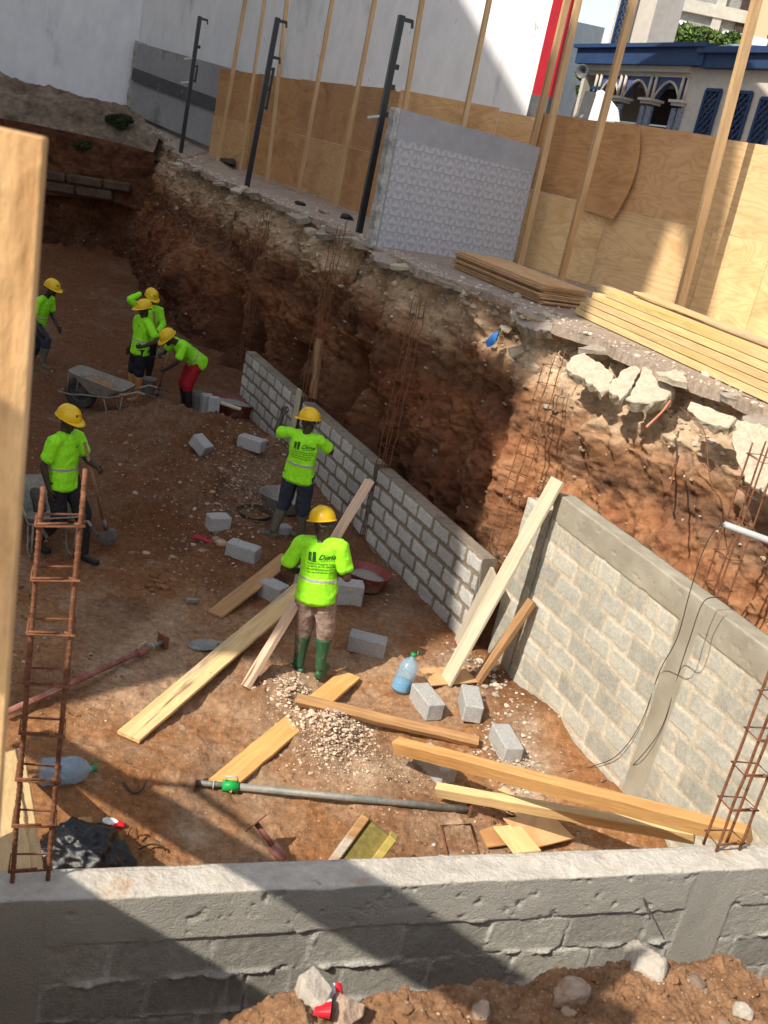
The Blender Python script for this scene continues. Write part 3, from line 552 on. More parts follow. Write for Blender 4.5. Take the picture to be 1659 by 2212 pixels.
# ------------------------------------------------------------- tiled partition
def tile_mat():
    M=bpy.data.materials.new('patterned_wall_tiles'); M.use_nodes=True; nt=M.node_tree; L=nt.links.new; bs=nt.nodes['Principled BSDF']
    at_=N(nt,'ShaderNodeUVMap'); mp=N(nt,'ShaderNodeMapping'); L(at_.outputs[0],mp.inputs[0])
    sep=N(nt,'ShaderNodeSeparateXYZ'); L(mp.outputs[0],sep.inputs[0])
    def m(op,a,b=None,c_=None):
        x=N(nt,'ShaderNodeMath',operation=op)
        for i,v in enumerate((a,b,c_)):
            if v is None: continue
            if isinstance(v,(int,float)): x.inputs[i].default_value=v
            else: L(v,x.inputs[i])
        return x.outputs[0]
    fx=m('FRACT',m('DIVIDE',sep.outputs[0],.4)); fy=m('FRACT',m('DIVIDE',sep.outputs[1],.25))
    g=m('MAXIMUM',m('LESS_THAN',m('MINIMUM',fx,m('SUBTRACT',1,fx)),.012),m('LESS_THAN',m('MINIMUM',fy,m('SUBTRACT',1,fy)),.018))
    # leaf wedges
    sx=m('SUBTRACT',m('FRACT',m('DIVIDE',sep.outputs[0],.2)),.5); sy=m('SUBTRACT',m('FRACT',m('DIVIDE',sep.outputs[1],.25)),.5)
    ang=m('ARCTAN2',sy,sx); w1=m('SINE',m('MULTIPLY',ang,5)); r=m('SQRT',m('ADD',m('MULTIPLY',sx,sx),m('MULTIPLY',sy,sy)))
    w2=m('MULTIPLY',w1,m('MINIMUM',m('MULTIPLY',r,3),1))
    rm=N(nt,'ShaderNodeValToRGB'); e=rm.color_ramp.elements; e[0].position=.1;e[0].color=(.325,.325,.345,1);e[1].position=.85;e[1].color=(.43,.43,.45,1); L(m('MULTIPLY_ADD',w2,.5,.5),rm.inputs[0])
    x=N(nt,'ShaderNodeMix',data_type='RGBA'); L(g,x.inputs[0]); L(rm.outputs[0],x.inputs[6]); x.inputs[7].default_value=(.25,.25,.26,1); L(x.outputs[2],bs.inputs['Base Color'])
    bs.inputs['Roughness'].default_value=.35; bn=N(nt,'ShaderNodeBump'); bn.inputs['Strength'].default_value=.3; bn.inputs['Distance'].default_value=.005; L(w2,bn.inputs['Height']); L(bn.outputs[0],bs.inputs['Normal'])
    return M
MT['tiles']=tile_mat()
tw=empty('tiled_partition',at(960,550,Y=16.6),'grey tiled leftover partition wall standing at the slab edge, left of the near fence','partition')
ta=at(812,531,z=0); tb=at(1106,576,z=0); ta[2]=tb[2]=0
def col_at(base,px,py): # point above base seen at px,py
    n=np.array([base[0],base[1],0]); n=n/np.linalg.norm(n); return at(px,py,plane=((base[0],base[1],0),n))
tt_=[col_at(ta,866,235),col_at(tb,1163,318)]; tm=[col_at(ta,858,298),col_at(tb,1146,372)]
ta2=np.array([ta[0],ta[1],-.02]);tb2=np.array([tb[0],tb[1],-.02])
dirt=np.array([tb[0]-ta[0],tb[1]-ta[1],0]);dirt/=np.linalg.norm(dirt); nrt=np.array([-dirt[1],dirt[0],0])
zt0,zt1=tt_[0][2],tt_[1][2]; zm0,zm1=tm[0][2],tm[1][2]
def P3(b,z): return (b[0],b[1],z)
x=MB(); x.prism([P3(ta,-.05),P3(tb,-.05),P3(tb,zt1),P3(ta,zt0)],nrt*.16); part(x,'wall',mat('grey_render',[(.30,.30,.31),(.37,.37,.38)],sc=1,rough=.85,bump=.2,vary=.08),tw)
x=MB(); f_=-nrt*.012; x.prism([np.array(P3(ta,-.04))+dirt*.02,np.array(P3(tb,-.04))-dirt*.02,np.array(P3(tb,zm1))-dirt*.02,np.array(P3(ta,zm0))+dirt*.02],f_)
to=part(x,'tiling',MT['tiles'],tw); uv=to.data.uv_layers.new(name='UVMap')
for lp_ in to.data.loops:
    co=np.array(to.data.vertices[lp_.vertex_index].co[:]); u=(co-ta)@dirt; rowz=zm0+(zm1-zm0)*u/3; uv.data[lp_.index].uv=(u,co[2])
x=MB(); z=-.05; pe=[];
for i in range(16):
    f=i/15; pe.append(np.array(P3(ta,-.05+(zt0+.05)*f))-dirt*(.10+.05*mnoise.noise(Vector((i*.8,0,0)))))
x.prism(pe+[np.array(P3(ta,zt0)),np.array(P3(ta,-.05))],nrt*.2); part(x,'broken_edge',MT['patch'],tw,bevel=.008)
# ------------------------------------------------------------- mosque
MT['cream']=mat('cream_render',[(.48,.43,.365),(.56,.505,.43)],sc=.8,rough=.9,bump=.15,vary=.08)
MT['navy']=mat('navy_paint',[(.016,.038,.10),(.026,.055,.13)],sc=.8,rough=.6,bump=.1,vary=.15)
MT['blue_pan']=mat('dusty_blue_paint',[(.06,.085,.20),(.08,.11,.25)],sc=1,rough=.7,bump=.1,vary=.1)
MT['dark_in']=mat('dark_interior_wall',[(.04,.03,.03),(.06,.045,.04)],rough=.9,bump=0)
MT['mosaic']=mat('mosaic_column',[(.05,.07,.12),(.30,.32,.36)],sc=22,rough=.4,bump=0,vary=.3)
MT['door_brown']=mat('brown_door',[(.05,.022,.014),(.09,.04,.025)],sc=3,rough=.5,bump=.1)
A0=np.array([8.4,30.]);A1=np.array([4.29,38.9]); fd=(A1-A0)/np.linalg.norm(A1-A0); fn=np.array([fd[1],-fd[0]]); fn=-fn if fn@A0<0 else fn  # away from the viewer
fplane=((A0[0],A0[1],0),(fn[0],fn[1],0))
def F2(px,py,out=0):   # facade coordinates (u from right to left, z)
    p=at(px,py,plane=((A0[0]-fn[0]*out,A0[1]-fn[1]*out,0),(fn[0],fn[1],0))); return (p[0]-A0[0])*fd[0]+(p[1]-A0[1])*fd[1],p[2]
def FW(u,z,dep=0): return (A0[0]+fd[0]*u+fn[0]*dep,A0[1]+fd[1]*u+fn[1]*dep,z)
ms=empty('mosque',FW(4,0),'cream mosque with pointed arches, navy cornice and lattice windows behind the fence','mosque')
def slab(mb,u0,u1,z0,z1,d0,d1,mi=0): return mb.hexa([FW(u0,z0,d0),FW(u1,z0,d0),FW(u1,z0,d1),FW(u0,z0,d1),FW(u0,z1,d0),FW(u1,z1,d0),FW(u1,z1,d1),FW(u0,z1,d1)],mi)
uR=F2(1480,200)[0]; uL=F2(1262,150)[0]; zc0=F2(1380,143)[1]; zc1=F2(1400,100)[1]; zl=F2(1400,165)[1]
cols_u=[F2(1318,215)[0],F2(1342,218)[0],F2(1400,222)[0],F2(1462,228)[0]]
ctr=[(1328,190),(1402,222),(1462,228)]
x=MB(); slab(x,-6,uR,-1,zc0,0,6); slab(x,uR,uL,-1,F2(1420,400)[1],0,6); slab(x,uR,uL,zl,zc0,0,6); slab(x,uL,F2(1246,240)[0],-1,zc0+.4,0,6); slab(x,uR,uL,-1,zc0,2.6,6)
part(x,'wall',MT['cream'],ms,bevel=0)
x=MB(); slab(x,uR-.9,uL+.2,zc0,zc1-.12,-.35,6); slab(x,uR-1.0,uL+.3,zc1-.12,zc1,-.5,6); part(x,'cornice',MT['navy'],ms)
x=MB(); slab(x,uR-.05,uL+.0,zc0-.18,zc0,-.15,.1); part(x,'ledge',MT['cream'],ms)
# arches: springing at z of capitals
zcap=F2(1400,213)[1]; zapex=F2(1388,175)[1]; ztop=zl
cap_px=[(1286,208),(1338,212),(1402,218),(1470,222)]
cu=sorted(F2(*p)[0] for p in cap_px)   # right to left
ztop=F2(1400,163)[1]
for a,b in zip(cu[:-1],cu[1:]):
    # spandrel with pointed arch cut, built as a fan of quads
    x=MB();y=MB(); m_=(a+b)/2; hw=(b-a)/2-.13; n_a=12; zs=zcap; za=ztop-.16
    pts_=[]
    for i in range(n_a+1):
        t=i/n_a; pts_.append((m_-hw+hw*t, zs+(za-zs)*(1-(1-t)**1.9)))
    pts_+= [(2*m_-u,z) for u,z in pts_[-2::-1]]
    for (u0,z0),(u1,z1) in zip(pts_[:-1],pts_[1:]):
        x.hexa([FW(u0,z0,.05),FW(u1,z1,.05),FW(u1,z1,.25),FW(u0,z0,.25),FW(u0,ztop,.05),FW(u1,ztop,.05),FW(u1,ztop,.25),FW(u0,ztop,.25)])
        for s in (1,):
            cu_,cz=(u0+u1)/2-m_,0; 
            y.tube([FW(u0,z0,.02),FW(u1,z1,.02)],.045,6)
    part(x,'arch_panel',MT['blue_pan'],ms,fixn=False); part(y,'arch_moulding',MT['cream'],ms,sm=True)
for u in cu:
    x=MB()
    for du in(-.14,.14): x.tube([FW(u+du,zcap-.02,-.02),FW(u+du,ztop,-.02)],.055,8)
    part(x,'pilaster',MT['cream'],ms,sm=True)
    x=MB(); slab(x,u-.36,u+.36,zcap-.08,zcap,-.22,.35); slab(x,u-.28,u+.28,zcap-.17,zcap-.08,-.15,.3); part(x,'capital',MT['cream'],ms)
    for du in(-.17,.17): x=MB(); x.tube([FW(u+du,-1,0),FW(u+du,zcap-.24,0)],.13,12,cap=False); part(x,'column',MT['mosaic'],ms,sm=True)
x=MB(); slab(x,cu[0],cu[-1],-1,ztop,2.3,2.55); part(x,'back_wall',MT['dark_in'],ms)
x=MB(); slab(x,cu[0]+.4,cu[0]+1.5,-1,zcap-.5,2.2,2.3); part(x,'door',MT['door_brown'],ms)
x=MB(); slab(x,cu[1]+.5,cu[1]+1.3,-1,zcap-.5,2.2,2.3); part(x,'door',MT['door_brown'],ms)
zr=F2(1440,275)[1]; x=MB(); slab(x,cu[0]-.1,cu[-1],zr,zr+.05,.05,.10); slab(x,cu[0]-.1,cu[-1],zr-.35,zr-.31,.05,.10); part(x,'railing',MT['wall_white'],ms)
def lattice(uvz,dep,name='lattice_window'):
    (u0,u1,z0,z1)=uvz; x=MB(); st=.25; wd_=abs(u1-u0);hh=z1-z0; lo=min(u0,u1); n=int((wd_+hh)/st)+1
    def clipseg(p,q):
        t0,t1=0,1; d=(q[0]-p[0],q[1]-p[1])
        for a,b,lo_,hi in((p[0],d[0],0,wd_),(p[1],d[1],0,hh)):
            if abs(b)<1e-9: continue
            ta_,tb_=(lo_-a)/b,(hi-a)/b
            if ta_>tb_:ta_,tb_=tb_,ta_
            t0=max(t0,ta_);t1=min(t1,tb_)
        return None if t0>=t1 else ((p[0]+d[0]*t0,p[1]+d[1]*t0),(p[0]+d[0]*t1,p[1]+d[1]*t1))
    for s in(1,-1):
        for k in range(-1,n+1):
            p=(k*st,0) if s==1 else (k*st-hh,0); q=(p[0]-hh*1.0,hh) if s==1 else (p[0]+hh*1.0,hh); r=clipseg(p,q)
            if r: 
                a,b=r; x.bar(FW(lo+a[0],z0+a[1],dep-.02*s),FW(lo+b[0],z0+b[1],dep-.02*s),.05,.03,up=(fn[0],fn[1],0))
    for a,b in(((0,0),(wd_,0)),((0,hh),(wd_,hh)),((0,0),(0,hh)),((wd_,0),(wd_,hh))): x.bar(FW(lo+a[0],z0+a[1],dep-.03),FW(lo+b[0],z0+b[1],dep-.03),.09,.05,up=(fn[0],fn[1],0))
    o=part(x,name,MT['navy'],ms)
    y=MB(); slab(y,lo,lo+wd_,z0,z1,dep+.03,dep+.05); part(y,'pane',MT['blue_dark'],ms)
MT['blue_dark']=mat('dark_blue_glass',[(.05,.05,.055),(.08,.075,.075)],rough=.3,bump=0)
def latpx(xl,xr,yt,yb,dep=-.03):
    ym=(yt+yb)/2; sl=.235; u0=F2(xl,ym)[0];u1=F2(xr,ym)[0]; xm=(xl+xr)/2
    z1=F2(xm+ (ym-yt)*sl,yt)[1]; z0=F2(xm-(yb-ym)*sl,yb)[1]; lattice((u0,u1,z0,z1),dep)
latpx(1515,1547,195,300); latpx(1577,1612,200,315); latpx(1632,1668,214,320); latpx(1268,1286,190,290)
x=MB(); zz0=F2(1620,170)[1]; zz1=F2(1620,152)[1]; slab(x,-6,uR-.7,zc0-.05,zc0+.33,-.30,6); slab(x,-6,uR-.6,zc0+.33,zc0+.5,-.45,6); part(x,'cornice',MT['navy'],ms)
# tower rising left of the arches
x=MB(); uT0=F2(1440,60)[0]; uT1=F2(1312,60)[0]; slab(x,F2(1405,60,-1.2)[0],F2(1322,60,-1.2)[0],zc0-.3,16,1.2,2.3); part(x,'tower',MT['cream'],ms)
x=MB(); slab(x,F2(1300,60)[0]-.05,F2(1300,60)[0]+.9,zc1-1.5,16,.95,1.2); part(x,'tower_band',MT['cream'],ms)
u_=F2(1306,60)[0]; lattice((u_-.0,u_+.75,zc1-.2,15),.92)
# dome with finial balls
dc=np.array(at(1612,165,Y=33.)); MT['dome']=mat('weathered_blue_dome',[(.13,.16,.22),(.20,.235,.30)],sc=1.5,rough=.7,bump=.2,vary=.15)
zb=zc0+.45; R=1.55; Hd=at(1625,100,Y=33)[2]-zb; prof=[(R*math.cos(i/16*math.pi/2)**.9 if i<16 else .02, Hd*math.sin(i/16*math.pi/2)) for i in range(17)]
x=MB(); x.lathe(prof,40,o=(dc[0]+.35,33,zb)); part(x,'dome',MT['dome'],ms,sm=True)
x=MB(); fx,fy,fz_=dc[0]+.35,33,zb+Hd; x.tube([(fx,fy,fz_-.05),(fx,fy,fz_+1.3)],.025,6)
for zq,rq in((.35,.10),(.62,.08),(.86,.055)): x.lathe([(.01,-rq),(rq*.7,-rq*.7),(rq,0),(rq*.7,rq*.7),(.01,rq)],14,o=(fx,fy,fz_+zq))
an=[(math.cos(a)*.12,math.sin(a)*.12) for a in np.linspace(-3.6,.5,10)]; x.tube([(fx+a,fy,fz_+1.4+b) for a,b in an],.02,6)
part(x,'finial',mat('dark_bronze',[(.03,.03,.03),(.05,.045,.04)],rough=.5,bump=0),ms,sm=True)
# loudspeaker on the corner
lp0=np.array(FW(F2(1290,162)[0],F2(1290,162)[1],-.5)); x=MB(); x.lathe([(.05,0),(.07,.12),(.13,.22),(.24,.30),(.22,.30),(.1,.2),(.03,.05)],20,o=lp0,axis=(-.5,-.85,-.1)); x.box(tuple(lp0+np.array([.05,.08,0])),(.14,.2,.14))
tag(x.build('loudspeaker',mat('horn_grey',[(.09,.09,.10),(.13,.13,.14)],rough=.5,bump=0),sm=True,loc=tuple(lp0)),'grey horn loudspeaker under the left end of the navy cornice','loudspeaker')
# back of a white light box sign above the fence
sp=[at(*p,Y=21.0) for p in ((1270,262),(1340,266),(1336,236),(1305,196),(1297,193),(1290,200))]
sg=empty('sign_box',sp[0],'white rounded light box sign with a black edge behind the fence top','sign'); x=MB(); x.prism(sp[0:6],(.0,.35,0)); part(x,'face',MT['wall_white'],sg,bevel=.02)
x=MB(); x.prism([sp[5]+np.array([-.20,.06,0]),sp[0]+np.array([-.20,.06,0]),sp[0]+np.array([-.01,.06,0]),sp[5]+np.array([-.01,.06,0])],(0,.25,0)); part(x,'side',MT['dgrey'],sg)
# unfinished apartment block
MT['conc']=mat('pale_concrete_frame',[(.42,.40,.35),(.54,.52,.46)],sc=.4,rough=.95,bump=.2,vary=.12)
bm_=bpy.data.materials.new('grey_brick_infill'); bm_.use_nodes=True; n_t=bm_.node_tree; br=N(n_t,'ShaderNodeTexBrick'); tc=N(n_t,'ShaderNodeTexCoord'); mp=N(n_t,'ShaderNodeMapping'); mp.inputs['Rotation'].default_value=(math.pi/2,0,0)
n_t.links.new(tc.outputs['Object'],mp.inputs[0]); n_t.links.new(mp.outputs[0],br.inputs[0]); br.inputs['Scale'].default_value=2.2; br.inputs['Color1'].default_value=(.25,.25,.235,1); br.inputs['Color2'].default_value=(.34,.34,.32,1); br.inputs['Mortar'].default_value=(.15,.15,.14,1); n_t.links.new(br.outputs[0],n_t.nodes['Principled BSDF'].inputs[0]); n_t.nodes['Principled BSDF'].inputs['Roughness'].default_value=.95
ap=empty('apartment_block',at(1560,60,Y=75),'unfinished grey brick apartment block with a pale concrete frame behind the trees','building')
YB=75.
def B(px,py,Y=YB): p=at(px,py,Y=Y); return p
q=B(1420,60);q2=B(1750,60); zb_=6.
x=MB(); x.hexa([(q[0],YB,-1),(q2[0]+6,YB,-1),(q2[0]+6,YB+12,-1),(q[0],YB+12,-1),(q[0],YB,24),(q2[0]+6,YB,24),(q2[0]+6,YB+12,24),(q[0],YB+12,24)]); part(x,'brick_wall',bm_,ap)
zf=[B(1520,88)[2],B(1520,20)[2]]; x=MB(); st_=zf[1]-zf[0]
k=-2
while zf[0]+k*st_<24: zz=zf[0]+k*st_; x.box(((q[0]+q2[0])/2+3,YB-.1,zz),(q2[0]-q[0]+6,.5,.75)); k+=1
part(x,'floor_beam',MT['conc'],ap)
xs=[q[0]+.3]+[q[0]+3.7*i for i in range(1,6)]
for xx in xs: x=MB(); x.box((xx,YB-.06,11.5),(.6,.4,25)); part(x,'frame_post',MT['conc'],ap)
x=MB(); xo_=B(1608,60)[0]; x.box((xo_,YB-.04,11.5),(1.3,.3,25)); part(x,'stair_opening',MT['dark_in'],ap)
x=MB(); bq=B(1440,45); x.box((bq[0]-.8,YB-1.2,bq[2]-1.3),(3.6,2.4,.25)); x.box((bq[0]-.8,YB-2.35,bq[2]-.7),(3.6,.12,1.1)); part(x,'balcony',MT['wall_white'],ap)
x=MB(); xr_=B(1632,30)[0]; x.hexa([(xr_,70,-1),(xr_+14,70,-1),(xr_+14,80,-1),(xr_,80,-1),(xr_,70,24),(xr_+14,70,24),(xr_+14,80,24),(xr_,80,24)])
tag(x.build('yellow_building',mat('yellow_render',[(.55,.46,.28),(.62,.52,.33)],rough=.9,bump=.1,vary=.05),loc=(xr_,70,-1)),'pale yellow building at the right edge behind the dome','building')
x=MB(); pA=B(1560,110,60.)[0]; zq_=at(1600,72,Y=60.5)[2]; x.box((pA+8,62,zq_/2),(16,3,zq_)); tag(x.build('white_house',MT['wall_white'],loc=(pA+8,62,0)),'white flat roofed house directly behind the dome','house')
# trees
MT['leaf']=mat('leaves',[(.045,.085,.016),(.085,.15,.03),(.13,.19,.045)],sc=.8,rough=.6,bump=0,vary=.3,island=.35)
MT['weed']=mat('dusty_weed',[(.03,.045,.014),(.05,.07,.022)],rough=.8,bump=0,vary=.3)
MT['bark']=mat('bark',[(.10,.07,.045),(.16,.12,.08)],sc=5,rough=.95,bump=.5)
def leaf_cloud(cl,n,size,name,parent,rg):
    P=[]
    w_=np.array([r**2 for *_,r in cl]); w_/=w_.sum(); ch=rg.choice(len(cl),n,p=w_); C=np.array([q[:3] for q in cl])[ch]; Rr=np.array([q[3] for q in cl])[ch]
    d=rg.normal(size=(n,3)); d/=np.linalg.norm(d,axis=1)[:,None]; rad=Rr*rg.uniform(.35,1.05,n)**.6; C=C+d*rad[:,None]*np.array([1,1,.75])
    u=rg.normal(size=(n,3));u/=np.linalg.norm(u,axis=1)[:,None]; v=np.cross(u,rg.normal(size=(n,3)));v/=np.linalg.norm(v,axis=1)[:,None]
    s=size*rg.uniform(.6,1.3,n)[:,None]; V=np.stack([C-u*s,C+v*s*.45,C+u*s,C-v*s*.45],1).reshape(-1,3); F=np.arange(4*n).reshape(n,4)
    return tri_mesh(name,V,F,MT['leaf'] if name!='weed' else MT['weed'],parent)
def tree(base,H,cl,n,size,label,seed,trunk_r=.15):
    rg=np.random.default_rng(seed); root=empty('tree',base,label,'tree',None); x=MB(); b=Vector(base)
    x.tube([b,b+Vector((.1,0,H*.35)),b+Vector((0,.1,H*.6))],[trunk_r,trunk_r*.75,trunk_r*.5],8)
    for q in cl: 
        m_=b+Vector((0,.1,H*.5)); e=Vector(q[:3]); x.tube([m_,(m_+e)/2+Vector((0,0,-.1)),e],[trunk_r*.45,trunk_r*.3,trunk_r*.1],6)
    part(x,'trunk',MT['bark'],root,sm=True); rp(leaf_cloud(cl,n,size,'crown',root,rg))
Yt_=52.
def tc_(l): return [tuple(at(px,py,Y=Yt_+dy))+(r,) for px,py,dy,r in l]
cl=tc_([(1440,85,0,.9),(1462,95,1,1.0),(1490,88,0,.8),(1425,105,1,.9),(1515,80,0,.6),(1540,88,0,.55),(1480,72,1,.6),(1505,100,1,.7)]); bs_=(cl[1][0],Yt_,0); tree(bs_,cl[1][2],cl,7000,.14,'bright green tree above the middle of the navy cornice',1)
cl=tc_([(1578,118,0,.9),(1565,135,0,.8),(1590,100,0,.6),(1555,120,1,.7),(1600,90,0,.4),(1580,85,0,.45)]); bs_=(cl[0][0],Yt_,0); tree(bs_,cl[0][2],cl,5000,.14,'bright green tree between the cornice end and the blue dome',2)
cl=[tuple(at(px,py,Y=40.5))+(r,) for px,py,r in [(1272,135,.30),(1262,160,.34),(1274,180,.22),(1257,195,.25),(1262,215,.18)]]; bs_=(cl[0][0]-.3,40.5,0); tree(bs_,cl[3][2],cl,1100,.09,'thin dark green plant climbing beside the mosque left corner',3,.05)
# weeds under the white wall
def weed(p,r,n,seed,label,group=None):
    rg=np.random.default_rng(seed); o=leaf_cloud([(p[0],p[1],p[2],r),(p[0]+r*.8,p[1],p[2]+r*.3,r*.7),(p[0]-r,p[1],p[2],r*.6)],n,.07,'weed',None,rg); 
    me=o.data; off=Vector(p); me.transform(Matrix.Translation(-off)); o.location=off; tag(o,label,'plant',group)
weed(at(258,262,Y=31.0),.28,700,5,'dark green weed tuft at the foot of the white wall'); weed(at(178,315,Y=29.6),.2,260,6,'small green weed hanging over the masonry footing')
# ------------------------------------------------------------- unseen neighbour building behind the viewer, plus screens added to shape its shade
NUV=np.array([-azn[1],azn[0]])
def UW(u,w,s): p=NUV*u+azn*s; return (p[0],p[1],w-s)     # sun-aligned coordinates to world
def uwof(p): p=np.array(p); return p[:2]@NUV, p[2]+p[:2]@azn
MT['shade_wall']=mat('tan_shade_wall',[(.34,.30,.25),(.42,.38,.32)],sc=.5,rough=.9,bump=.2,vary=.1)
nb=empty('unseen_neighbour_building',UW(20,-9,-12),'tall tan neighbour building behind the viewer, outside the picture on the left, with screens added to shape its shade','building')
def sunprism(poly,s0,dep,name,root,m='shade_wall'):
    x=MB(); x.prism([UW(u,w,s0) for u,w in poly],(-azn[0]*dep,-azn[1]*dep,0)); return part(x,name,MT[m],root)
K=-9
sunprism([(9,-12),(9,16.6),(13,17.5),(15.6,20.4),(18,22.3),(30,31),(60,44),(60,-12)],K,6,'unseen_main_block',nb)
sunprism([(6.87,-12),(6.87,2.2),(6.35,3),(6.35,4.75),(7.45,5.62),(7.45,-12)],K,.5,'shade_screen',nb)  # added screens, outlines and gaps shaped to cast the shade edge
sunprism([(7.45,-12),(9,-12),(9,1.8),(7.45,1.8)],K,.5,'shade_screen',nb)
sunprism([(7.9,1.8),(9,1.8),(9,2.3),(7.9,2.3)],K,.5,'shade_screen',nb)
sunprism([(7.45,2.3),(9,2.3),(9,9.1),(8.0,9.1),(7.6,8.5),(7.45,5.62)],K,.5,'shade_screen',nb)
sunprism([(6.5,5.0),(6.55,5.6),(7.42,6.6),(7.42,8.2),(7.28,9.2),(7.3,12),(7.45,13),(7.62,14),(7.95,16.2),(7.95,16.95),(9.0,16.95),(9.0,15.45),(8.5,15.35),(8.27,14.9),(8.15,13.7),(7.95,12.2),(7.85,9.1),(7.6,8.5),(7.45,5.95)],K,.5,'shade_screen',nb)
sunprism([(8.6,9.1),(9,9.1),(9,15.4),(8.72,15.3),(8.85,13.7),(7.95,13.7),(7.9,9.9),(8.6,9.9)],K,.5,'shade_screen',nb)
# timber brace and low board beside the viewer
x=MB(); x.bar(UW(6.5,-.40,-.6),UW(.95,1.56,-.6),.34,.05,up=tuple(azn)+(0,)); o=x.build('brace_board',MT['timber'],loc=UW(6.5,-.4,-.6)); tag(o,'long sloping brace board left of the viewer, outside the picture','plank')
x=MB(); x.prism([UW(3.8,-.05,-.35),UW(2.1,.45,-.35),UW(2.0,.0,-.35),UW(2.0,-2.6,-.35),UW(3.8,-2.6,-.35)],(-azn[0]*.03,-azn[1]*.03,0)); o=x.build('edge_board',P_,loc=UW(3,0,-.35)); tag(o,'low plywood edge board left of the viewer, outside the picture','board')
a_=uwof(at(119,1760,z=FL));b_=uwof(at(415,1701,z=FL)); c_=uwof(at(1047,1790,z=FL))
x=MB(); x.tube([UW(a_[0]+.6,a_[1]-.1,-1.2),UW(b_[0],b_[1],-1.2),UW(b_[0]-1.2,b_[1]+.25,-1.2)],.035,8); o=x.build('scaffold_pole',mat('steel_pole',[(.2,.19,.18),(.3,.28,.26)],rough=.5,metal=.6,bump=0),loc=UW(*a_,-1.2)); tag(o,'thin scaffold pole left of the viewer, outside the picture','pole')
# ------------------------------------------------------------- people
def remesh(mb,voxel,it=4,fac=.5):
    me=bpy.data.meshes.new('t'); me.from_pydata(mb.v,[],mb.f); bm=bmesh.new(); bm.from_mesh(me); bmesh.ops.recalc_face_normals(bm,faces=bm.faces); bm.to_mesh(me); bm.free()
    o=bpy.data.objects.new('t',me); COL.objects.link(o)
    r=o.modifiers.new('r','REMESH'); r.mode='VOXEL'; r.voxel_size=voxel; r.adaptivity=0
    s=o.modifiers.new('s','SMOOTH'); s.iterations=it; s.factor=fac
    dg=bpy.context.evaluated_depsgraph_get(); out=bpy.data.meshes.new_from_object(o.evaluated_get(dg)); bpy.data.objects.remove(o); bpy.data.meshes.remove(me); out.materials.clear(); return out
def V3(*a): return Vector(a if len(a)>1 else a[0])
def ell(mb,c,r,M=None,n=14,m_=9):
    V=[];F=[]
    for i in range(m_+1):
        th=math.pi*i/m_
        for j in range(n):
            ph=2*math.pi*j/n; p=Vector((r[0]*math.sin(th)*math.cos(ph),r[1]*math.sin(th)*math.sin(ph),r[2]*math.cos(th))); V.append((M@p if M else p)+V3(c))
    for i in range(m_):
        for j in range(n): F.append((i*n+j,i*n+(j+1)%n,(i+1)*n+(j+1)%n,(i+1)*n+j))
    mb.add(V,F)
def loft(mb,cs,rs,xax,n=18,cap=.6):
    """elliptical rings round a spine; rs: (rx,ry); rounded ends"""
    cs=[V3(q) for q in cs]; k=len(cs); xax=V3(xax); C=[];R=[]
    d0=(cs[1]-cs[0]).normalized(); d1=(cs[-1]-cs[-2]).normalized()
    for a in (70,40): e=math.radians(a); C.append((cs[0]-d0*min(rs[0])*cap*math.sin(e),(rs[0][0]*math.cos(e),rs[0][1]*math.cos(e)),d0))
    for i,q in enumerate(cs):
        d=(cs[min(i+1,k-1)]-cs[max(i-1,0)]).normalized(); C.append((q,rs[i],d))
    for a in (40,70): e=math.radians(a); C.append((cs[-1]+d1*min(rs[-1])*cap*math.sin(e),(rs[-1][0]*math.cos(e),rs[-1][1]*math.cos(e)),d1))
    V=[];F=[]
    for q,r,d in C:
        x=(xax-d*xax.dot(d)).normalized(); y=d.cross(x)
        for j in range(n): a=2*math.pi*j/n; V.append(q+x*math.cos(a)*r[0]+y*math.sin(a)*r[1])
    K=len(C)
    for i in range(K-1):
        for j in range(n): F.append((i*n+j,i*n+(j+1)%n,(i+1)*n+(j+1)%n,(i+1)*n+j))
    F.append(tuple(range(n-1,-1,-1)));F.append(tuple((K-1)*n+j for j in range(n))); mb.add(V,F)
def limb(mb,pts,r,n=12): loft(mb,pts,[(q,q) if not isinstance(q,tuple) else q for q in r],(1,.01,.02),n)
def hand(mb,wr,fw,pn,side,curl=.5):
    """palm, four unequal fingers and a thumb leaving the side of the palm"""
    fw=V3(fw).normalized(); pn=V3(pn); pn=(pn-fw*pn.dot(fw)).normalized(); lat=fw.cross(pn)*side   # lat points to the thumb side
    wr=V3(wr); loft(mb,[wr-fw*.01,wr+fw*.03,wr+fw*.075,wr+fw*.088],[(.026,.019),(.037,.017),(.041,.015),(.038,.013)],lat)
    for k,(o,L) in enumerate(((.030,.070),(.010,.080),(-.010,.074),(-.029,.058))):
        b=wr+fw*(.088-abs(o)*.12)+lat*o; d=fw; P=[b-fw*.01,b]; a=0
        for s_,seg in enumerate((.45,.30,.25)):
            a+=curl*(.7 if s_==0 else .9); d=(fw*math.cos(a)+pn*math.sin(a)); P.append(P[-1]+d*L*seg)
        limb(mb,P,[.0095,.0095,.0088,.0082,.0070],8)
    t0=wr+fw*.025+lat*.030; td=(fw*.7+lat*.65+pn*(.2+.35*curl)).normalized(); t1=t0+td*.035; t2=t1+(fw*.85+lat*(.25-.5*curl)+pn*(.2+.6*curl)).normalized()*.030; t3=t2+(fw*.8+lat*(.1-.7*curl)+pn*(.2+.8*curl)).normalized()*.026
    limb(mb,[t0-td*.015,t0,t1,t2,t3],[.014,.013,.0115,.0105,.0085],8)
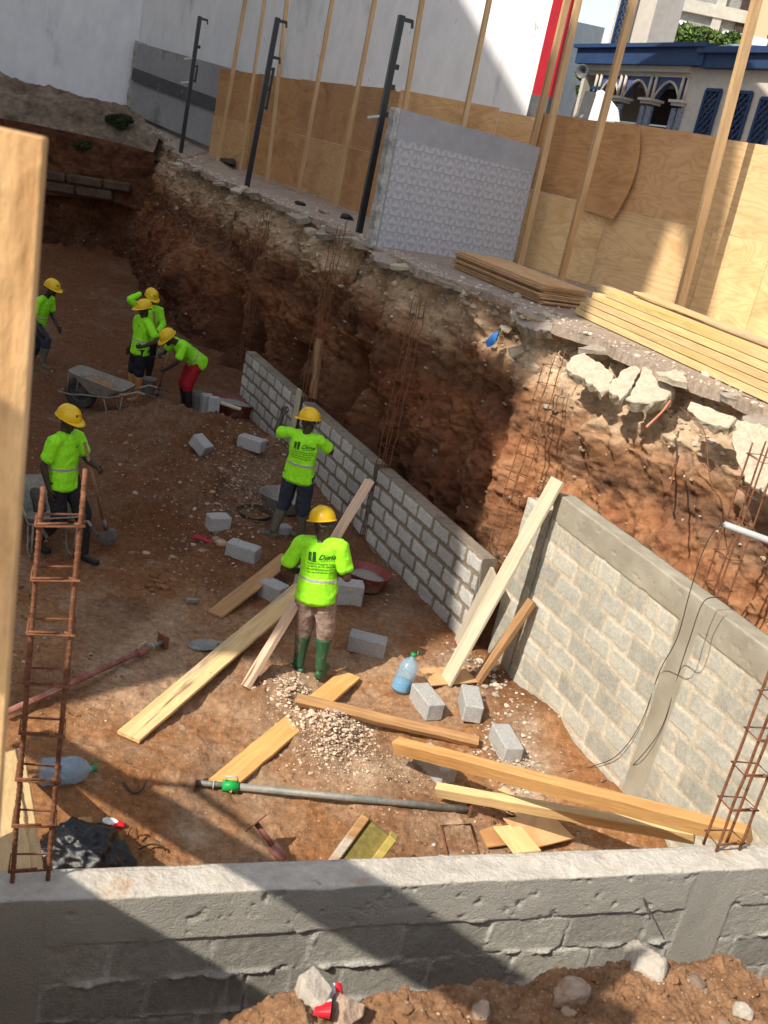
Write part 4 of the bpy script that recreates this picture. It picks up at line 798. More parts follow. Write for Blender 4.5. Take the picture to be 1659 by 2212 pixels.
def cloth(me,amp,seed,sc=(7,7,3.2)):
    n=len(me.vertices); co=np.zeros(n*3); me.vertices.foreach_get('co',co); no=np.zeros(n*3); me.vertices.foreach_get('normal',no); co=co.reshape(-1,3); no=no.reshape(-1,3)
    q=co+.08*np.stack([fbm(co,3,2,seed=seed),fbm(co,3,2,seed=seed+1),fbm(co,3,2,seed=seed+2)],-1)
    d=amp*(1.1*fbm(q*np.array(sc),1,3,seed=seed+3,ridged=True)+.6*fbm(q,11,3,seed=seed+4)); co+=no*d[:,None]; me.vertices.foreach_set('co',co.reshape(-1)); me.update()
MT['skin']=mat('dark_skin',[(.035,.018,.012),(.055,.028,.018)],sc=6,rough=.5,bump=.05,vary=.1,spec=.5)
MT['hiviz']=mat('lime_shirt',[(.27,.80,.012),(.34,.90,.02),(.30,.85,.014)],sc=5,rough=.75,bump=.15,bsc=120,vary=.10,alt=(3.5,.60,.74,[(.26,.46,.05),(.30,.52,.06)]),objr=.07)
MT['silver']=mat('silver_tape',[(.28,.31,.28),(.42,.45,.42)],sc=20,rough=.45,bump=0,vary=.1)
MT['paleband']=mat('pale_lime_edge',[(.42,.84,.05),(.48,.88,.07)],rough=.6,bump=0)
MT['hat']=mat('yellow_helmet',[(.78,.47,.002),(.84,.54,.004)],sc=5,rough=.38,bump=.0,vary=.06,spec=.5,alt=(7,.64,.70,[(.5,.3,.05),(.45,.28,.06)]),objr=.05)
MT['ink']=mat('dark_green_print',[(.012,.05,.015),(.015,.06,.02)],rough=.7,bump=0,vary=0)
TR={'black':mat('black_trousers',[(.012,.012,.014),(.02,.02,.024)],rough=.85,bump=.2),'navy':mat('dark_denim',[(.02,.026,.038),(.04,.05,.065)],sc=6,rough=.9,bump=.3),'khaki':mat('dusty_khaki',[(.25,.175,.14),(.35,.255,.205)],sc=5,rough=.95,bump=.5,vary=.3,alt=(4,.56,.66,[(.15,.09,.065),(.2,.13,.10)])),'red':mat('red_trousers',[(.28,.008,.012),(.36,.012,.018)],rough=.8,bump=.15)}
BO={'green':mat('green_rubber',[(.025,.085,.04),(.04,.115,.055)],sc=4,rough=.45,bump=.05,alt=(5,.55,.65,[(.22,.18,.12),(.22,.18,.12)])),'olive':mat('muddy_olive_rubber',[(.09,.085,.055),(.15,.125,.085)],sc=5,rough=.7,bump=.2,vary=.25),'tan':mat('tan_rubber',[(.42,.20,.065),(.5,.26,.09)],sc=4,rough=.5,bump=.05,vary=.1),'black':mat('black_rubber',[(.012,.012,.012),(.03,.026,.022)],sc=4,rough=.5,bump=.05)}
def text_mesh(txt,size,shear=0,bold=0,align='LEFT'):
    cu_=bpy.data.curves.new('t','FONT'); cu_.body=txt; cu_.size=size; cu_.shear=shear; cu_.align_x=align; cu_.offset=bold; cu_.resolution_u=3
    o=bpy.data.objects.new('t',cu_); COL.objects.link(o); dg=bpy.context.evaluated_depsgraph_get(); me=bpy.data.meshes.new_from_object(o.evaluated_get(dg)); bpy.data.objects.remove(o); bpy.data.curves.remove(cu_)
    V=[tuple(v.co) for v in me.vertices];F=[tuple(f.vertices) for f in me.polygons]; bpy.data.meshes.remove(me); return V,F
def fit_text(txt,width,**k):
    V,F=text_mesh(txt,1,**k); w_=max(v[0] for v in V)-min(v[0] for v in V); s=width/w_; x0=min(v[0] for v in V); return [((v[0]-x0)*s,v[1]*s) for v in V],F
def logo(full=True):
    """drawn mark: two round towers, the word Dima, a small line and four address lines, on a unit width"""
    V=[];F=[]
    def put(vs,fs,x,y):
        k=len(V); V.extend((v[0]+x,v[1]+y) for v in vs); F.extend(tuple(k+i for i in f) for f in fs)
    for x0,h_ in ((.04,.30),(.20,.34)):
        for j in range(3): put([(0,0),(.034,0),(.034,h_-.05+.025*math.sin((j+.5)/3*math.pi)),(0,h_-.05+.02*math.sin((j+.2)/3*math.pi))],[(0,1,2,3)],x0+j*.043,.0)
        put([(0,0),(.125,0),(.10,.03),(.03,.035)],[(0,1,2,3)],x0,h_-.045); put([(-.01,0),(.14,0),(.14,.025),(-.01,.025)],[(0,1,2,3)],x0,-.035)
    v,f=fit_text('Dima',.58,shear=.45,bold=.01); put(v,f,.42,.06)
    if full:
        v,f=fit_text('G R O U P E',.46); put(v,f,.50,-.02)
        for i,t in enumerate(('3 Rufisq da Thiaroyeel, Dakar','+33 869 94 10 / 70 158 87 88','Mail: info@dimagroupe.com','web: www.dimagroupe.com')):
            v,f=fit_text(t,.98 if i<2 else .92,bold=.012); put(v,f,0,-.14-.105*i)
    return V,F
LOGO_FULL=logo(); LOGO_S=logo(False)
def project_print(name,lg,width,org,right,up,tgt,root,off=.004):
    """lay the drawing on the surface of tgt, cast along the normal of its plane"""
    right=V3(right).normalized(); up=V3(up); up=(up-right*up.dot(right)).normalized(); nrm=right.cross(up); me=tgt.data
    bvh=BVHTree.FromPolygons([v.co for v in me.vertices],[p.vertices[:] for p in me.polygons]); V=[]
    for x,y in lg[0]:
        p=V3(org)+right*(x-.5)*width+up*y*width; h_=bvh.ray_cast(p+nrm*.5,-nrm); V.append((h_[0]+nrm*off) if h_[0] is not None else p)
    m2=bpy.data.meshes.new(name); m2.from_pydata([tuple(v) for v in V],[],lg[1]); return link(name,m2,MT['ink'],root)
def person(loc,face,label,J={},tr='black',bt='olive',long=False,head=(0,1,-.1),boot=.38,feet=((-.35,1,0),(.2,1,0)),hands=None,scale=1.,backprint=False,chest=False,hatlogo=True,tuck=0.,seed=0,voxel=.0075,headup=(0,0,1),collar=True,hatyaw=0):
    root=empty('person',loc,label,'person','workers in lime shirts and yellow helmets',rz=math.atan2(face[1],face[0])-math.pi/2); root.scale=(scale,)*3
    j=dict(pel=(0,0,.95),neck=(0,-.01,1.46),head=None,shL=(-.185,0,1.41),shR=(.185,0,1.41),hipL=(-.095,0,.93),hipR=(.095,0,.93),knL=(-.11,.03,.50),knR=(.11,.03,.50),anL=(-.12,-.02,.085),anR=(.12,-.02,.085),elL=(-.25,-.03,1.13),elR=(.25,-.03,1.13),wrL=(-.24,.06,.88),wrR=(.24,.06,.88)); j.update(J)
    j={k:(V3(v) if v is not None else None) for k,v in j.items()}
    hf=V3(head).normalized(); hu=V3(headup); hu=(hu-hf*hu.dot(hf)).normalized(); hr=hf.cross(hu); HM=Matrix((hr,hf,hu)).transposed()
    hc=j['head'] or j['neck']+V3(0,.02,.165); lat=(j['shR']-j['shL']).normalized(); sp=(j['neck']-j['pel']); L_=sp.length; spd=sp.normalized(); fwd=spd.cross(-lat).normalized()
    if fwd.y<0 and abs(fwd.y)>.2: fwd=-fwd
    mid_=[j['pel']+sp*t for t in (0,.25,.5,.75,.93)]
    # body: one continuous skin surface
    b=MB(); hm=lambda x,y,z: hc+HM@V3(x,y,z)
    ell(b,hm(0,-.008,.02),(.074,.096,.098),HM); ell(b,hm(0,.022,-.045),(.056,.070,.072),HM); ell(b,hm(0,.088,-.025),(.016,.022,.028),HM); ell(b,hm(0,.066,-.095),(.030,.026,.022),HM)
    ell(b,hm(0,.080,-.066),(.026,.016,.013),HM); ell(b,hm(0,.078,.018),(.052,.014,.012),HM)
    for s in(-1,1): ell(b,hm(s*.076,-.005,-.015),(.010,.020,.032),HM); ell(b,hm(s*.040,.062,-.035),(.022,.02,.024),HM)
    loft(b,[j['neck']-spd*.06,j['neck'],hc+HM@V3(0,-.02,-.06)],[(.065,.062),(.056,.055),(.054,.056)],lat)
    loft(b,mid_,[(.15,.10),(.14,.095),(.155,.105),(.165,.11),(.10,.08)],lat)
    for s,k in((-1,'L'),(1,'R')):
        sh,el,wr=j['sh'+k],j['el'+k],j['wr'+k]; limb(b,[sh,(sh+el)/2,el],[.055,.046,.039]); fd_=(wr-el).normalized(); limb(b,[el,el+fd_*.07,wr],[.040,.041,.027])
        hd=(hands or {}).get(k,(fd_,(-s,.2,0),.35)); hand(b,wr,hd[0],hd[1],s if False else -s*-1,hd[2])
        hip,kn,an=j['hip'+k],j['kn'+k],j['an'+k]; limb(b,[hip,(hip+kn)/2,kn],[.078,.07,.052]); limb(b,[kn,kn*.65+an*.35,an],[.05,.052,.036])
        ft_=V3(feet[0 if k=='L' else 1]).normalized(); limb(b,[an+V3(0,0,-.02),an+ft_*.12+V3(0,0,-.045),an+ft_*.18+V3(0,0,-.05)],[.04,.035,.03])
    bo=link('body',remesh(b,voxel,3),MT['skin'],root); smooth(bo.data)
    # shirt
    s_=MB(); hem=j['pel']-spd*.10; m5=[hem]+[j['pel']+sp*t for t in (.16,.38,.62,.84,.95)]
    loft(s_,m5,[(.205-tuck,.158-tuck),(.185,.140),(.174,.128),(.188,.130),(.180,.115),(.10,.08)],lat,24,cap=.35)
    for s,k in((-1,'L'),(1,'R')):
        sh,el,wr=j['sh'+k],j['el'+k],j['wr'+k]; limb(s_,[j['neck']-spd*.05+lat*s*.03,sh-spd*.005],[.075,.068])
        if long: limb(s_,[sh,(sh+el)/2,el],[.072,.064,.056]); limb(s_,[el,(el+wr)/2,wr],[.060,.052,.042])
        else: d=(el-sh); limb(s_,[sh,sh+d*.4,sh+d*.72],[.070,.069,.074])
    me=remesh(s_,voxel*1.1,4); cloth(me,.013,seed*7+3)
    # trim the hem flat
    bm=bmesh.new(); bm.from_mesh(me); bmesh.ops.bisect_plane(bm,geom=bm.verts[:]+bm.edges[:]+bm.faces[:],plane_co=hem+spd*.0,plane_no=-spd,clear_outer=False); bm.to_mesh(me); bm.free()
    so_=link('shirt',me,MT['hiviz'],root); smooth(me)
    # tape round the waist
    def band(t0,t1,m_,off,name,par):
        bm=bmesh.new(); bm.from_mesh(so_.data); c0=j['pel']+sp*t0; c1=j['pel']+sp*t1
        for co_,no_ in((c0,-spd),(c1,spd)): bmesh.ops.bisect_plane(bm,geom=bm.verts[:]+bm.edges[:]+bm.faces[:],plane_co=co_,plane_no=no_,clear_outer=True)
        kill=[v for v in bm.verts if ((v.co-j['pel'])-spd*((v.co-j['pel']).dot(spd))).length>.215]; bmesh.ops.delete(bm,geom=kill,context='VERTS')
        for v in bm.verts: v.co+=v.normal*off
        m2=bpy.data.meshes.new(name); bm.to_mesh(m2); bm.free(); m2.materials.clear(); q=link(name,m2,m_,par); smooth(m2); return q
    bt_=band(.20,.30,MT['paleband'],.003,'reflective_band',root); tp=band(.225,.275,MT['silver'],.005,'tape',bt_)
    if backprint: project_print('back_print',LOGO_FULL,.27,j['pel']+sp*.66+lat*.035,lat,spd,so_,root)
    if chest: project_print('chest_print',LOGO_S,.085,j['pel']+sp*.72-lat*.075,-lat,spd,so_,root)
    # trousers
    t_=MB(); loft(t_,[j['pel']-V3(0,0,.10),j['pel'],j['pel']+spd*.10],[(.145,.115),(.155,.118),(.14,.10)],lat)
    for k in 'LR':
        hip,kn,an=j['hip'+k],j['kn'+k],j['an'+k]; top=an+(kn-an)*min(1,max(.2,(boot-.085)/max(.1,(kn-an).length)))
        limb(t_,[hip,(hip+kn)/2,kn,top],[.104,.098,.086,.070],16)
    me=remesh(t_,voxel*1.2,3); cloth(me,.014,seed*5+9,(7,7,7)); to_=link('trousers',me,TR[tr],root); smooth(me)
    for i,k in enumerate('LR'):
        kn,an=j['kn'+k],j['an'+k]; d=(kn-an).normalized(); ft_=V3(feet[i]); ft_.z=0; ft_.normalize(); up_=V3(0,0,1); x=MB(); bl=boot-.085
        loft(x,[an-d*.0,an+d*bl*.45,an+d*bl*.96,an+d*bl],[(.050,.056),(.058,.062),(.078,.080),(.082,.084)],ft_.cross(up_),16,cap=.05)
        lt=ft_.cross(up_); loft(x,[an-ft_*.055+up_*-.045,an+ft_*.03+up_*-.035,an+ft_*.13+up_*-.050,an+ft_*.195+up_*-.052],[(.036,.034),(.043,.045),(.048,.034),(.038,.028)],lt,14)
        loft(x,[an-ft_*.06+up_*-.074,an+ft_*.20+up_*-.074],[(.042,.012),(.046,.012)],lt,10)
        me=remesh(x,.007,3); q=link('boot',me,BO[bt],root); smooth(me)
    # helmet
    h_=MB(); n=40; K=12; V=[];F=[]; hc2=hm(0,-.005,.035)
    for i in range(K+1):
        th=math.pi/2*i/K
        for q in range(n):
            a=2*math.pi*q/n; rr=math.cos(th)**.85 if i<K else .01; rx,ry=.124*rr,.147*rr; z=.132*math.sin(th)
            ridge=.007*math.exp(-(math.cos(a)*rr/.20)**2)*math.sin(th)**.5*(1 if abs(math.sin(a))>.2 else .3)
            V.append(hc2+HM@V3(rx*math.cos(a),ry*math.sin(a),z+ridge))
    for i in range(K):
        for q in range(n): F.append((i*n+q,i*n+(q+1)%n,(i+1)*n+(q+1)%n,(i+1)*n+q))
    h_.add(V,F); V=[];F=[]
    rings=[(0,.0),(1,-.004),(1.0,-.010),(0,-.012)]
    for kk,(o_out,dz) in enumerate(rings):
        for q in range(n):
            a=2*math.pi*q/n; f_=max(0,math.sin(a))**2.2; ext=(.012+.058*f_)*o_out; V.append(hc2+HM@V3((.122+ext*.8)*math.cos(a),(.145+ext)*math.sin(a),dz-.016*f_*o_out+(.004 if kk==0 else 0)))
    for i in range(4):
        for q in range(n): F.append((i*n+q,i*n+(q+1)%n,((i+1)%4)*n+(q+1)%n,((i+1)%4)*n+q))
    h_.add(V,F); ho=h_.build('helmet',MT['hat'],root,sm=True,fixn=True)
    x=MB()
    for s in(-1,1): x.tube([hm(s*.10,-.02,.035),hm(s*.082,.01,-.05),hm(s*.02,.05,-.128)],.0035,5)
    x.tube([hm(-.09,-.06,.03),hm(-.06,-.11,-.02),hm(.06,-.11,-.02),hm(.09,-.06,.03)],.010,6); x.build('strap',MT['dgrey'],ho,sm=True)
    if hatlogo:
        try: project_print('helmet_logo',LOGO_S,.085,hc2+HM@V3(0,.10,.045),-hr,hu*1.0+hf*-.45,ho,ho,.003)
        except Exception as e: print(e)
    return root,j
def G(px,py,dz=0.):
    z=FL
    for _ in range(5): p=at(px,py,z=z+dz); z=fz(p[0],p[1])
    return np.array([p[0],p[1],z+dz])
def ground_loc(px,py): return tuple(G(px,py))
p7,j7=person(ground_loc(668,1458),(.10,1),'person in khaki trousers and green boots seen from behind, carrying a long plank',
 J=dict(elL=(-.34,-.02,1.10),wrL=(-.14,.17,1.03),elR=(.29,-.03,1.12),wrR=(.14,.20,1.10),shL=(-.19,0,1.40),shR=(.19,0,1.42),knL=(-.10,.04,.50),anL=(-.12,0,.085),anR=(.10,.02,.085),neck=(0,.02,1.45),head=(-.02,.06,1.60)),
 tr='khaki',bt='green',boot=.42,feet=((-.9,.35,0),(.15,1,0)),hands={'L':((.6,.7,.1),(.3,-.5,.5),.9),'R':((-.5,.8,.3),(-.3,-.5,.5),.9)},head=(-.62,.75,-.28),backprint=True,seed=1,hatlogo=False)
p6,j6=person(ground_loc(622,1166),(.25,1),'person in dark jeans seen from behind with left arm raised, facing the middle wall segment',
 J=dict(elL=(-.42,.06,1.36),wrL=(-.44,.22,1.54),elR=(.31,.14,1.27),wrR=(.16,.36,1.30),shL=(-.19,0,1.41),shR=(.19,.01,1.41),knL=(-.14,.02,.50),anL=(-.2,-.06,.085),anR=(.13,.10,.085)),
 tr='navy',bt='olive',boot=.40,feet=((-1,-.1,0),(-.8,.5,0)),hands={'L':((.0,.3,1),(.2,1,0),1.0)},head=(-.95,.25,-.12),backprint=True,seed=2,hatlogo=False)
p5,j5=person(ground_loc(122,1196),(.95,-.34),'person stepping right beside the left wheelbarrow, holding an upright shovel',
 J=dict(elR=(.26,-.06,1.12),wrR=(.24,.02,.87),elL=(-.22,.12,1.15),wrL=(-.16,.36,1.12),knL=(-.09,.26,.52),anL=(-.10,.30,.085),knR=(.1,.08,.50),anR=(.1,-.22,.11),hipL=(-.09,.02,.92),hipR=(.09,-.01,.92)),
 tr='black',bt='black',boot=.36,feet=((0,1,0),(0,1,0)),hands={'L':((.5,.8,.1),(.5,-.3,0),1.2)},head=(.05,1,-.18),chest=True,seed=3)
p2,j2=person(ground_loc(291,862),(-.75,-.75),'person in black trousers and tan boots with hand on hip, standing behind the wheelbarrow handles',
 J=dict(elR=(.27,-.04,1.13),wrR=(.28,.04,.88),elL=(-.43,-.08,1.16),wrL=(-.24,.10,1.02),anL=(-.10,.0,.085),anR=(.12,.02,.085)),
 tr='black',bt='tan',boot=.45,feet=((-.1,1,0),(.2,1,0)),hands={'L':((.7,.5,-.2),(.5,-.5,0),.6)},head=(.1,1,-.22),chest=True,seed=4,voxel=.009)
p3,j3=person(ground_loc(306,826),(.55,-.8),'person in long sleeved lime shirt with raised arm, behind the person in tan boots',
 J=dict(elR=(.40,.02,1.55),wrR=(.20,-.02,1.66),elL=(-.25,.10,1.16),wrL=(-.10,.30,1.05)),tr='black',bt='black',long=True,head=(-.2,1,-.35),hands={'L':((.6,.7,0),(.5,-.3,0),1.1)},seed=5,voxel=.009)
p4,j4=person(ground_loc(394,886),(-.75,-.62),'person in red trousers bending over a shovel beside the soil heap',
 J=dict(pel=(0,-.14,.90),hipL=(-.09,-.14,.88),hipR=(.09,-.14,.88),neck=(0,.26,1.20),head=(0,.42,1.27),shL=(-.18,.20,1.18),shR=(.18,.20,1.18),elL=(-.20,.30,.92),wrL=(-.05,.42,.74),elR=(.20,.36,.98),wrR=(.04,.50,.98),knL=(-.11,.02,.48),knR=(.11,.0,.48),anL=(-.15,-.05,.085),anR=(.15,-.1,.085)),
 tr='red',bt='black',boot=.40,head=(0,.75,-.65),hands={'L':((.4,.6,-.3),(.6,-.4,0),1.2),'R':((-.5,.5,-.2),(-.5,-.4,0),1.2)},seed=6,voxel=.009)
p1,j1=person(ground_loc(70,812),(.97,-.25),'person climbing to the right with one boot on a lump, leftmost beside the blurred post',
 J=dict(neck=(0,.16,1.40),head=(0,.27,1.57),shL=(-.18,.13,1.34),shR=(.18,.15,1.34),elR=(.24,.10,1.08),wrR=(.22,.24,.86),elL=(-.25,.12,1.08),wrL=(-.2,.30,.90),knR=(.10,.30,.68),anR=(.10,.26,.28),knL=(-.1,-.02,.5),anL=(-.1,-.20,.085)),
 tr='navy',bt='olive',boot=.36,head=(.15,1,-.2),seed=7,voxel=.009)
for r_,jj in ((p1,j1),):
    pass
# boots of the climbing worker rest on a clod
p7.rotation_euler=(0,R_(-5),p7.rotation_euler.z)
def to_world(root,p): 
    return Matrix.Translation(root.location)@root.rotation_euler.to_matrix().to_4x4()@Matrix.Scale(root.scale[0],4)@V3(p)
# ------------------------------------------------------------- site objects
def plank(a,b,w,t,m,label,cat='plank',up=(0,0,1),group=None,name='plank',warp=.006,seed=0,parent=None):
    a=V3(a);b=V3(b);d=b-a;L=d.length;x_=d.normalized();z_=V3(up);z_=(z_-x_*z_.dot(x_)).normalized();y_=z_.cross(x_)
    n=max(4,int(L/.12)); V=[];F=[]; ch=min(.004,t*.2); prof=[(-w/2+ch,-t/2),(w/2-ch,-t/2),(w/2,-t/2+ch),(w/2,t/2-ch),(w/2-ch,t/2),(-w/2+ch,t/2),(-w/2,t/2-ch),(-w/2,-t/2+ch)]
    for i in range(n+1):
        s=i/n; o=warp*mnoise.noise(Vector((s*3,seed,0)))*(4*s*(1-s)); e=.004*mnoise.noise(Vector((s*L*9,seed+3,0)))+.003*mnoise.noise(Vector((s*L*31,seed+5,0)))
        for py,pz in prof: V.append((s*L,py*(1+e/w*3)+o,pz+o*.8))
    for i in range(n):
        for j in range(8): F.append((i*8+j,i*8+(j+1)%8,(i+1)*8+(j+1)%8,(i+1)*8+j))
    F.append(tuple(range(7,-1,-1)));F.append(tuple(n*8+j for j in range(8)))
    me=bpy.data.meshes.new(name); me.from_pydata(V,[],F); bm=bmesh.new(); bm.from_mesh(me); bmesh.ops.recalc_face_normals(bm,faces=bm.faces); bm.to_mesh(me); bm.free()
    o=link(name,me,m,parent); M=Matrix((x_,y_,z_)).transposed().to_4x4(); M.translation=a; o.matrix_world=M
    if label: tag(o,label,cat,group)
    return o
yb=Vector
GP='loose planks and beams on the pit floor'
# A resting on the small block, B the long wide one, D the orange one, E and F, G beams
a=G(464,1329,.02); b=at(622,1203,z=a[2]+.30); plank(a,b,.20,.03,MT['plank_b'],'short brown plank stained with cement, resting on a block left of the khaki worker',group=GP,seed=1)
a=G(277,1592,.03); b=at(655,1268,z=a[2]+.26); plank(a,b,.225,.035,MT['plank_y'],'long wide yellow plank with a cement splash on its lower end',group=GP,seed=2)
a=G(476,1697,.03); b=G(757,1458,.05); plank(a,b,.22,.035,MT['plank_o'],'wide orange plank lying under the brown beam near the pale rubble heap',group=GP,seed=3)
a=G(640,1510,.11); b=G(1032,1603,.06); plank(a,b,.10,.065,MT['plank_b'],'brown beam laid over the end of the wide orange plank',group=GP,seed=4,up=(.2,-.5,1))
F0_=at(857,1610,z=FL+.27); F1_=at(1618,1808,z=-2.15); plank(F0_,F1_,.10,.12,MT['plank_o'],'longest thick orange beam running to the right behind the near wall',group=GP,seed=5,up=(.1,-.35,1))
G0_=G(945,1706,.12); G1_=at(1500,1806,z=-2.75); plank(G0_,G1_,.075,.11,MT['plank_y'],'thinner yellow brown beam passing under the longest orange beam',group=GP,seed=6,up=(.1,-.35,1))
a=G(1078,1706,.05); b=G(1172,1800,.05); plank(a,b,.17,.022,MT['plank_y'],'short pale board under the thinner beam, above the plywood scraps','board',group='board scraps by the near wall',seed=7)
a=G(1095,1785,.08); b=G(1140,1842,.08); plank(a,b,.25,.02,MT['plank_y'],'square pale board scrap lying on the plywood piece','board',group='board scraps by the near wall',seed=8,name='board')
def sheet(px,dz,th,m,label,name='plywood_scrap',group='board scraps by the near wall'):
    P=[V3(G(x_,y_,dz)) for x_,y_ in px]; zz=max(p.z for p in P); x=MB(); n=(P[1]-P[0]).cross(P[2]-P[0]).normalized(); n=n if n.z>0 else -n; x.prism([(p.x,p.y,zz) for p in P],(0,0,th)); tag(x.build(name,m,loc=tuple(P[0])),label,'board',group)
sheet([(1085,1775),(1190,1765),(1240,1812),(1148,1838)],.045,.012,T,'tan plywood scrap lying under the square pale board')
sheet([(1034,1800),(1080,1782),(1110,1826),(1052,1832)],.03,.012,O,'small orange plywood scrap left of the square pale board')
sheet([(905,1450),(1000,1440),(1030,1478),(930,1490)],.02,.012,T,'flat plywood scrap under the foot of the leaning plank')
# carried plank: foot on the ground, held in front of the worker, end in the air
a=V3(G(530,1484,.02)); q=V3(at(700,1202,Y=p7.location.y+.34)); d=(q-a).normalized()
best=min((abs(pr(a+d*s)[0]-797)+abs(pr(a+d*s)[1]-1037),s) for s in np.linspace(1,8,400)); b=a+d*best[1]
plank(a,b,.105,.055,MT['plank_p'],'long pinkish plank held by the worker in khaki trousers','plank',up=(-.75,-.45,.5),seed=9)
# leaning planks on the right wall
def on_rw(px,py,off): n=np.array([rd[1],-rd[0],0]); n=n if n[1]<0 else -n; p=np.array([r0[0],r0[1],0])+n*off; return at(px,py,plane=(p,n))
rn_=(-.9,-.44,.35)
a=G(963,1473,.02); b=on_rw(1205,1036,.06); plank(a,b,.205,.035,MT['plank_g'],'long cement grey plank leaning against the top of the tall pale wall',up=rn_,seed=10)
a=G(990,1392,.02); b=on_rw(1068,1238,.30); plank(a,b,.20,.035,MT['plank_g'],'shorter grey plank leaning behind the long cement grey plank',up=rn_,seed=11)
a=G(1030,1472,.02); b=on_rw(1150,1298,.08); plank(a,b,.11,.06,MT['plank_b'],'short brown beam leaning low against the tall pale wall',up=rn_,seed=12)
for k,(x0,x1,w_) in enumerate(((14,34,.14),(36,68,.11))):
    a=at(x0,1628,z=FL+.35); b=at(x1,1905,z=-1.55); plank(a,b,w_,.035,MT['plank_y'],('wide' if k==0 else 'narrow')+' yellow board leaning behind the left end of the near wall',group='boards behind the rebar ladder',up=(0,-.6,1),seed=13+k)
a=G(184,1768,.05); b=G(183,1812,.05); plank(a,b,.10,.03,MT['plank_b'],'short wood offcut standing by the black plastic bag','wood',name='wood_offcut',seed=16)
# upright boards at the block wall joints
ja=V3(tuple(mpt(2.85)-np.array([.873,.487])*.05)+(FL,)); plank(ja,ja+Vector((0,0,1.22)),.16,.03,MT['plank_g'],'wet upright board covering the joint between two block wall segments','board',up=(-.87,-.48,0),name='board',seed=17)
jb=at(676,860,Y=15.15); jt=at(690,733,Y=15.15); plank(jb,jt,.13,.04,MT['plank_b'],'upright brown timber behind the wall segments, next to hanging rebar',up=(-.5,-.87,0),seed=18)
# shoring props
MT['rust']=mat('rusty_steel',[(.12,.042,.02),(.21,.085,.04),(.15,.058,.028)],sc=12,rough=.85,bump=.4,vary=.3,spec=.3)
MT['rust_red']=mat('dusty_red_paint',[(.20,.055,.045),(.30,.12,.09),(.35,.20,.16)],sc=7,rough=.8,bump=.2,vary=.2)
MT['steel']=mat('dirty_grey_steel',[(.16,.165,.15),(.26,.26,.235),(.33,.29,.23)],sc=6,rough=.6,bump=.2,vary=.2,metal=.3)
MT['green']=mat('green_paint',[(.01,.30,.055),(.015,.36,.07)],rough=.4,bump=.05,vary=.1)
MT['galv']=mat('pale_galvanised',[(.42,.44,.36),(.5,.52,.42)],rough=.5,bump=0)
def prop(a,b,m1,m2,mc,label,split=.12,plates=(1,1),r=.03,handle=True):
    a=V3(a);b=V3(b);d=(b-a).normalized(); root=empty('shoring_prop',a,label,'prop','steel shoring props'); c_=a+(b-a)*split
    x=MB(); x.tube([c_,b],r,14); part(x,'outer_tube',m1,root,sm=True)
    x=MB(); x.tube([a,c_],r*.78,12); part(x,'inner_tube',m2,root,sm=True)
    up=Vector((0,0,1)); up=(up-d*up.dot(d)).normalized(); lt=d.cross(up)
    for e,f,fl in ((a,-1,plates[0]),(b,1,plates[1])):
        if fl: x=MB(); x.bar(e-d*.004,e+d*.006,.14,.14,up=up); part(x,'end_plate',MT['rust'],root)
    x=MB(); x.tube([c_-d*.02,c_+d*.11],r*1.5,16); part(x,'collar',mc,root,sm=True)
    if handle:
        for s in(-1,1): x=MB(); k0=c_+up*s*r*1.3; x.tube([k0+d*.0,k0+up*s*.05+d*.0,k0+up*s*.055+d*.09,k0+d*.10],.007,8); part(x,'handle',MT['galv'],root,sm=True)
        x=MB(); x.tube([c_-d*.09+lt*r*1.1*math.cos(t)+up*r*1.1*math.sin(t) for t in np.linspace(0,2*math.pi,14)[:-1]],.005,6,closed=True); part(x,'pin',MT['galv'],root,sm=True)
    return root
prop(G(421,1690,.05),G(1012,1749,.045),MT['steel'],MT['steel'],MT['green'],'long grey shoring prop with a green collar lying on the floor',.105)
prop(G(352,1386,.07),G(8,1541,.08),MT['rust_red'],MT['steel'],MT['rust_red'],'long dusty red shoring prop lying at the left below the soil heap',.13,(1,0),r=.028)
prop(at(553,1778,z=FL+.28),at(632,1885,z=FL+.05),MT['rust_red'],MT['rust_red'],MT['rust_red'],'short red shoring prop end with a square plate by the near wall',.5,(1,0),r=.027,handle=False)
# yellow formwork beam
a=V3(at(822,1782,z=FL+.62)); b=V3(at(742,1890,z=FL+.2)); d=(b-a).normalized(); root=empty('formwork_beam',a,'yellow formwork beam piece leaning just behind the near wall','beam'); up=Vector((.15,-.55,.8)); up=(up-d*up.dot(d)).normalized(); lt=d.cross(up)
for s in(-1,1): x=MB(); x.bar(a+lt*s*.12,b+lt*s*.12,.065,.11,up=up); part(x,'flange',MT['formply'] if s<0 else MT['plank_b'],root,bevel=.008)
x=MB(); x.bar(a+d*.02,b-d*.01,.18,.035,up=up); part(x,'web',mat('olive_formwork_web',[(.17,.135,.035),(.25,.20,.06)],sc=4,rough=.8,bump=.3,vary=.3,alt=(4,.58,.66,[(.06,.05,.03),(.3,.24,.14)])),root)
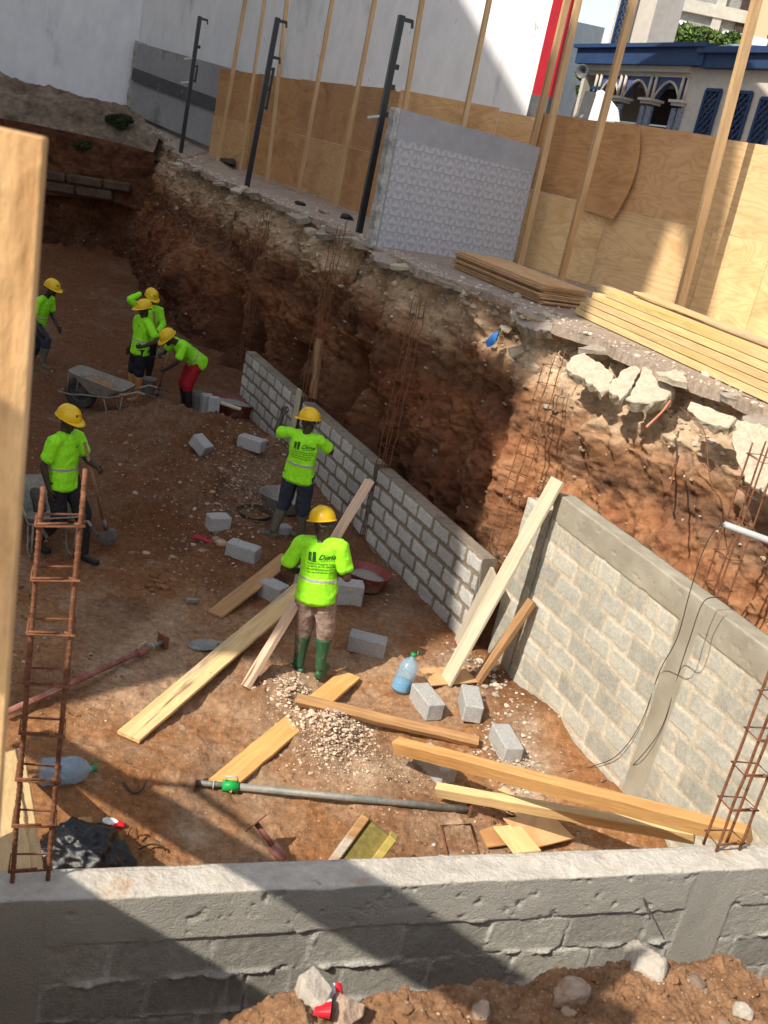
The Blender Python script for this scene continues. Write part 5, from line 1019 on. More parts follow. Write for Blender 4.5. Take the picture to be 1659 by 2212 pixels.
# blocks
MT['block_s']=MT['block']
def block(px,py,yaw,label,dims=(.40,.19,.19),pitch=0,roll=0,dz=0,seed=0,loc=None):
    x=MB(); bm=bmesh.new(); bmesh.ops.create_cube(bm,size=1); bmesh.ops.scale(bm,vec=dims,verts=bm.verts); bmesh.ops.bevel(bm,geom=bm.edges[:],offset=.012,segments=1,affect='EDGES'); bmesh.ops.triangulate(bm,faces=bm.faces); bmesh.ops.subdivide_edges(bm,edges=bm.edges[:],cuts=4,use_grid_fill=True)
    co=np.array([v.co[:] for v in bm.verts]); dd=.007*fbm(co+seed,9,4,seed=seed); 
    for v,q in zip(bm.verts,dd): v.co+=v.co.normalized()*float(q)
    me=bpy.data.meshes.new('cement_block'); bm.to_mesh(me); bm.free(); smooth(me,False); o=link('cement_block',me,MT['block_s'])
    M=Matrix.Rotation(R_(yaw),4,'Z')@Matrix.Rotation(R_(roll),4,'X')@Matrix.Rotation(R_(pitch),4,'Y'); h=abs((M@Vector((dims[0]/2,0,0))).z)+abs((M@Vector((0,dims[1]/2,0))).z)+abs((M@Vector((0,0,dims[2]/2))).z)
    g=loc if loc is not None else G(px,py); M.translation=Vector((g[0],g[1],g[2]+h-.015+dz)); o.matrix_world=M; tag(o,label,'block','loose cement blocks on the pit floor'); return o
block(790,1405,-4,'sunlit block lying crosswise, right of the green boots',seed=1)
block(918,1530,118,'block pointing at the viewer, right beside the standing water bottle',seed=2)
block(1013,1535,96,'block pointing at the viewer, at the foot of the short leaning beam',seed=3)
block(1088,1622,108,'block alone near the tall wall, right of the brown beam end',seed=4)
block(935,1668,-48,'block propping up the longest orange beam',seed=5)
block(523,1203,-14,'block lying crosswise, just above the short brown plank',seed=6)
block(469,1143,35,'block beside the red glove',dims=(.28,.19,.19),seed=7)
block(538,996,-18,'small looking block halfway to the middle wall segment, near the gravel',seed=8)
block(437,944,-30,'tilted dark block on the soil below the two standing blocks',dims=(.3,.19,.19),pitch=25,seed=9)
block(443,898,-60,'standing block nearer the grey bucket, left of its pair',pitch=90,seed=10)
block(457,905,-70,'standing block in front of the red tub, right of its pair',pitch=84,seed=11)
block(588,1290,-25,'block carrying the raised end of the short brown plank',dims=(.3,.2,.2),seed=12)
block(650,1290,-10,'upright block behind the left side of the khaki worker',pitch=90,seed=13)
block(742,1300,12,'big block behind the right side of the khaki worker',dims=(.40,.2,.28),seed=14)
block(610,1152,40,'broken block corner between the boots of the jeans worker',dims=(.2,.15,.12),seed=15)
# tubs and buckets
MT['tub_red']=mat('red_brown_plastic',[(.16,.035,.025),(.22,.055,.04)],sc=4,rough=.5,bump=.05,vary=.15,alt=(2,.55,.65,[(.3,.2,.15),(.3,.2,.15)]))
MT['tub_grey']=mat('cement_caked_plastic',[(.20,.18,.15),(.30,.275,.235)],sc=4,rough=.9,bump=.3,vary=.2)
MT['mortar']=mat('wet_mortar',[(.24,.22,.19),(.33,.30,.26)],sc=5,rough=.95,bump=.8,vary=.2)
def tub(px,py,rx,ry,h,m,label,yaw=0,fill=.75,mf='mortar',name='mixing_tub',cat='tub',tilt=0):
    g=G(px,py); root=empty(name,g,label,cat); Rm=Matrix.Rotation(R_(yaw),3,'Z')@Matrix.Rotation(R_(tilt),3,'X'); 
    def L_(prof,nm,mm,close=False):
        x=MB(); x.lathe(prof,36,sx=rx,sy=ry); 
        V=[Rm@Vector((np.sign(v[0])*rx*abs(v[0]/rx)**.85,np.sign(v[1])*ry*abs(v[1]/ry)**.85,v[2])) for v in x.v]; x.v=[tuple(v) for v in V]; x.build(nm,mm,root,sm=True)
    L_([(.001,0),(.72,0),(.78,.02),(.96,h-.02),(1.05,h),(1.05,h-.015),(1.0,h-.02)][:5]+[(1.05,h+.008),(.95,h),(.76,.04),(.001,.03)],'shell',m)
    if fill: 
        r_=.76+.2*fill; x=MB(); x.lathe([(r_*.995,h*fill-.03),(r_*.9,h*fill),(r_*.5,h*fill+.035),(.001,h*fill+.05)],30,sx=rx,sy=ry)
        V=[Rm@Vector((v[0],v[1],v[2]+.02*mnoise.noise(Vector(v)*14))) for v in x.v]; x.v=[tuple(v) for v in V]; x.build('filling',MT[mf],root,sm=True)
    return root
tub(786,1268,.30,.24,.20,MT['tub_red'],'red brown mixing tub with mortar, right of the khaki worker',yaw=-20,fill=.6)
tub(608,1098,.34,.26,.20,MT['tub_grey'],'cement caked mixing tub behind the legs of the jeans worker',yaw=-30,fill=.35)
tub(500,893,.42,.27,.24,MT['tub_red'],'long red brown tub against the far wall segment, beside standing blocks',yaw=-8,fill=.8)
tub(424,886,.17,.17,.30,MT['tub_grey'],'round grey bucket left of the two standing blocks',fill=0,name='bucket',cat='bucket')
tub(318,846,.14,.14,.26,MT['tub_grey'],'small grey bucket lying behind the tan boots',fill=0,name='bucket',cat='bucket')
q=plank(G(470,868,.30),G(520,884,.27),.12,.03,MT['plank_g'],'short grey board laid across the long red brown tub','board',name='board',seed=21)
# wheelbarrows (x runs from the wheel to the handles)
MT['barrow']=mat('cement_stained_steel',[(.18,.155,.12),(.30,.27,.22),(.24,.2,.16)],sc=5,rough=.8,bump=.3,vary=.25,metal=.1)
MT['tyre']=mat('dusty_tyre',[(.05,.045,.038),(.09,.08,.068)],sc=6,rough=.95,bump=.3)
MT['rim']=mat('dirty_rim',[(.07,.065,.06),(.12,.11,.10)],rough=.6,bump=.1,metal=.3)
def barrow(loc,yaw,label,load=True):
    root=empty('wheelbarrow',loc,label,'wheelbarrow','wheelbarrows on the pit floor',rz=R_(yaw)); root.scale=(.92,)*3; c_=(0,0,.29)
    w=MB(); w.lathe([(q*1.2,e*1.25) for q,e in [(.17,-.055),(.215,-.06),(.245,-.035),(.25,0),(.245,.035),(.215,.06),(.17,.055),(.165,0),(.17,-.055)]],36,o=c_,axis=(0,1,0)); wh_=w.build('wheel',MT['tyre'],root,sm=True)
    w=MB(); w.lathe([(q*1.2,e*1.2) for q,e in [(.168,-.03),(.15,-.04),(.14,-.01),(.07,.0),(.05,-.045),(.001,-.05)]],30,o=c_,axis=(0,1,0)); w.lathe([(q*1.2,e*1.2) for q,e in [(.168,.03),(.15,.04),(.14,.01),(.07,.012),(.05,.045),(.001,.05)]],30,o=c_,axis=(0,1,0)); w.build('rim',MT['rim'],wh_,sm=True)
    w=MB()
    for s in(-1,1):
        for k in range(12): a=2*math.pi*k/12; w.tube([(math.cos(a)*.125,s*.030,.29+math.sin(a)*.125),(math.cos(a)*.125,s*.040,.29+math.sin(a)*.125)],.012,8)
    w.build('bolt_hole',MT['dark_in'],wh_)
    # tray
    bt=[(.16,-.17),(.62,-.20),(.62,.20),(.16,.17)]; tp=[(-.17,-.29),(.88,-.34),(.88,.34),(-.17,.29)]; zb,zt0_,zt1_=.36,.70,.56
    def ring(P,z,z2,ins=0,n=8,rc=.13):
        out=[]; c0=(sum(p[0] for p in P)/4,sum(p[1] for p in P)/4)
        for i in range(4):
            p=Vector(P[i]);pp=Vector(P[i-1]);pn=Vector(P[(i+1)%4]); a=p+(pp-p).normalized()*rc; b=p+(pn-p).normalized()*rc
            for k in range(n+1): t=k/n; q=(a*(1-t)**2+p*2*t*(1-t)+b*t*t); q=Vector(c0)+(q-Vector(c0))*(1-ins); zz=z+(z2-z)*((q.x+.17)/1.05); out.append((q.x,q.y,zz))
        return out
    rings=[ring(bt,zb,zb,0),ring(tp,zt0_,zt1_,0),ring(tp,zt0_+.006,zt1_+.006,.02),ring(bt,zb+.012,zb+.012,.03)]; n=len(rings[0]); V=[v for r in rings for v in r];F=[]
    for k in range(3):
        for j in range(n): F.append((k*n+j,k*n+(j+1)%n,(k+1)*n+(j+1)%n,(k+1)*n+j))
    F.append(tuple(range(n-1,-1,-1)));F.append(tuple(3*n+j for j in range(n))); w=MB(); w.add(V,F); tr_=w.build('tray',MT['barrow'],root,sm=False)
    w=MB(); w.tube(ring(tp,zt0_,zt1_,0),.012,6,closed=True); w.build('rim_tube',MT['barrow'],tr_,sm=True)
    if load:
        V,F=rock_mesh(.3,5,4,.35,1.25,.85); V=V+.02*fbm(V,9,4,seed=3)[:,None]; V=V+np.array([.28,0,.50]); tri_mesh('soil_load',V,F,MT['mound'],root,sm=False)
    fr=MB()
    for s in(-1,1): fr.tube([(-.34,s*.06,.26),(-.36,s*.14,.25),(-.1,s*.15,.25),(.1,s*.16,.30),(.62,s*.24,.38),(.95,s*.28,.52),(1.15,s*.29,.62),(1.42,s*.29,.60)],.017,8)
    fr.tube([(-.34,-.06,.26),(-.345,.06,.26)],.017,8); fr.build('frame',MT['barrow'],root,sm=True)
    for s in(-1,1):
        g=MB(); g.tube([(1.30,s*.29,.61),(1.50,s*.29,.595)],.022,8); g.build('grip',MT['tyre'],root,sm=True)
        g=MB(); g.tube([(.52,s*.22,.37),(.64,s*.24,.02),(.84,s*.25,.015),(.88,s*.27,.48)],.013,8); g.build('leg',MT['barrow'],root,sm=True)
        g=MB(); g.tube([(-.02,s*.15,.26),(.04,s*.25,.60)],.010,6); g.tube([(-.2,s*.14,.26),(-.15,s*.24,.66)],.010,6); g.build('brace',MT['barrow'],root,sm=True)
        g=MB(); g.tube([(0,s*.055,.25),(0,s*.15,.25)],.02,8); g.build('axle',MT['rim'],root,sm=True)
    return root
wA=G(172,880); wB=G(246,884); barrow((wA[0],wA[1],wA[2]),math.degrees(math.atan2(wB[1]-wA[1],wB[0]-wA[0])),'wheelbarrow loaded with soil, its wheel to the left, near the person in tan boots')
wC=G(56,1190); barrow((wC[0]-.15,wC[1]+.55,wC[2]),-52,'empty wheelbarrow partly hidden behind the rebar ladder',load=False)
# shovels
MT['handle']=mat('worn_wood_handle',[(.26,.14,.07),(.36,.21,.11)],sc=6,rough=.7,bump=.1)
def shovel(a,b,label,bl=.28,face=(0,-1,0),stuck=False,name='shovel'):
    a=V3(a);b=V3(b);d=(b-a).normalized(); root=empty(name,a,label,'shovel','shovels of the workers'); x=MB(); e=b-d*bl; x.tube([a,e],.019,10); part(x,'handle',MT['handle'],root,sm=True)
    x=MB(); x.tube([e-d*.12,e+d*.03],[.024,.026],10); lt=d.cross(V3(face)).normalized(); f=lt.cross(d); V=[];F=[]; 
    for i in range(9):
        s=i/8; w_=.115*(1-.9*max(0,(s-.55)/.45)**2)*min(1,.55+s*3)
        for j in range(7): u=j/6*2-1; V.append(e+d*(.03+s*(bl-.03))+lt*u*w_+f*(.035*(1-u*u)*(1-s*.5)))
    for i in range(8):
        for j in range(6): q=i*7+j; F.append((q,q+1,q+8,q+7))
    k=len(V); V+= [v+f*.004 for v in V]; F+=[tuple(k+t for t in reversed(q)) for q in F]
    x.add(V,F); part(x,'blade',MT['steel'],root,sm=True); return root
hL=to_world(p5,j5['wrL']); s_top=at(183,957,Y=hL.y); 
sb=G(237,1178,-.02); shovel(s_top,sb,'long wooden shovel held upright by the person stepping right',face=(.5,-.8,0))
h4=to_world(p4,j4['wrL']); h4b=to_world(p4,j4['wrR']); d4=(h4b-h4).normalized(); sb=G(336,868,-.12); tp4=V3(at(363,762,Y=h4.y)); shovel(tp4,sb,'wooden shovel stuck in the soil heap by the person in red trousers',face=(-.6,-.7,0))
h3=to_world(p3,j3['wrL']); shovel(h3+Vector((-.15,.1,.35)),V3(at(345,772,Y=h3.y+.1)),'short pale handled shovel held by the half hidden person',bl=.05,face=(0,-1,0))
# rusty shovel head on the floor
shovel(G(545,1388,.03),G(404,1393,.02),'rusty flat shovel lying on the floor above the long yellow plank',bl=.33,face=(0,0,1))
# rebar cages
def rebar(mb,a,b,r,n=8): mb.tube([a,b],r,n)
MT['rust_bar']=MT['rust']
def cage(base,top,w,dp,ax,r,n_st,label,ext=.05,st0=.1,st1=.95,group='tied rebar column cages',rs=.004,ribs=False,bend=0,extra=()):
    base=V3(base);top=V3(top);d=(top-base);L=d.length;d.normalize(); X=V3(ax); X=(X-d*X.dot(d)).normalized(); Y=d.cross(X); root=empty('rebar_cage',base,label,'rebar cage',group)
    for k,(sx,sy) in enumerate(((-1,-1),(1,-1),(1,1),(-1,1))):
        o=X*sx*w/2+Y*sy*dp/2; x=MB(); N_=max(10,int(L/.08)); P=[base+o+d*L*(i/N_)*(1+.03*((k*37)%5-2)/2)+X*(.004+bend)*mnoise.noise(Vector((i*.35,k*5,0)))+Y*(.004+bend)*mnoise.noise(Vector((i*.35,k*5,9))) for i in range(N_+1)]
        if ribs:
            for i in range(int(L/.028)): 
                t=i*.028; i0=min(N_-1,int(t/L*N_)); c_=P[i0]+(P[i0+1]-P[i0])*(t/L*N_-i0); x.tube([c_-d*.004,c_+d*.001,c_+d*.006],[r*.98,r*1.22,r*.98],8,cap=False)
        x.tube(P,r,8); part(x,'rod',MT['rust_bar'],root,sm=True)
    for i in range(n_st):
        t=st0+(st1-st0)*i/max(1,n_st-1); c_=base+d*L*t; j=.01*mnoise.noise(Vector((i*3.1,1,1))); e=r+rs
        P=[c_+X*sx*(w/2+e)+Y*sy*(dp/2+e)+d*(j+.008*math.sin(i*7+q*2)) for q,(sx,sy) in enumerate(((-1,-1),(1,-1),(1,1),(-1,1)))]
        x=MB(); x.tube(P+[P[0]],rs,6); x.tube([P[0]+d*.008,P[0]*.35+P[1]*.65+d*.010],rs,6)
        if not extra: x.tube([P[1],P[1]+(P[3]-P[1]).normalized()*.04],rs,6)
        part(x,'stirrup',MT['rust_bar'],root,sm=True)
    return root
# near left ladder
bl=V3(at(27,1935,z=-1.33)); br=V3(at(104,1922,z=-1.33)); tl_=V3(at(98,1058,Y=bl.y)); tr__=V3(at(184,1058,Y=br.y)); ax=(br-bl)
b0=(bl+br)/2; t0_=(tl_+tr__)/2; yv=Vector((0,0,1)).cross(ax.normalized())
axv=Vector((.943,.332,0)); wv_=abs(ax.dot(axv)); cage(b0+yv*.035,t0_+yv*.035,wv_,.075,axv,.0088,8,'tall rusty rebar ladder standing on the left end of the near wall',ribs=True,st0=.07,st1=.93,rs=.0045)
# right near cage
P4=[V3(at(*p,z=-1.30)) for p in ((1524,1833),(1544,1852),(1587,1848),(1566,1812))]; c0=sum(P4,Vector())/4
cage(c0,c0+Vector((0,0,1.95)),.135,.09,nd.tolist()+[0],.0075,10,'rusty rebar cage standing on the right of the near wall',st0=.04,st1=.96,rs=.004)
q=V3(at(1545,1282,z=-1.38)); cage(q-Vector((0,0,.1)),q+Vector((0,0,1.35)),.17,.13,(rd[0],rd[1],0),.008,5,'rebar cage rising from the beam of the tall pale wall at the right',st0=.12,st1=.9)
q=V3((1.22,9.98,FL)); tq=V3(at(1198,772,Y=11.0)); cage(q,tq,.16,.12,(rd[0],rd[1],0),.006,16,'leaning tall rebar cage between the low and the tall block walls',st0=.05,st1=.97,rs=.0035,bend=.02)
for k,(t,px,lab) in enumerate(((2.85,733,'tall thin rebar cage behind the wet upright board and brown timber'),(5.79,911,'tall thin rebar cage at the joint of the middle and near low wall segments'))):
    q=mpt(t); top=[488,632][k]; z_=at(px,top,Y=q[1])[2]; xx=at(px,top,Y=q[1])[0]; cage((q[0]+.05,q[1],FL),(xx,q[1]+.05,z_),.15,.12,(md[0],md[1],0),.0065,9,lab,st0=.05,st1=.75,rs=.0035,bend=.03)
q=at(548,705,Y=18.6); cage((q[0]-.12,18.6,FL+.5),tuple(at(576,455,Y=18.6)),.14,.12,(md[0],md[1],0),.0065,7,'farthest thin rebar cage hanging before the dark earth bank',st0=.1,st1=.8,rs=.0035,bend=.03)
for k,(p_,q_) in enumerate((((1092,1012),(1172,1048)),((1088,1028),(1168,1068)))):
    x=MB(); x.tube([at(*p_,Y=10.3),at(*q_,Y=9.75)],.007,8); o=x.build('rebar',MT['rust_bar'],sm=True,loc=tuple(at(*p_,Y=10.3))); tag(o,('upper' if k==0 else 'lower')+' loose rebar laid over the pale block stub by the tall cage','rebar','loose rebars over the block stub')
# thin bars in the bank on the right and orange sleeve
def spline(pts,n=6):
    P=[V3(p) for p in pts]
    if len(P)<3: return P
    Q=[P[0]*2-P[1]]+P+[P[-1]*2-P[-2]]; out=[]
    for i in range(1,len(Q)-2):
        for k in range(n): t=k/n; a,b,c_,d=Q[i-1:i+3]; out.append(.5*((2*b)+(c_-a)*t+(2*a-5*b+4*c_-d)*t*t+(3*b-a-3*c_+d)*t**3))
    return out+[P[-1]]
def rodobj(pts,r,m,name,label,cat): x=MB(); x.tube(spline(pts),r,8); o=x.build(name,m,sm=True,loc=tuple(pts[0])); return tag(o,label,cat)
rodobj([at(1444,1062,Y=8.6),at(1466,985,Y=9.2)],.009,MT['rust_bar'],'rebar','single rusty bar sticking out of the lit earth bank','rebar')
rodobj([at(1397,922,Y=8.8),at(1430,890,Y=9.3),at(1448,866,Y=9.6)],.012,mat('orange_conduit',[(.62,.20,.10),(.7,.27,.15)],rough=.6,bump=0),'conduit','orange conduit stub hanging below the broken slab','pipe')
rodobj([at(1470,800+80,Y=8.9),at(1520,930,Y=8.6),at(1530,1010,Y=8.4),at(1540,1060,Y=8.3)],.005,MT['rust_bar'],'wire','thin bent wire on the lit bank','wire')
pv0=at(1565,1133,Y=6.9); rodobj([pv0,at(1620,1153,Y=6.75),at(1700,1182,Y=6.5),at(1800,1218,Y=6.2)],.026,mat('grey_pvc',[(.36,.37,.36),(.42,.43,.42)],rough=.4,bump=0,vary=.05),'pvc_pipe','pale grey plastic pipe crossing the cage at the right edge','pipe')
MT['cable']=mat('dark_cable',[(.035,.028,.022),(.06,.05,.04)],rough=.7,bump=0)
rodobj([at(1565,1133,Y=6.85),at(1540,1150,Y=6.85),at(1515,1200,Y=6.9),at(1490,1280,Y=6.95),at(1462,1380,Y=7.0),on_rw(1425,1450,.03),on_rw(1385,1560,.03),V3(on_rw(1335,1630,.05)),G(1280,1655,.02),G(1225,1668,.01)],.0038,MT['cable'],'cable','thin dark cable hanging over the tall wall, left of its pair','cable')
rodobj([at(1560,1290,Y=7.1),at(1520,1300,Y=7.0),at(1490,1380,Y=6.98),on_rw(1470,1440,.03),on_rw(1430,1570,.03),on_rw(1375,1645,.05),G(1345,1668,.02),G(1300,1690,.01)],.0038,MT['cable'],'cable','thin dark cable hanging over the tall wall, right of its pair','cable')
# bent bar loop behind the near wall
cr=[V3(G(*p,.02)) for p in((967,1852),(953,1783),(1017,1780),(1034,1845))]; x=MB(); x.tube(cr,.008,8); tag(x.build('steel_stirrup',MT['rust_bar'],sm=True,loc=tuple(cr[0])),'rectangular bent steel stirrup lying left of the plywood scraps','stirrup')
rodobj([G(265,1690,.02),G(285,1712,.02),G(305,1708,.03),G(317,1685,.05)],.008,MT['cable'],'bent_rod','dark bent rod on the floor right of the lying bottle','rod')
rodobj([G(268,1822,.03),G(280,1790,.10),G(292,1788,.12),G(297,1812,.04)],.010,MT['rust_bar'],'bent_rod','rusty hook shaped rod beside the black bag','rod')
rodobj([G(300,1835,.03),G(325,1824,.05),G(350,1828,.05),G(358,1838,.03)],.007,MT['cable'],'bent_rod','thin curved rod right of the hook shaped rod','rod')
cc=V3(G(550,1112,.02)); x=MB()
for k in range(4): x.tube([cc+Vector(((.22+.012*k)*math.cos(a)+.02*mnoise.noise(Vector((a,k,0))),(.20+.01*k)*math.sin(a),.012*k+.01*math.sin(3*a+k))) for a in np.linspace(0,2*math.pi,28)[:-1]],.009,6,closed=True)
tag(x.build('cable_coil',MT['cable'],sm=True,loc=tuple(cc)),'coil of black cable left of the jeans worker','cable')
# hammer
h0=V3(G(402,1297,.03)); h1=V3(G(428,1298,.03)); hd_=(h1-h0).normalized(); c_=(h0+h1)/2; root=empty('sledge_hammer',c_,'short sledge hammer with a black and yellow handle on bare soil','hammer')
x=MB(); x.bar(c_-hd_*.07,c_+hd_*.07,.055,.055); part(x,'head',MT['steel'],root,bevel=.008); x=MB(); x.tube([c_,V3(G(420,1283,.04)),V3(G(421,1272,.05))],.014,8); part(x,'handle',mat('amber_grip',[(.5,.28,.01),(.05,.04,.02)],sc=40,rough=.5,bump=0),root,sm=True)
# red glove
g=V3(G(440,1168,.02)); x=MB(); loft(x,[g+Vector((-.13,.02,.02)),g+Vector((-.05,0,.03)),g+Vector((.02,-.01,.025)),g+Vector((.06,-.02,.02))],[(.05,.02),(.045,.022),(.05,.018),(.045,.014)],(0,1,0))
for k in range(4): limb(x,[g+Vector((.06,.03-.025*k,.02)),g+Vector((.11,.035-.03*k,.02)),g+Vector((.14+.01*(k%2),.03-.03*k,.008))],[.012,.011,.009],8)
limb(x,[g+Vector((0,.04,.02)),g+Vector((.04,.08,.02)),g+Vector((.07,.09,.01))],[.014,.012,.009],8)
me=remesh(x,.007,2); cloth(me,.006,4,(20,20,20)); off=g; me.transform(Matrix.Translation(-off)); o=link('glove',me,mat('red_glove',[(.30,.02,.035),(.4,.035,.05)],rough=.8,bump=.2)); o.location=off; smooth(me); tag(o,'dropped red work glove beside a block','glove')
# bottles
def plastic(name,col,al=.45):
    M=bpy.data.materials.new(name); M.use_nodes=True; nt=M.node_tree; bs=nt.nodes['Principled BSDF']; bs.inputs['Base Color'].default_value=col+(1,); bs.inputs['Roughness'].default_value=.12; bs.inputs['Alpha'].default_value=al; bs.inputs['Specular IOR Level'].default_value=.9; return M
MT['pet']=plastic('clear_blue_plastic',(.30,.52,.66),.42); MT['water']=plastic('bottled_water',(.10,.42,.72),.6); MT['cap_green']=mat('green_cap',[(.01,.25,.07),(.01,.3,.09)],rough=.4,bump=0,vary=0)
def bottle(p,axis,label,L=.36,r=.085,water=True,roll=0):
    ax=V3(axis).normalized(); root=empty('water_bottle',p,label,'bottle','large plastic water bottles'); prof=[(.001,.005),(r*.8,0),(r,.03)]
    for i in range(9): z=.04+(L*.66-.04)*i/8; prof.append((r*(1-.05*(i%2)),z))
    prof+=[(r*.97,L*.68),(r*.85,L*.78),(r*.55,L*.88),(.024,L*.93),(.022,L)]
    x=MB(); x.lathe(prof,28,axis=ax); x.build('shell',MT['pet'],root,sm=True)
    if water:
        x=MB(); x.lathe([(.001,.008)]+[(q[0]*.96,max(q[1],.01)) for q in prof[1:7]]+[(.001,prof[6][1])],28,axis=ax); x.build('water',MT['water'],root,sm=True)
    x=MB(); x.lathe([(.001,L+.025),(.027,L+.025),(.028,L),(.026,L-.01)],20,axis=ax); x.build('cap',MT['cap_green'],root,sm=True)
    side=ax.orthogonal().normalized(); x=MB(); x.tube([Vector(ax*(L-.02)+side*.025),Vector(ax*(L+.0)+side*.06),Vector(ax*(L+.05)+side*.05)],.006,6); x.build('carry_loop',MT['cap_green'],root,sm=True)
    return root
g=G(862,1494,.0); bt=V3(g)+Vector((0,0,.01)); bottle(bt,(.16,.18,1),'large standing bottle half full of blue water',L=.40,r=.10)
x=MB(); 
g=V3(G(84,1668,.12)); g2=V3(G(208,1660,.12)); bottle(g,(g2-g),'empty large bottle lying on its side behind the rebar ladder',L=(g2-g).length-.02,r=.108,water=False)
# black bag
c_=V3(at(178,1858,z=FL+.16)); bm=bmesh.new(); bmesh.ops.create_icosphere(bm,subdivisions=5,radius=1); V=np.array([v.co[:] for v in bm.verts]); F=[[v.index for v in f.verts] for f in bm.faces]; bm.free()
V=V*(1+.38*fbm(V,1.3,3,.5,seed=5,ridged=True)+.10*fbm(V,3.2,2,seed=8,ridged=True))[:,None]*np.array([.27,.20,.21]); o=tri_mesh('plastic_bag',V,F,mat('black_plastic_film',[(.006,.006,.007),(.012,.012,.013)],rough=.28,bump=.5,bsc=14,vary=0,spec=.5),sm=True); o.location=c_; tag(o,'crumpled black plastic bag behind the left part of the near wall','bag')
# scraps
def scrap(p,r,m,label,name,cat,seed,flat=.15): V,F=rock_mesh(r,seed,2,flat,1.3,.8); o=tri_mesh(name,V,F,m); o.location=V3(p); tag(o,label,cat)
MT['white_p']=mat('white_plastic',[(.7,.7,.68),(.75,.75,.72)],rough=.4,bump=0); MT['red_p']=mat('bright_red_plastic',[(.55,.01,.02),(.6,.015,.03)],rough=.4,bump=0); MT['blue_p']=mat('blue_tarp',[(.02,.14,.42),(.03,.2,.52)],rough=.5,bump=.2)
scrap(G(250,1780,.03),.055,MT['red_p'],'small red plastic scrap near the hook shaped rod','plastic_scrap','scrap',4,.4); scrap(G(238,1773,.03),.05,MT['white_p'],'small white scrap touching the red plastic scrap','plastic_scrap','scrap',6,.4)
bp_=[V3(at(*q,Y=y)) for q,y in (((1052,750),12.4),((1048,738),12.45),((1062,722),12.5),((1076,718),12.5),((1070,738),12.4),((1062,748),12.35))]; x=MB(); x.prism(bp_,(.02,.05,.01)); tag(x.build('plastic_rag',MT['blue_p'],loc=tuple(bp_[0])),'torn blue plastic rag hanging on the earth bank','scrap')
# black steel posts
MT['black_steel']=mat('black_painted_steel',[(.012,.013,.015),(.022,.023,.026)],rough=.35,bump=.05,vary=.1,spec=.5)
def post(px,py,tx,ty,h,label,br_):
    for _ in range(1): pass
    Y={390:28.15,533:22.52,775:17.53}[px]; b=V3(at(px,py,Y=Y)); t=V3(at(tx,ty,Y=Y)); t=b+(t-b)*1.0; root=empty('steel_post',b,label,'post','black steel posts along the slab edge'); d=(t-b).normalized()
    x=MB(); x.bar(b-d*.05,t,.10,.10,up=(.45,-.9,0)); part(x,'tube',MT['black_steel'],root,bevel=.006)
    sx=Vector((.88,.45,0)).normalized()
    for (f,kind,sd) in br_:
        c_=b+(t-b)*f; x=MB(); s=sx*sd
        if kind=='hook': x.bar(c_+s*.04,c_+s*.20,.05,.06,up=d); x.bar(c_+s*.20+d*.02,c_+s*.22-d*.10,.05,.03,up=s)
        elif kind=='plate': x.bar(c_+s*.04,c_+s*.12,.06,.08,up=d)
        elif kind=='stub': x.tube([c_+s*.04,c_+s*.25-d*.06],.028,10)
        elif kind=='channel': x.bar(c_+s*.11-d*.22,c_+s*.11+d*.22,.05,.05,up=s); x.bar(c_+s*.03+d*.18,c_+s*.12+d*.18,.04,.04,up=d); x.bar(c_+s*.03-d*.18,c_+s*.12-d*.18,.04,.04,up=d)
        part(x,'bracket' if kind!='stub' else 'bolt',MT['black_steel'] if kind!='stub' else MT['galv'],root)
post(390,333,432,35,3.43,'farthest black steel post with hooks, in front of the grey partition',[(.985,'hook',1),(.79,'plate',1),(.70,'stub',-1),(.60,'channel',1),(.53,'stub',-1)])
post(533,405,600,38,3.43,'middle black steel post with hooks, in front of the orange fence',[(.985,'hook',1),(.78,'hook',1),(.66,'channel',1),(.54,'channel',1)])
post(775,503,868,33,3.43,'nearest black steel post with hooks, left of the tiled partition',[(.985,'hook',1),(.78,'plate',1),(.69,'plate',1),(.565,'plate',1),(.55,'stub',-1)])
# plywood stack
MT['plyedge']=mat('plywood_edge',[(.44,.26,.13),(.54,.34,.18),(.33,.18,.09)],sc=6,rough=.8,bump=.3,stretch=(1,1,9),vary=.3)
A_=np.array([.24,15.16]); Bq=np.array([1.39,12.98]); dd_=(Bq-A_)/np.linalg.norm(Bq-A_); nn_=np.array([-dd_[1],dd_[0]]); random.seed(5)
for i in range(11):
    off=dd_*random.uniform(-.05,.05)+nn_*random.uniform(-.03,.05); z0=.012+i*.023; x=MB(); a=A_+off;b=Bq+off; W_=.72
    P=[(a[0],a[1]),(b[0],b[1]),(b[0]+nn_[0]*W_,b[1]+nn_[1]*W_),(a[0]+nn_[0]*W_,a[1]+nn_[1]*W_)]; j=.004*(i%3)
    x.hexa([(p[0],p[1],z0) for p in P]+[(p[0],p[1],z0+.018) for p in P]); o=x.build('plywood_sheet',MT['plyedge'] if i<10 else T,loc=(a[0],a[1],z0))
    o.rotation_euler=(0,0,random.uniform(-.012,.012)); tag(o,'top plywood sheet of the flat stack beside the timber pile' if i==10 else 'brown plywood sheet inside the flat stack beside the timber pile','plywood','stacked plywood sheets')
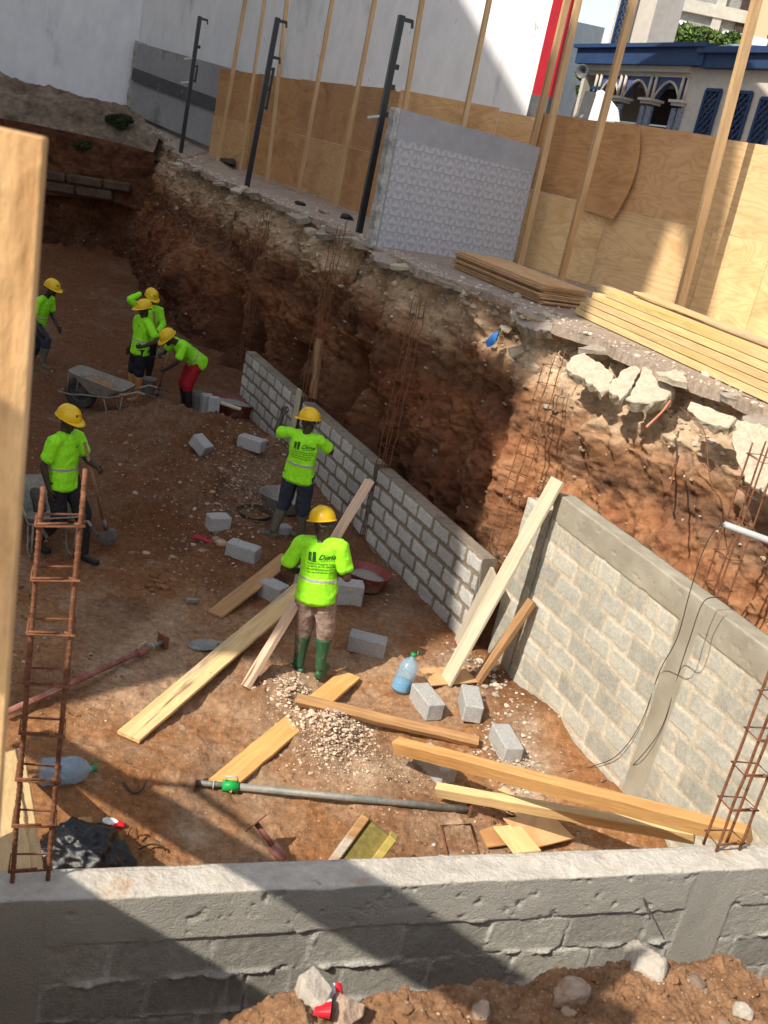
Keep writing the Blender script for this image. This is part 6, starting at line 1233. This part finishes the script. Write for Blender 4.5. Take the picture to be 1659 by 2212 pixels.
# timber stack
MT['tb']=grain('stacked_pine',[(.50,.34,.14),(.66,.48,.24),(.56,.39,.17)],sc=4,rough=.7,bump=.2,bsc=40,vary=.18,specks=(4,.05,(.2,.09,.03)),alt=(.7,.56,.64,[(.50,.38,.10),(.58,.45,.15)]))
ta_=np.array([1.83,12.78]); tdir=np.array([3.34,9.1])-ta_; tdir/=np.linalg.norm(tdir); tn_=np.array([-tdir[1],tdir[0]]); k=0
rowz=.085; 
for col_,(ofs,n_) in enumerate(((0,5),(.165,5),(.33,4))):
    for i in range(n_):
        st=random.uniform(-.03,.05)+(.10*i if col_==0 else .15)+(.25 if i==4 else 0)*(col_==0); c2=ta_+tn_*(ofs+.075+ (0.0 if i<4 else .0))+tdir*st; e2=c2+tdir*(4.9+random.uniform(-.2,.2)); z=.05+i*rowz
        lab={(0,0):'lowest',(0,1):'second lowest',(0,2):'middle',(0,3):'second highest',(0,4):'highest'}.get((col_,i))
        plank((c2[0],c2[1],z),(e2[0],e2[1],z),.155,.078,MT['tb'],('%s front beam of the long pine timber stack'%lab) if lab else 'pine beam behind the front row of the timber stack','timber',group='stacked pine beams' ,name='timber_beam',seed=30+k); k+=1
c2=ta_+tn_*.30+tdir*.9; e2=c2+tdir*4.2; plank((c2[0],c2[1],.48),(e2[0],e2[1],.46),.20,.03,MT['plank_y'],'loose yellow board lying on top of the timber stack','plank',name='plank',seed=60)
# broken slab pieces and boulders
MT['slabp']=mat('broken_pale_concrete',[(.36,.30,.21),(.50,.43,.32),(.42,.35,.25)],sc=4,rough=.95,bump=.6,bsc=30,vary=.2)
MT['slabg']=mat('broken_grey_concrete',[(.27,.22,.17),(.37,.31,.25)],sc=4,rough=.95,bump=.6,bsc=30,vary=.2)
def chunk(px,py,Y,r,sx,sy,fl,rot,m,label,name='slab_chunk',cat='rubble',seed=1,group='broken slab pieces on the bank edge'):
    V,F=rock_mesh(r,seed,4,fl,sx,sy); V=V+.015*fbm(V,6,4,seed=seed)[:,None]*r/.4; o=tri_mesh(name,V,F,m); M=(Matrix.Rotation(R_(rot[2]),4,'Z')@Matrix.Rotation(R_(rot[0]),4,'X')@Matrix.Rotation(R_(rot[1]),4,'Y')); M.translation=V3(at(px,py,Y=Y)); o.matrix_world=M; tag(o,label,cat,group); return o
def slab_px(pts,c_px,Y,n,th,m,label,seed,name='slab_chunk'):
    n=V3(n).normalized(); P0=at(*c_px,Y=Y); Q=[V3(at(*p,plane=(P0,tuple(n)))) for p in pts]; rg=np.random.default_rng(seed); R2=[]
    for i in range(len(Q)):
        a,b=Q[i],Q[(i+1)%len(Q)]; k_=max(2,int((b-a).length/.04))
        for t in range(k_): q=a.lerp(b,t/k_); R2.append(q+(b-a).cross(n).normalized()*float(rg.normal(0,.010)))
    c0=sum(R2,Vector())/len(R2); V=[];F=[]; m_=len(R2); rings=[(1,0,0),(.97,.012,0),(.75,.012,1),(.45,.010,1),(.2,.012,1)]
    for s_,h,_ in rings:
        for q in R2: p=c0+(q-c0)*s_+n*h; V.append(p+n*(.010*mnoise.noise(p*9)+.004*mnoise.noise(p*30)))
    V.append(c0+n*.01); top=len(V)-1
    for r_ in range(4):
        for i in range(m_): F.append((r_*m_+i,r_*m_+(i+1)%m_,(r_+1)*m_+(i+1)%m_,(r_+1)*m_+i))
    for i in range(m_): F.append((4*m_+i,4*m_+(i+1)%m_,top))
    k0=len(V)
    for s_,h in ((1.0,-.03),(.98,-th)):
        for q in R2: p=c0+(q-c0)*s_+n*h; V.append(p+Vector((rg.normal(0,.007),rg.normal(0,.007),rg.normal(0,.007))))
    for i in range(m_): F.append((i,k0+i,k0+(i+1)%m_,(i+1)%m_)); F.append((k0+i,k0+m_+i,k0+m_+(i+1)%m_,k0+(i+1)%m_))
    F.append(tuple(k0+m_+i for i in range(m_))); x=MB(); x.add(V,F); o=x.build(name,m,loc=tuple(c0)); tag(o,label,'rubble','broken slab pieces on the bank edge'); return o
sn=(-.42,-.42,.80)
slab_px([(1222,788),(1240,768),(1262,764),(1300,788),(1327,812),(1320,836),(1297,850),(1282,835),(1250,815),(1228,802)],(1275,803),10.6,sn,.10,MT['slabp'],'left of the two big pale slab pieces tipping into the pit',1)
slab_px([(1313,840),(1345,800),(1374,790),(1384,800),(1372,822),(1358,850),(1340,866)],(1350,830),10.1,sn,.12,MT['slabp'],'cracked off middle piece left against the biggest pale slab',2)
slab_px([(1388,792),(1420,795),(1455,838),(1440,864),(1405,872),(1370,872),(1350,862),(1364,848),(1378,822)],(1400,835),9.95,sn,.13,MT['slabp'],'biggest pale slab piece tipping into the pit on the right',3)
slab_px([(1103,680),(1118,664),(1150,672),(1196,700),(1190,716),(1150,713),(1120,702)],(1150,692),12.0,sn,.12,MT['slabg'],'grey slab piece left of the pale ones, under the plywood stack',4)
slab_px([(803,545),(850,547),(905,560),(955,592),(942,610),(905,602),(860,577),(810,565)],(880,575),14.9,(-.3,-.35,.9),.08,MT['slabg'],'cracked floor tile slab tipping below the tiled partition',5)
slab_px([(955,602),(1005,612),(1030,632),(1005,636),(960,620)],(990,618),14.0,(-.3,-.35,.9),.08,MT['slabg'],'smaller tipped slab below the left end of the plywood stack',6)
rg=np.random.default_rng(77)
for k in range(26):
    i0=int(len(EDGE)*(.10+.50*(k+.5)/26+rg.normal(0,.004))); e_=EDGE[i0]; out=-nin[i0]; tg=dirv[i0]; r_=rg.uniform(.12,.30); c_=np.array([e_[0],e_[1]])+nin[i0]*rg.uniform(-.02,.12); zz=float(street_z(e_[0],e_[1]))-rg.uniform(.0,.10); tilt=rg.uniform(.1,.55)
    n=V3((nin[i0][0]*tilt,nin[i0][1]*tilt,1)).normalized(); m_=rg.integers(5,8); an=np.sort(rg.uniform(0,2*math.pi,m_)); ptsx=[V3((c_[0],c_[1],zz))+(V3((tg[0],tg[1],0))*math.cos(a)*r_*1.5+V3((nin[i0][0],nin[i0][1],-tilt))*math.sin(a)*r_*.75) for a in an]
    th=rg.uniform(.04,.09); x=MB(); x.prism([tuple(p) for p in ptsx],tuple(-n*th)); bm=bmesh.new(); me=bpy.data.meshes.new('t'); me.from_pydata(x.v,[],x.f); bm.from_mesh(me); bmesh.ops.recalc_face_normals(bm,faces=bm.faces); bmesh.ops.triangulate(bm,faces=bm.faces); bmesh.ops.subdivide_edges(bm,edges=bm.edges[:],cuts=3,use_grid_fill=True)
    for v in bm.verts: v.co+=Vector((mnoise.noise(v.co*11),mnoise.noise(v.co*11+Vector((9,0,0))),mnoise.noise(v.co*11+Vector((0,9,0)))))*.02
    bm.transform(Matrix.Translation(-ptsx[0])); bm.to_mesh(me); bm.free(); me.name='slab_fragment'; o=link('slab_fragment',me,MT['slabg'] if k%3 else MT['slabp']); o.location=ptsx[0]; tag(o,'jagged broken concrete fragment on the crumbling edge of the bank','rubble','jagged fragments along the crumbling bank edge')
slab_px([(1592,908),(1640,915),(1710,950),(1712,1050),(1660,1072),(1612,1040),(1590,990),(1582,945)],(1640,985),8.3,(-.70,-.50,.45),.16,MT['slabp'],'upright pale concrete piece set in the bank at the right edge',9)
slab_px([(1490,870),(1540,885),(1590,905),(1575,925),(1525,915),(1488,890)],(1540,898),9.0,sn,.08,MT['slabp'],'thin broken slab between the biggest slab and the right edge',10)
# foreground soil mound
ncam=np.array([nd[1],-nd[0]])
crest=[(-2.2,-3.2),(-.6,-2.4),(-.32,-1.45),(-.10,-1.14),(.04,-1.04),(.12,-1.10),(.28,-1.15),(.45,-1.12),(.75,-1.10),(1.0,-1.06),(1.3,-1.03),(1.55,-1.06),(1.75,-1.13),(1.95,-1.24),(2.15,-1.38),(2.45,-1.38),(3.5,-1.3)]
aa=np.linspace(-1.2,3.4,700); bb=np.linspace(.05,2.6,400); AA,BB=np.meshgrid(aa,bb,indexing='ij')
cz=np.interp(AA-.0,[q[0]+.43-.0 for q in crest],[q[1] for q in crest])
# crest numbers are world x at .7 m in front of the wall
xw=n0[0]+nd[0]*AA+ncam[0]*.7; cz=np.interp(xw,[q[0] for q in crest],[q[1] for q in crest])
PX=n0[0]+nd[0]*AA+ncam[0]*BB; PY=n0[1]+nd[1]*AA+ncam[1]*BB; PM=np.stack([PX,PY,0*PX],-1)
prof_=np.where(BB<.7,-1.9*(1-np.clip(BB/.7,0,1))**1.3,.10*np.clip(BB-.7,0,3)+.0)
lft=sstep(-.75,.15,xw)
ZM=cz+prof_
ZM+=.05*fbm(PM,2.2,4,seed=91)+.05*fbm(PM,6,5,.65,seed=93)+.05*np.maximum(fbm(PM,13,4,.65,seed=95),0)+.016*fbm(PM,40,3,.6,seed=97)
PM=np.stack([PX,PY,ZM],-1); tag(grid_mesh('soil_mound',PM,MT['mound'],flip=True),kind='structure')
def mz(px,py):
    best=None
    r=at(px,py,Y=1.)-EYE
    for Y in np.linspace(1.2,4.2,400):
        p=EYE+r*Y; rel=p[:2]-n0; a_=rel@nd; b_=rel@ncam
        if .05<b_<2.5 and -1.1<a_<3.3:
            i=int((a_+1.2)/4.6*699); j=int((b_-.05)/2.55*399)
            if ZM[i,j]>=p[2]: return np.array([p[0],p[1],ZM[i,j]])
            if best is None or p[2]-ZM[i,j]<best[0]: best=(p[2]-ZM[i,j],np.array([p[0],p[1],ZM[i,j]]))
    return best[1]
def boulder(px,py,r,m,label,seed,fl=.8,sx=1.1,sy=.9,dz=.0,name='rock'):
    V,F=rock_mesh(r,seed,4,fl,sx,sy); V=V+.03*r/.1*.3*fbm(V,22*.1/r,4,seed=seed)[:,None]; o=tri_mesh(name,V,F,m); p=mz(px,py); o.location=(p[0],p[1],p[2]+dz); o.rotation_euler=(.2*seed,.1,seed); tag(o,label,'rock','rocks on the soil heap in front')
MT['limest']=mat('white_plaster_rock',[(.36,.30,.23),(.52,.47,.40)],sc=9,rough=.95,bump=.7,bsc=40,vary=.15)
MT['brickrock']=mat('dusty_rock',[(.32,.2,.13),(.45,.33,.24),(.36,.25,.18)],sc=7,rough=.95,bump=.7,bsc=40,vary=.2)
boulder(678,2150,.085,MT['limest'],'white rock behind the red and white tape',2,.85,dz=.03); boulder(745,2200,.075,MT['brickrock'],'tan angular rock right below the striped tape',5,.75,dz=.02)
boulder(1390,2085,.095,MT['limest'],'largest pale rock at the top of the front heap',8,.8,1.2,dz=.01); boulder(1222,2150,.075,MT['brickrock'],'block shaped rock half buried in the middle of the front heap',11,1.2,.8,.7,dz=.0); boulder(1040,2190,.04,MT['brickrock'],'small pale rock low in the front heap near the bottom',14,dz=.01); boulder(1600,2195,.04,MT['limest'],'pale rock at the lower right corner of the heap',17,dz=.01)
# striped tape
tp_=[mz(*p)+np.array([0,0,.03]) for p in((690,2212),(695,2180),(712,2158),(740,2150),(765,2160))]; x=MB()
pp=[V3(p) for p in tp_]; 
def ribbon(P,w,name,m2,root=None):
    V=[];F=[];mi=[]; n=40; 
    for i in range(n+1):
        t=i/n*(len(P)-1); k=min(int(t),len(P)-2); f=t-k; f=f*f*(3-2*f); c_=P[k]*(1-f)+P[k+1]*f; tg=(P[k+1]-P[k]).normalized(); lt=tg.cross(Vector((0,0,1))).normalized(); tw=.6*math.sin(t*1.7); u=(lt*math.cos(tw)+Vector((0,0,1))*math.sin(tw)); 
        for s in(-1,1): V.append(c_+u*w/2*s+Vector((0,0,.02*math.sin(t*3))))
    V+= [v+Vector((0,0,-.0015)) for v in V]; k2=2*(n+1)
    for i in range(n):
        F+=[(2*i,2*i+1,2*i+3,2*i+2),(k2+2*i+2,k2+2*i+3,k2+2*i+1,k2+2*i)]; mi+=[(i//6)%2]*2
    me=bpy.data.meshes.new(name); me.from_pydata([tuple(v) for v in V],[],F); me.polygons.foreach_set('material_index',mi); return link(name,me,m2)
rb=ribbon(pp,.055,'barrier_tape',[MT['red_p'],MT['white_p']]); tag(rb,'red and white barrier tape curled over the front heap','tape')
# foreground post
a=V3(at(40,285,Y=1.15)); xs_=at(97,285,Y=1.15)[0]; x=MB(); zt_=a.z; x.hexa([(xs_-.24,1.13,-.6),(xs_,1.15,-.6),(xs_-.001,1.165,-.6),(xs_-.24,1.145,-.6),(xs_-.24,1.13,zt_+.004),(xs_,1.15,zt_),(xs_-.001,1.165,zt_),(xs_-.24,1.145,zt_+.004)])
fp=x.build('wooden_post',mat('rough_near_board',[(.46,.25,.10),(.66,.42,.20),(.56,.33,.14)],sc=9,rough=.85,bump=.5,bsc=120,stretch=(1,1,.25),vary=.2),bevel=.002,loc=(xs_-.1,1.15,-.6)); tag(fp,'wide sunlit board end very close at the left edge, out of focus','board')
# hooked wires poking from the near wall
def nwf(px,py,off): n=np.array([nd[1],-nd[0],0]); return at(px,py,plane=((n0[0]+n[0]*off,n0[1]+n[1]*off,0),n))
rodobj([nwf(1388,1935,0),nwf(1405,1985,.12)],.0035,MT['cable'],'wire','short wire end poking from the near wall beam','wire'); rodobj([nwf(1520,2072,0),nwf(1600,2130,.2),nwf(1640,2180,.3)],.0035,MT['cable'],'wire','long wire end poking from the near wall beside its right column','wire')
# ------------------------------------------------------------- loose stones
def scatter(name,pts,sizes,m,seed,label=None,sub=1):
    rg=np.random.default_rng(seed); base=[rock_mesh(1,200+s,sub,.75) for s in range(6)]; VV=[];FF=[];k=0
    for (p,s) in zip(pts,sizes):
        V,F=base[rg.integers(6)]; a=rg.uniform(0,6.28); c_,s_=math.cos(a),math.sin(a); Rm=np.array([[c_,-s_,0],[s_,c_,0],[0,0,1]]); V2=(V*np.array([1,rg.uniform(.6,1),rg.uniform(.6,1)]))@Rm.T*s+p; VV.append(V2); FF.append(np.array(F)+k); k+=len(V2)
    o=tri_mesh(name,np.concatenate(VV),np.concatenate(FF),m); tag(o,kind='stuff')
    if label:o['label']=label
    return o
MT['stone']=mat('mixed_stones',[(.20,.12,.075),(.36,.26,.18),(.28,.18,.11)],sc=3,rough=.95,bump=.3,vary=.2,island=.45)
MT['stone_p']=mat('pale_stones',[(.42,.34,.26),(.55,.47,.38)],sc=3,rough=.95,bump=.3,vary=.2,island=.3)
MT['clod']=mat('soil_clods',[(.11,.048,.022),(.20,.095,.04),(.26,.13,.06)],sc=3,rough=.95,bump=.4,vary=.2,island=.35)
def floor_pts(n,seed,xr=(-11,3.2),yr=(4.2,24),dens=None):
    rg=np.random.default_rng(seed); y=yr[0]*(yr[1]/yr[0])**rg.random(n*2); x=rg.uniform(-.62,.42,n*2)*y; keep=np.ones(len(x),bool)
    dline=((x-m0[0])*(-.873)+(y-m0[1])*(-.487)); keep&=dline>.05
    if dens is not None: keep&=rg.random(len(x))<dens(x,y)
    x=x[keep][:n];y=y[keep][:n]; z=floor_z(x,y); return np.stack([x,y,z],-1),rg
clump=lambda x,y: np.clip(.25+1.2*fbm(np.stack([x,y,0*x],-1),.8,3,seed=101),0,1)
MT['crumb']=mat('crumbled_plaster',[(.46,.33,.22),(.60,.46,.33),(.66,.53,.41)],sc=5,rough=.95,bump=.3,vary=.15,island=.2)
P,rg=floor_pts(9000,1,dens=clump); scatter('clods',P,np.exp(rg.normal(-4.45,.5,len(P))),MT['clod'],1)
P,rg=floor_pts(4200,2,dens=clump); scatter('stones',P,np.exp(rg.normal(-4.35,.5,len(P))),MT['stone'],2)
P,rg=floor_pts(1500,3,dens=clump); scatter('pale_gravel',P,np.exp(rg.normal(-4.7,.5,len(P))),MT['stone_p'],3)
def heap(px,py,sx,sy,n,m,name,seed,hgt,smu=-3.9,ssd=.45,dots=None):
    c_=G(px,py); rg=np.random.default_rng(seed); x=c_[0]+rg.normal(0,sx,n); y=c_[1]+rg.normal(0,sy,n); r=((x-c_[0])/sx)**2+((y-c_[1])/sy)**2; z=floor_z(x,y)+hgt*np.exp(-r*.8)*rg.random(n); return scatter(name,np.stack([x,y,z],-1),np.exp(rg.normal(smu,ssd,n)),m,seed)
heap(722,1575,.19,.24,1300,MT['crumb'],'plaster_rubble',5,.15,-4.75,.6); heap(640,1505,.15,.20,500,MT['crumb'],'plaster_rubble',6,.04,-4.5,.5); heap(790,1650,.35,.25,500,MT['crumb'],'plaster_rubble',7,.02,-5.0,.4)
heap(520,1060,.45,1.1,900,MT['stone'],'gravel',8,.05,-4.2,.5); heap(540,960,.5,.9,500,MT['stone'],'gravel',9,.03,-4.2,.5); heap(1110,1640,.18,.45,350,MT['stone_p'],'gravel',10,.03,-4.2,.4); heap(1040,1450,.2,.3,120,MT['stone_p'],'gravel',12,.04,-3.8,.5)
heap(335,1262,.12,.10,14,MT['clod'],'clods',13,.06,-2.9,.4); heap(455,1168,.12,.12,14,MT['stone'],'stones',14,.04,-2.9,.4)
MT['crust']=mat('crust_rubble',[(.33,.25,.17),(.46,.37,.27),(.55,.47,.37)],sc=5,rough=.95,bump=.5,vary=.25,island=.3)
# stones on the street edge and crumbs on the bank
rg=np.random.default_rng(11); n=2600; ii=rg.integers(0,int(len(EDGE)*.86),n); off=np.abs(rg.normal(0,.28,n))-.02; out=-nin[ii]; pt=EDGE[ii]+out*off[:,None]; pts_=np.stack([pt[:,0],pt[:,1],street_z(pt[:,0],pt[:,1])+.004],-1); scatter('street_rubble',pts_,np.exp(rg.normal(-4.1,.55,n)),MT['stone_p'],12)
n=2200; ii=rg.integers(0,int(len(EDGE)*.9),n); jj=(rg.random(n)**1.5*(nv-2)).astype(int)+1; pts_=PB[ii,jj]; scatter('bank_stones',pts_,np.exp(rg.normal(-4.0,.6,n)),MT['stone'],15)
n=2600; ii=rg.integers(0,int(len(EDGE)*.72),n); jj=(np.abs(rg.normal(0,.09,n))*(nv-2)).astype(int).clip(1,nv-2); pts_=PB[ii,jj]+np.array([0,0,.0]); scatter('bank_crust_rubble',pts_,np.exp(rg.normal(-3.35,.55,n)),MT['crust'],18)
n=1500; xs_r=rg.uniform(-8,3,n); ys_r=rg.uniform(13,31,n); k_=np.array([((nin*(np.array([a,b])-EDGE)).sum(1)[np.argmin(((EDGE-np.array([a,b]))**2).sum(1))])<-.1 for a,b in zip(xs_r,ys_r)]); xs_r=xs_r[k_];ys_r=ys_r[k_]; pts_=np.stack([xs_r,ys_r,street_z(xs_r,ys_r)+.004],-1); scatter('street_crumbs',pts_,np.exp(rg.normal(-4.3,.6,len(pts_))),MT['stone_p'],19)
MT['black_void']=mat('trench_black',[(.008,.008,.009),(.02,.02,.02)],rough=.5,bump=.6,bsc=20,vary=.3)  # black of the two lumps and of the painted trench dark
def st(px,py,dz=0.): p=at(px,py,z=.2); p=at(px,py,z=float(street_z(p[0],p[1]))+dz); p=at(px,py,z=float(street_z(p[0],p[1]))+dz); return V3(p)
A1_=[(326,288),(360,296),(400,307),(440,320),(480,332),(513,341)]; B1_=[(345,306),(372,312),(405,322),(440,331),(478,342),(510,352)]
a_=[st(*p,.01) for p in A1_]; b_=[st(*p,.01) for p in B1_]; Gm=np.zeros((60,10,3))
for i in range(60):
    t=i/59*5; k=min(int(t),4); f=t-k; p=a_[k].lerp(a_[k+1],f); q=b_[k].lerp(b_[k+1],f)
    for j in range(10): r_=p.lerp(q,j/9); Gm[i,j]=r_
Gm[...,2]+=.05+.10*fbm(Gm,2.2,4,.6,seed=131); Gm[0,:,2]-=.1; Gm[-1,:,2]-=.1; Gm[:,0,2]-=.1; Gm[:,-1,2]-=.1  # dark of the trench put in as a black strip
o=grid_mesh('trench_black',Gm,MT['black_void']); tag(o,'black strip standing in for the dark trench before the grey partition','black_void')
for k,(px,py,r_,lab) in enumerate(((648,440,.09,'small black lump on the slab between the middle and nearest posts'),(748,470,.13,'bigger black lump on the slab just left of the nearest black post'),(700,458,.10,'small grey stone between two black lumps on the slab'))):
    V,F=rock_mesh(r_,150+k,3,.6,1.4,.9); o=tri_mesh('lump' if k<2 else 'stone',V,F,MT['black_void'] if k<2 else MT['slabg']); o.location=st(px,py,.03); tag(o,lab,'rubble')
# clods and stones on the front heap
n=9000; ia=rg.integers(100,699,n); ib=rg.integers(50,380,n); pts_=PM[ia,ib]; scatter('front_clods',pts_,np.exp(rg.normal(-5.0,.65,n)),MT['mound'],16,sub=2)
n=420; ia=rg.integers(160,699,n); ib=rg.integers(60,380,n); pts_=PM[ia,ib]; scatter('front_stones',pts_,np.exp(rg.normal(-4.6,.6,n)),MT['stone'],17,sub=2)
bpy.context.view_layer.update()
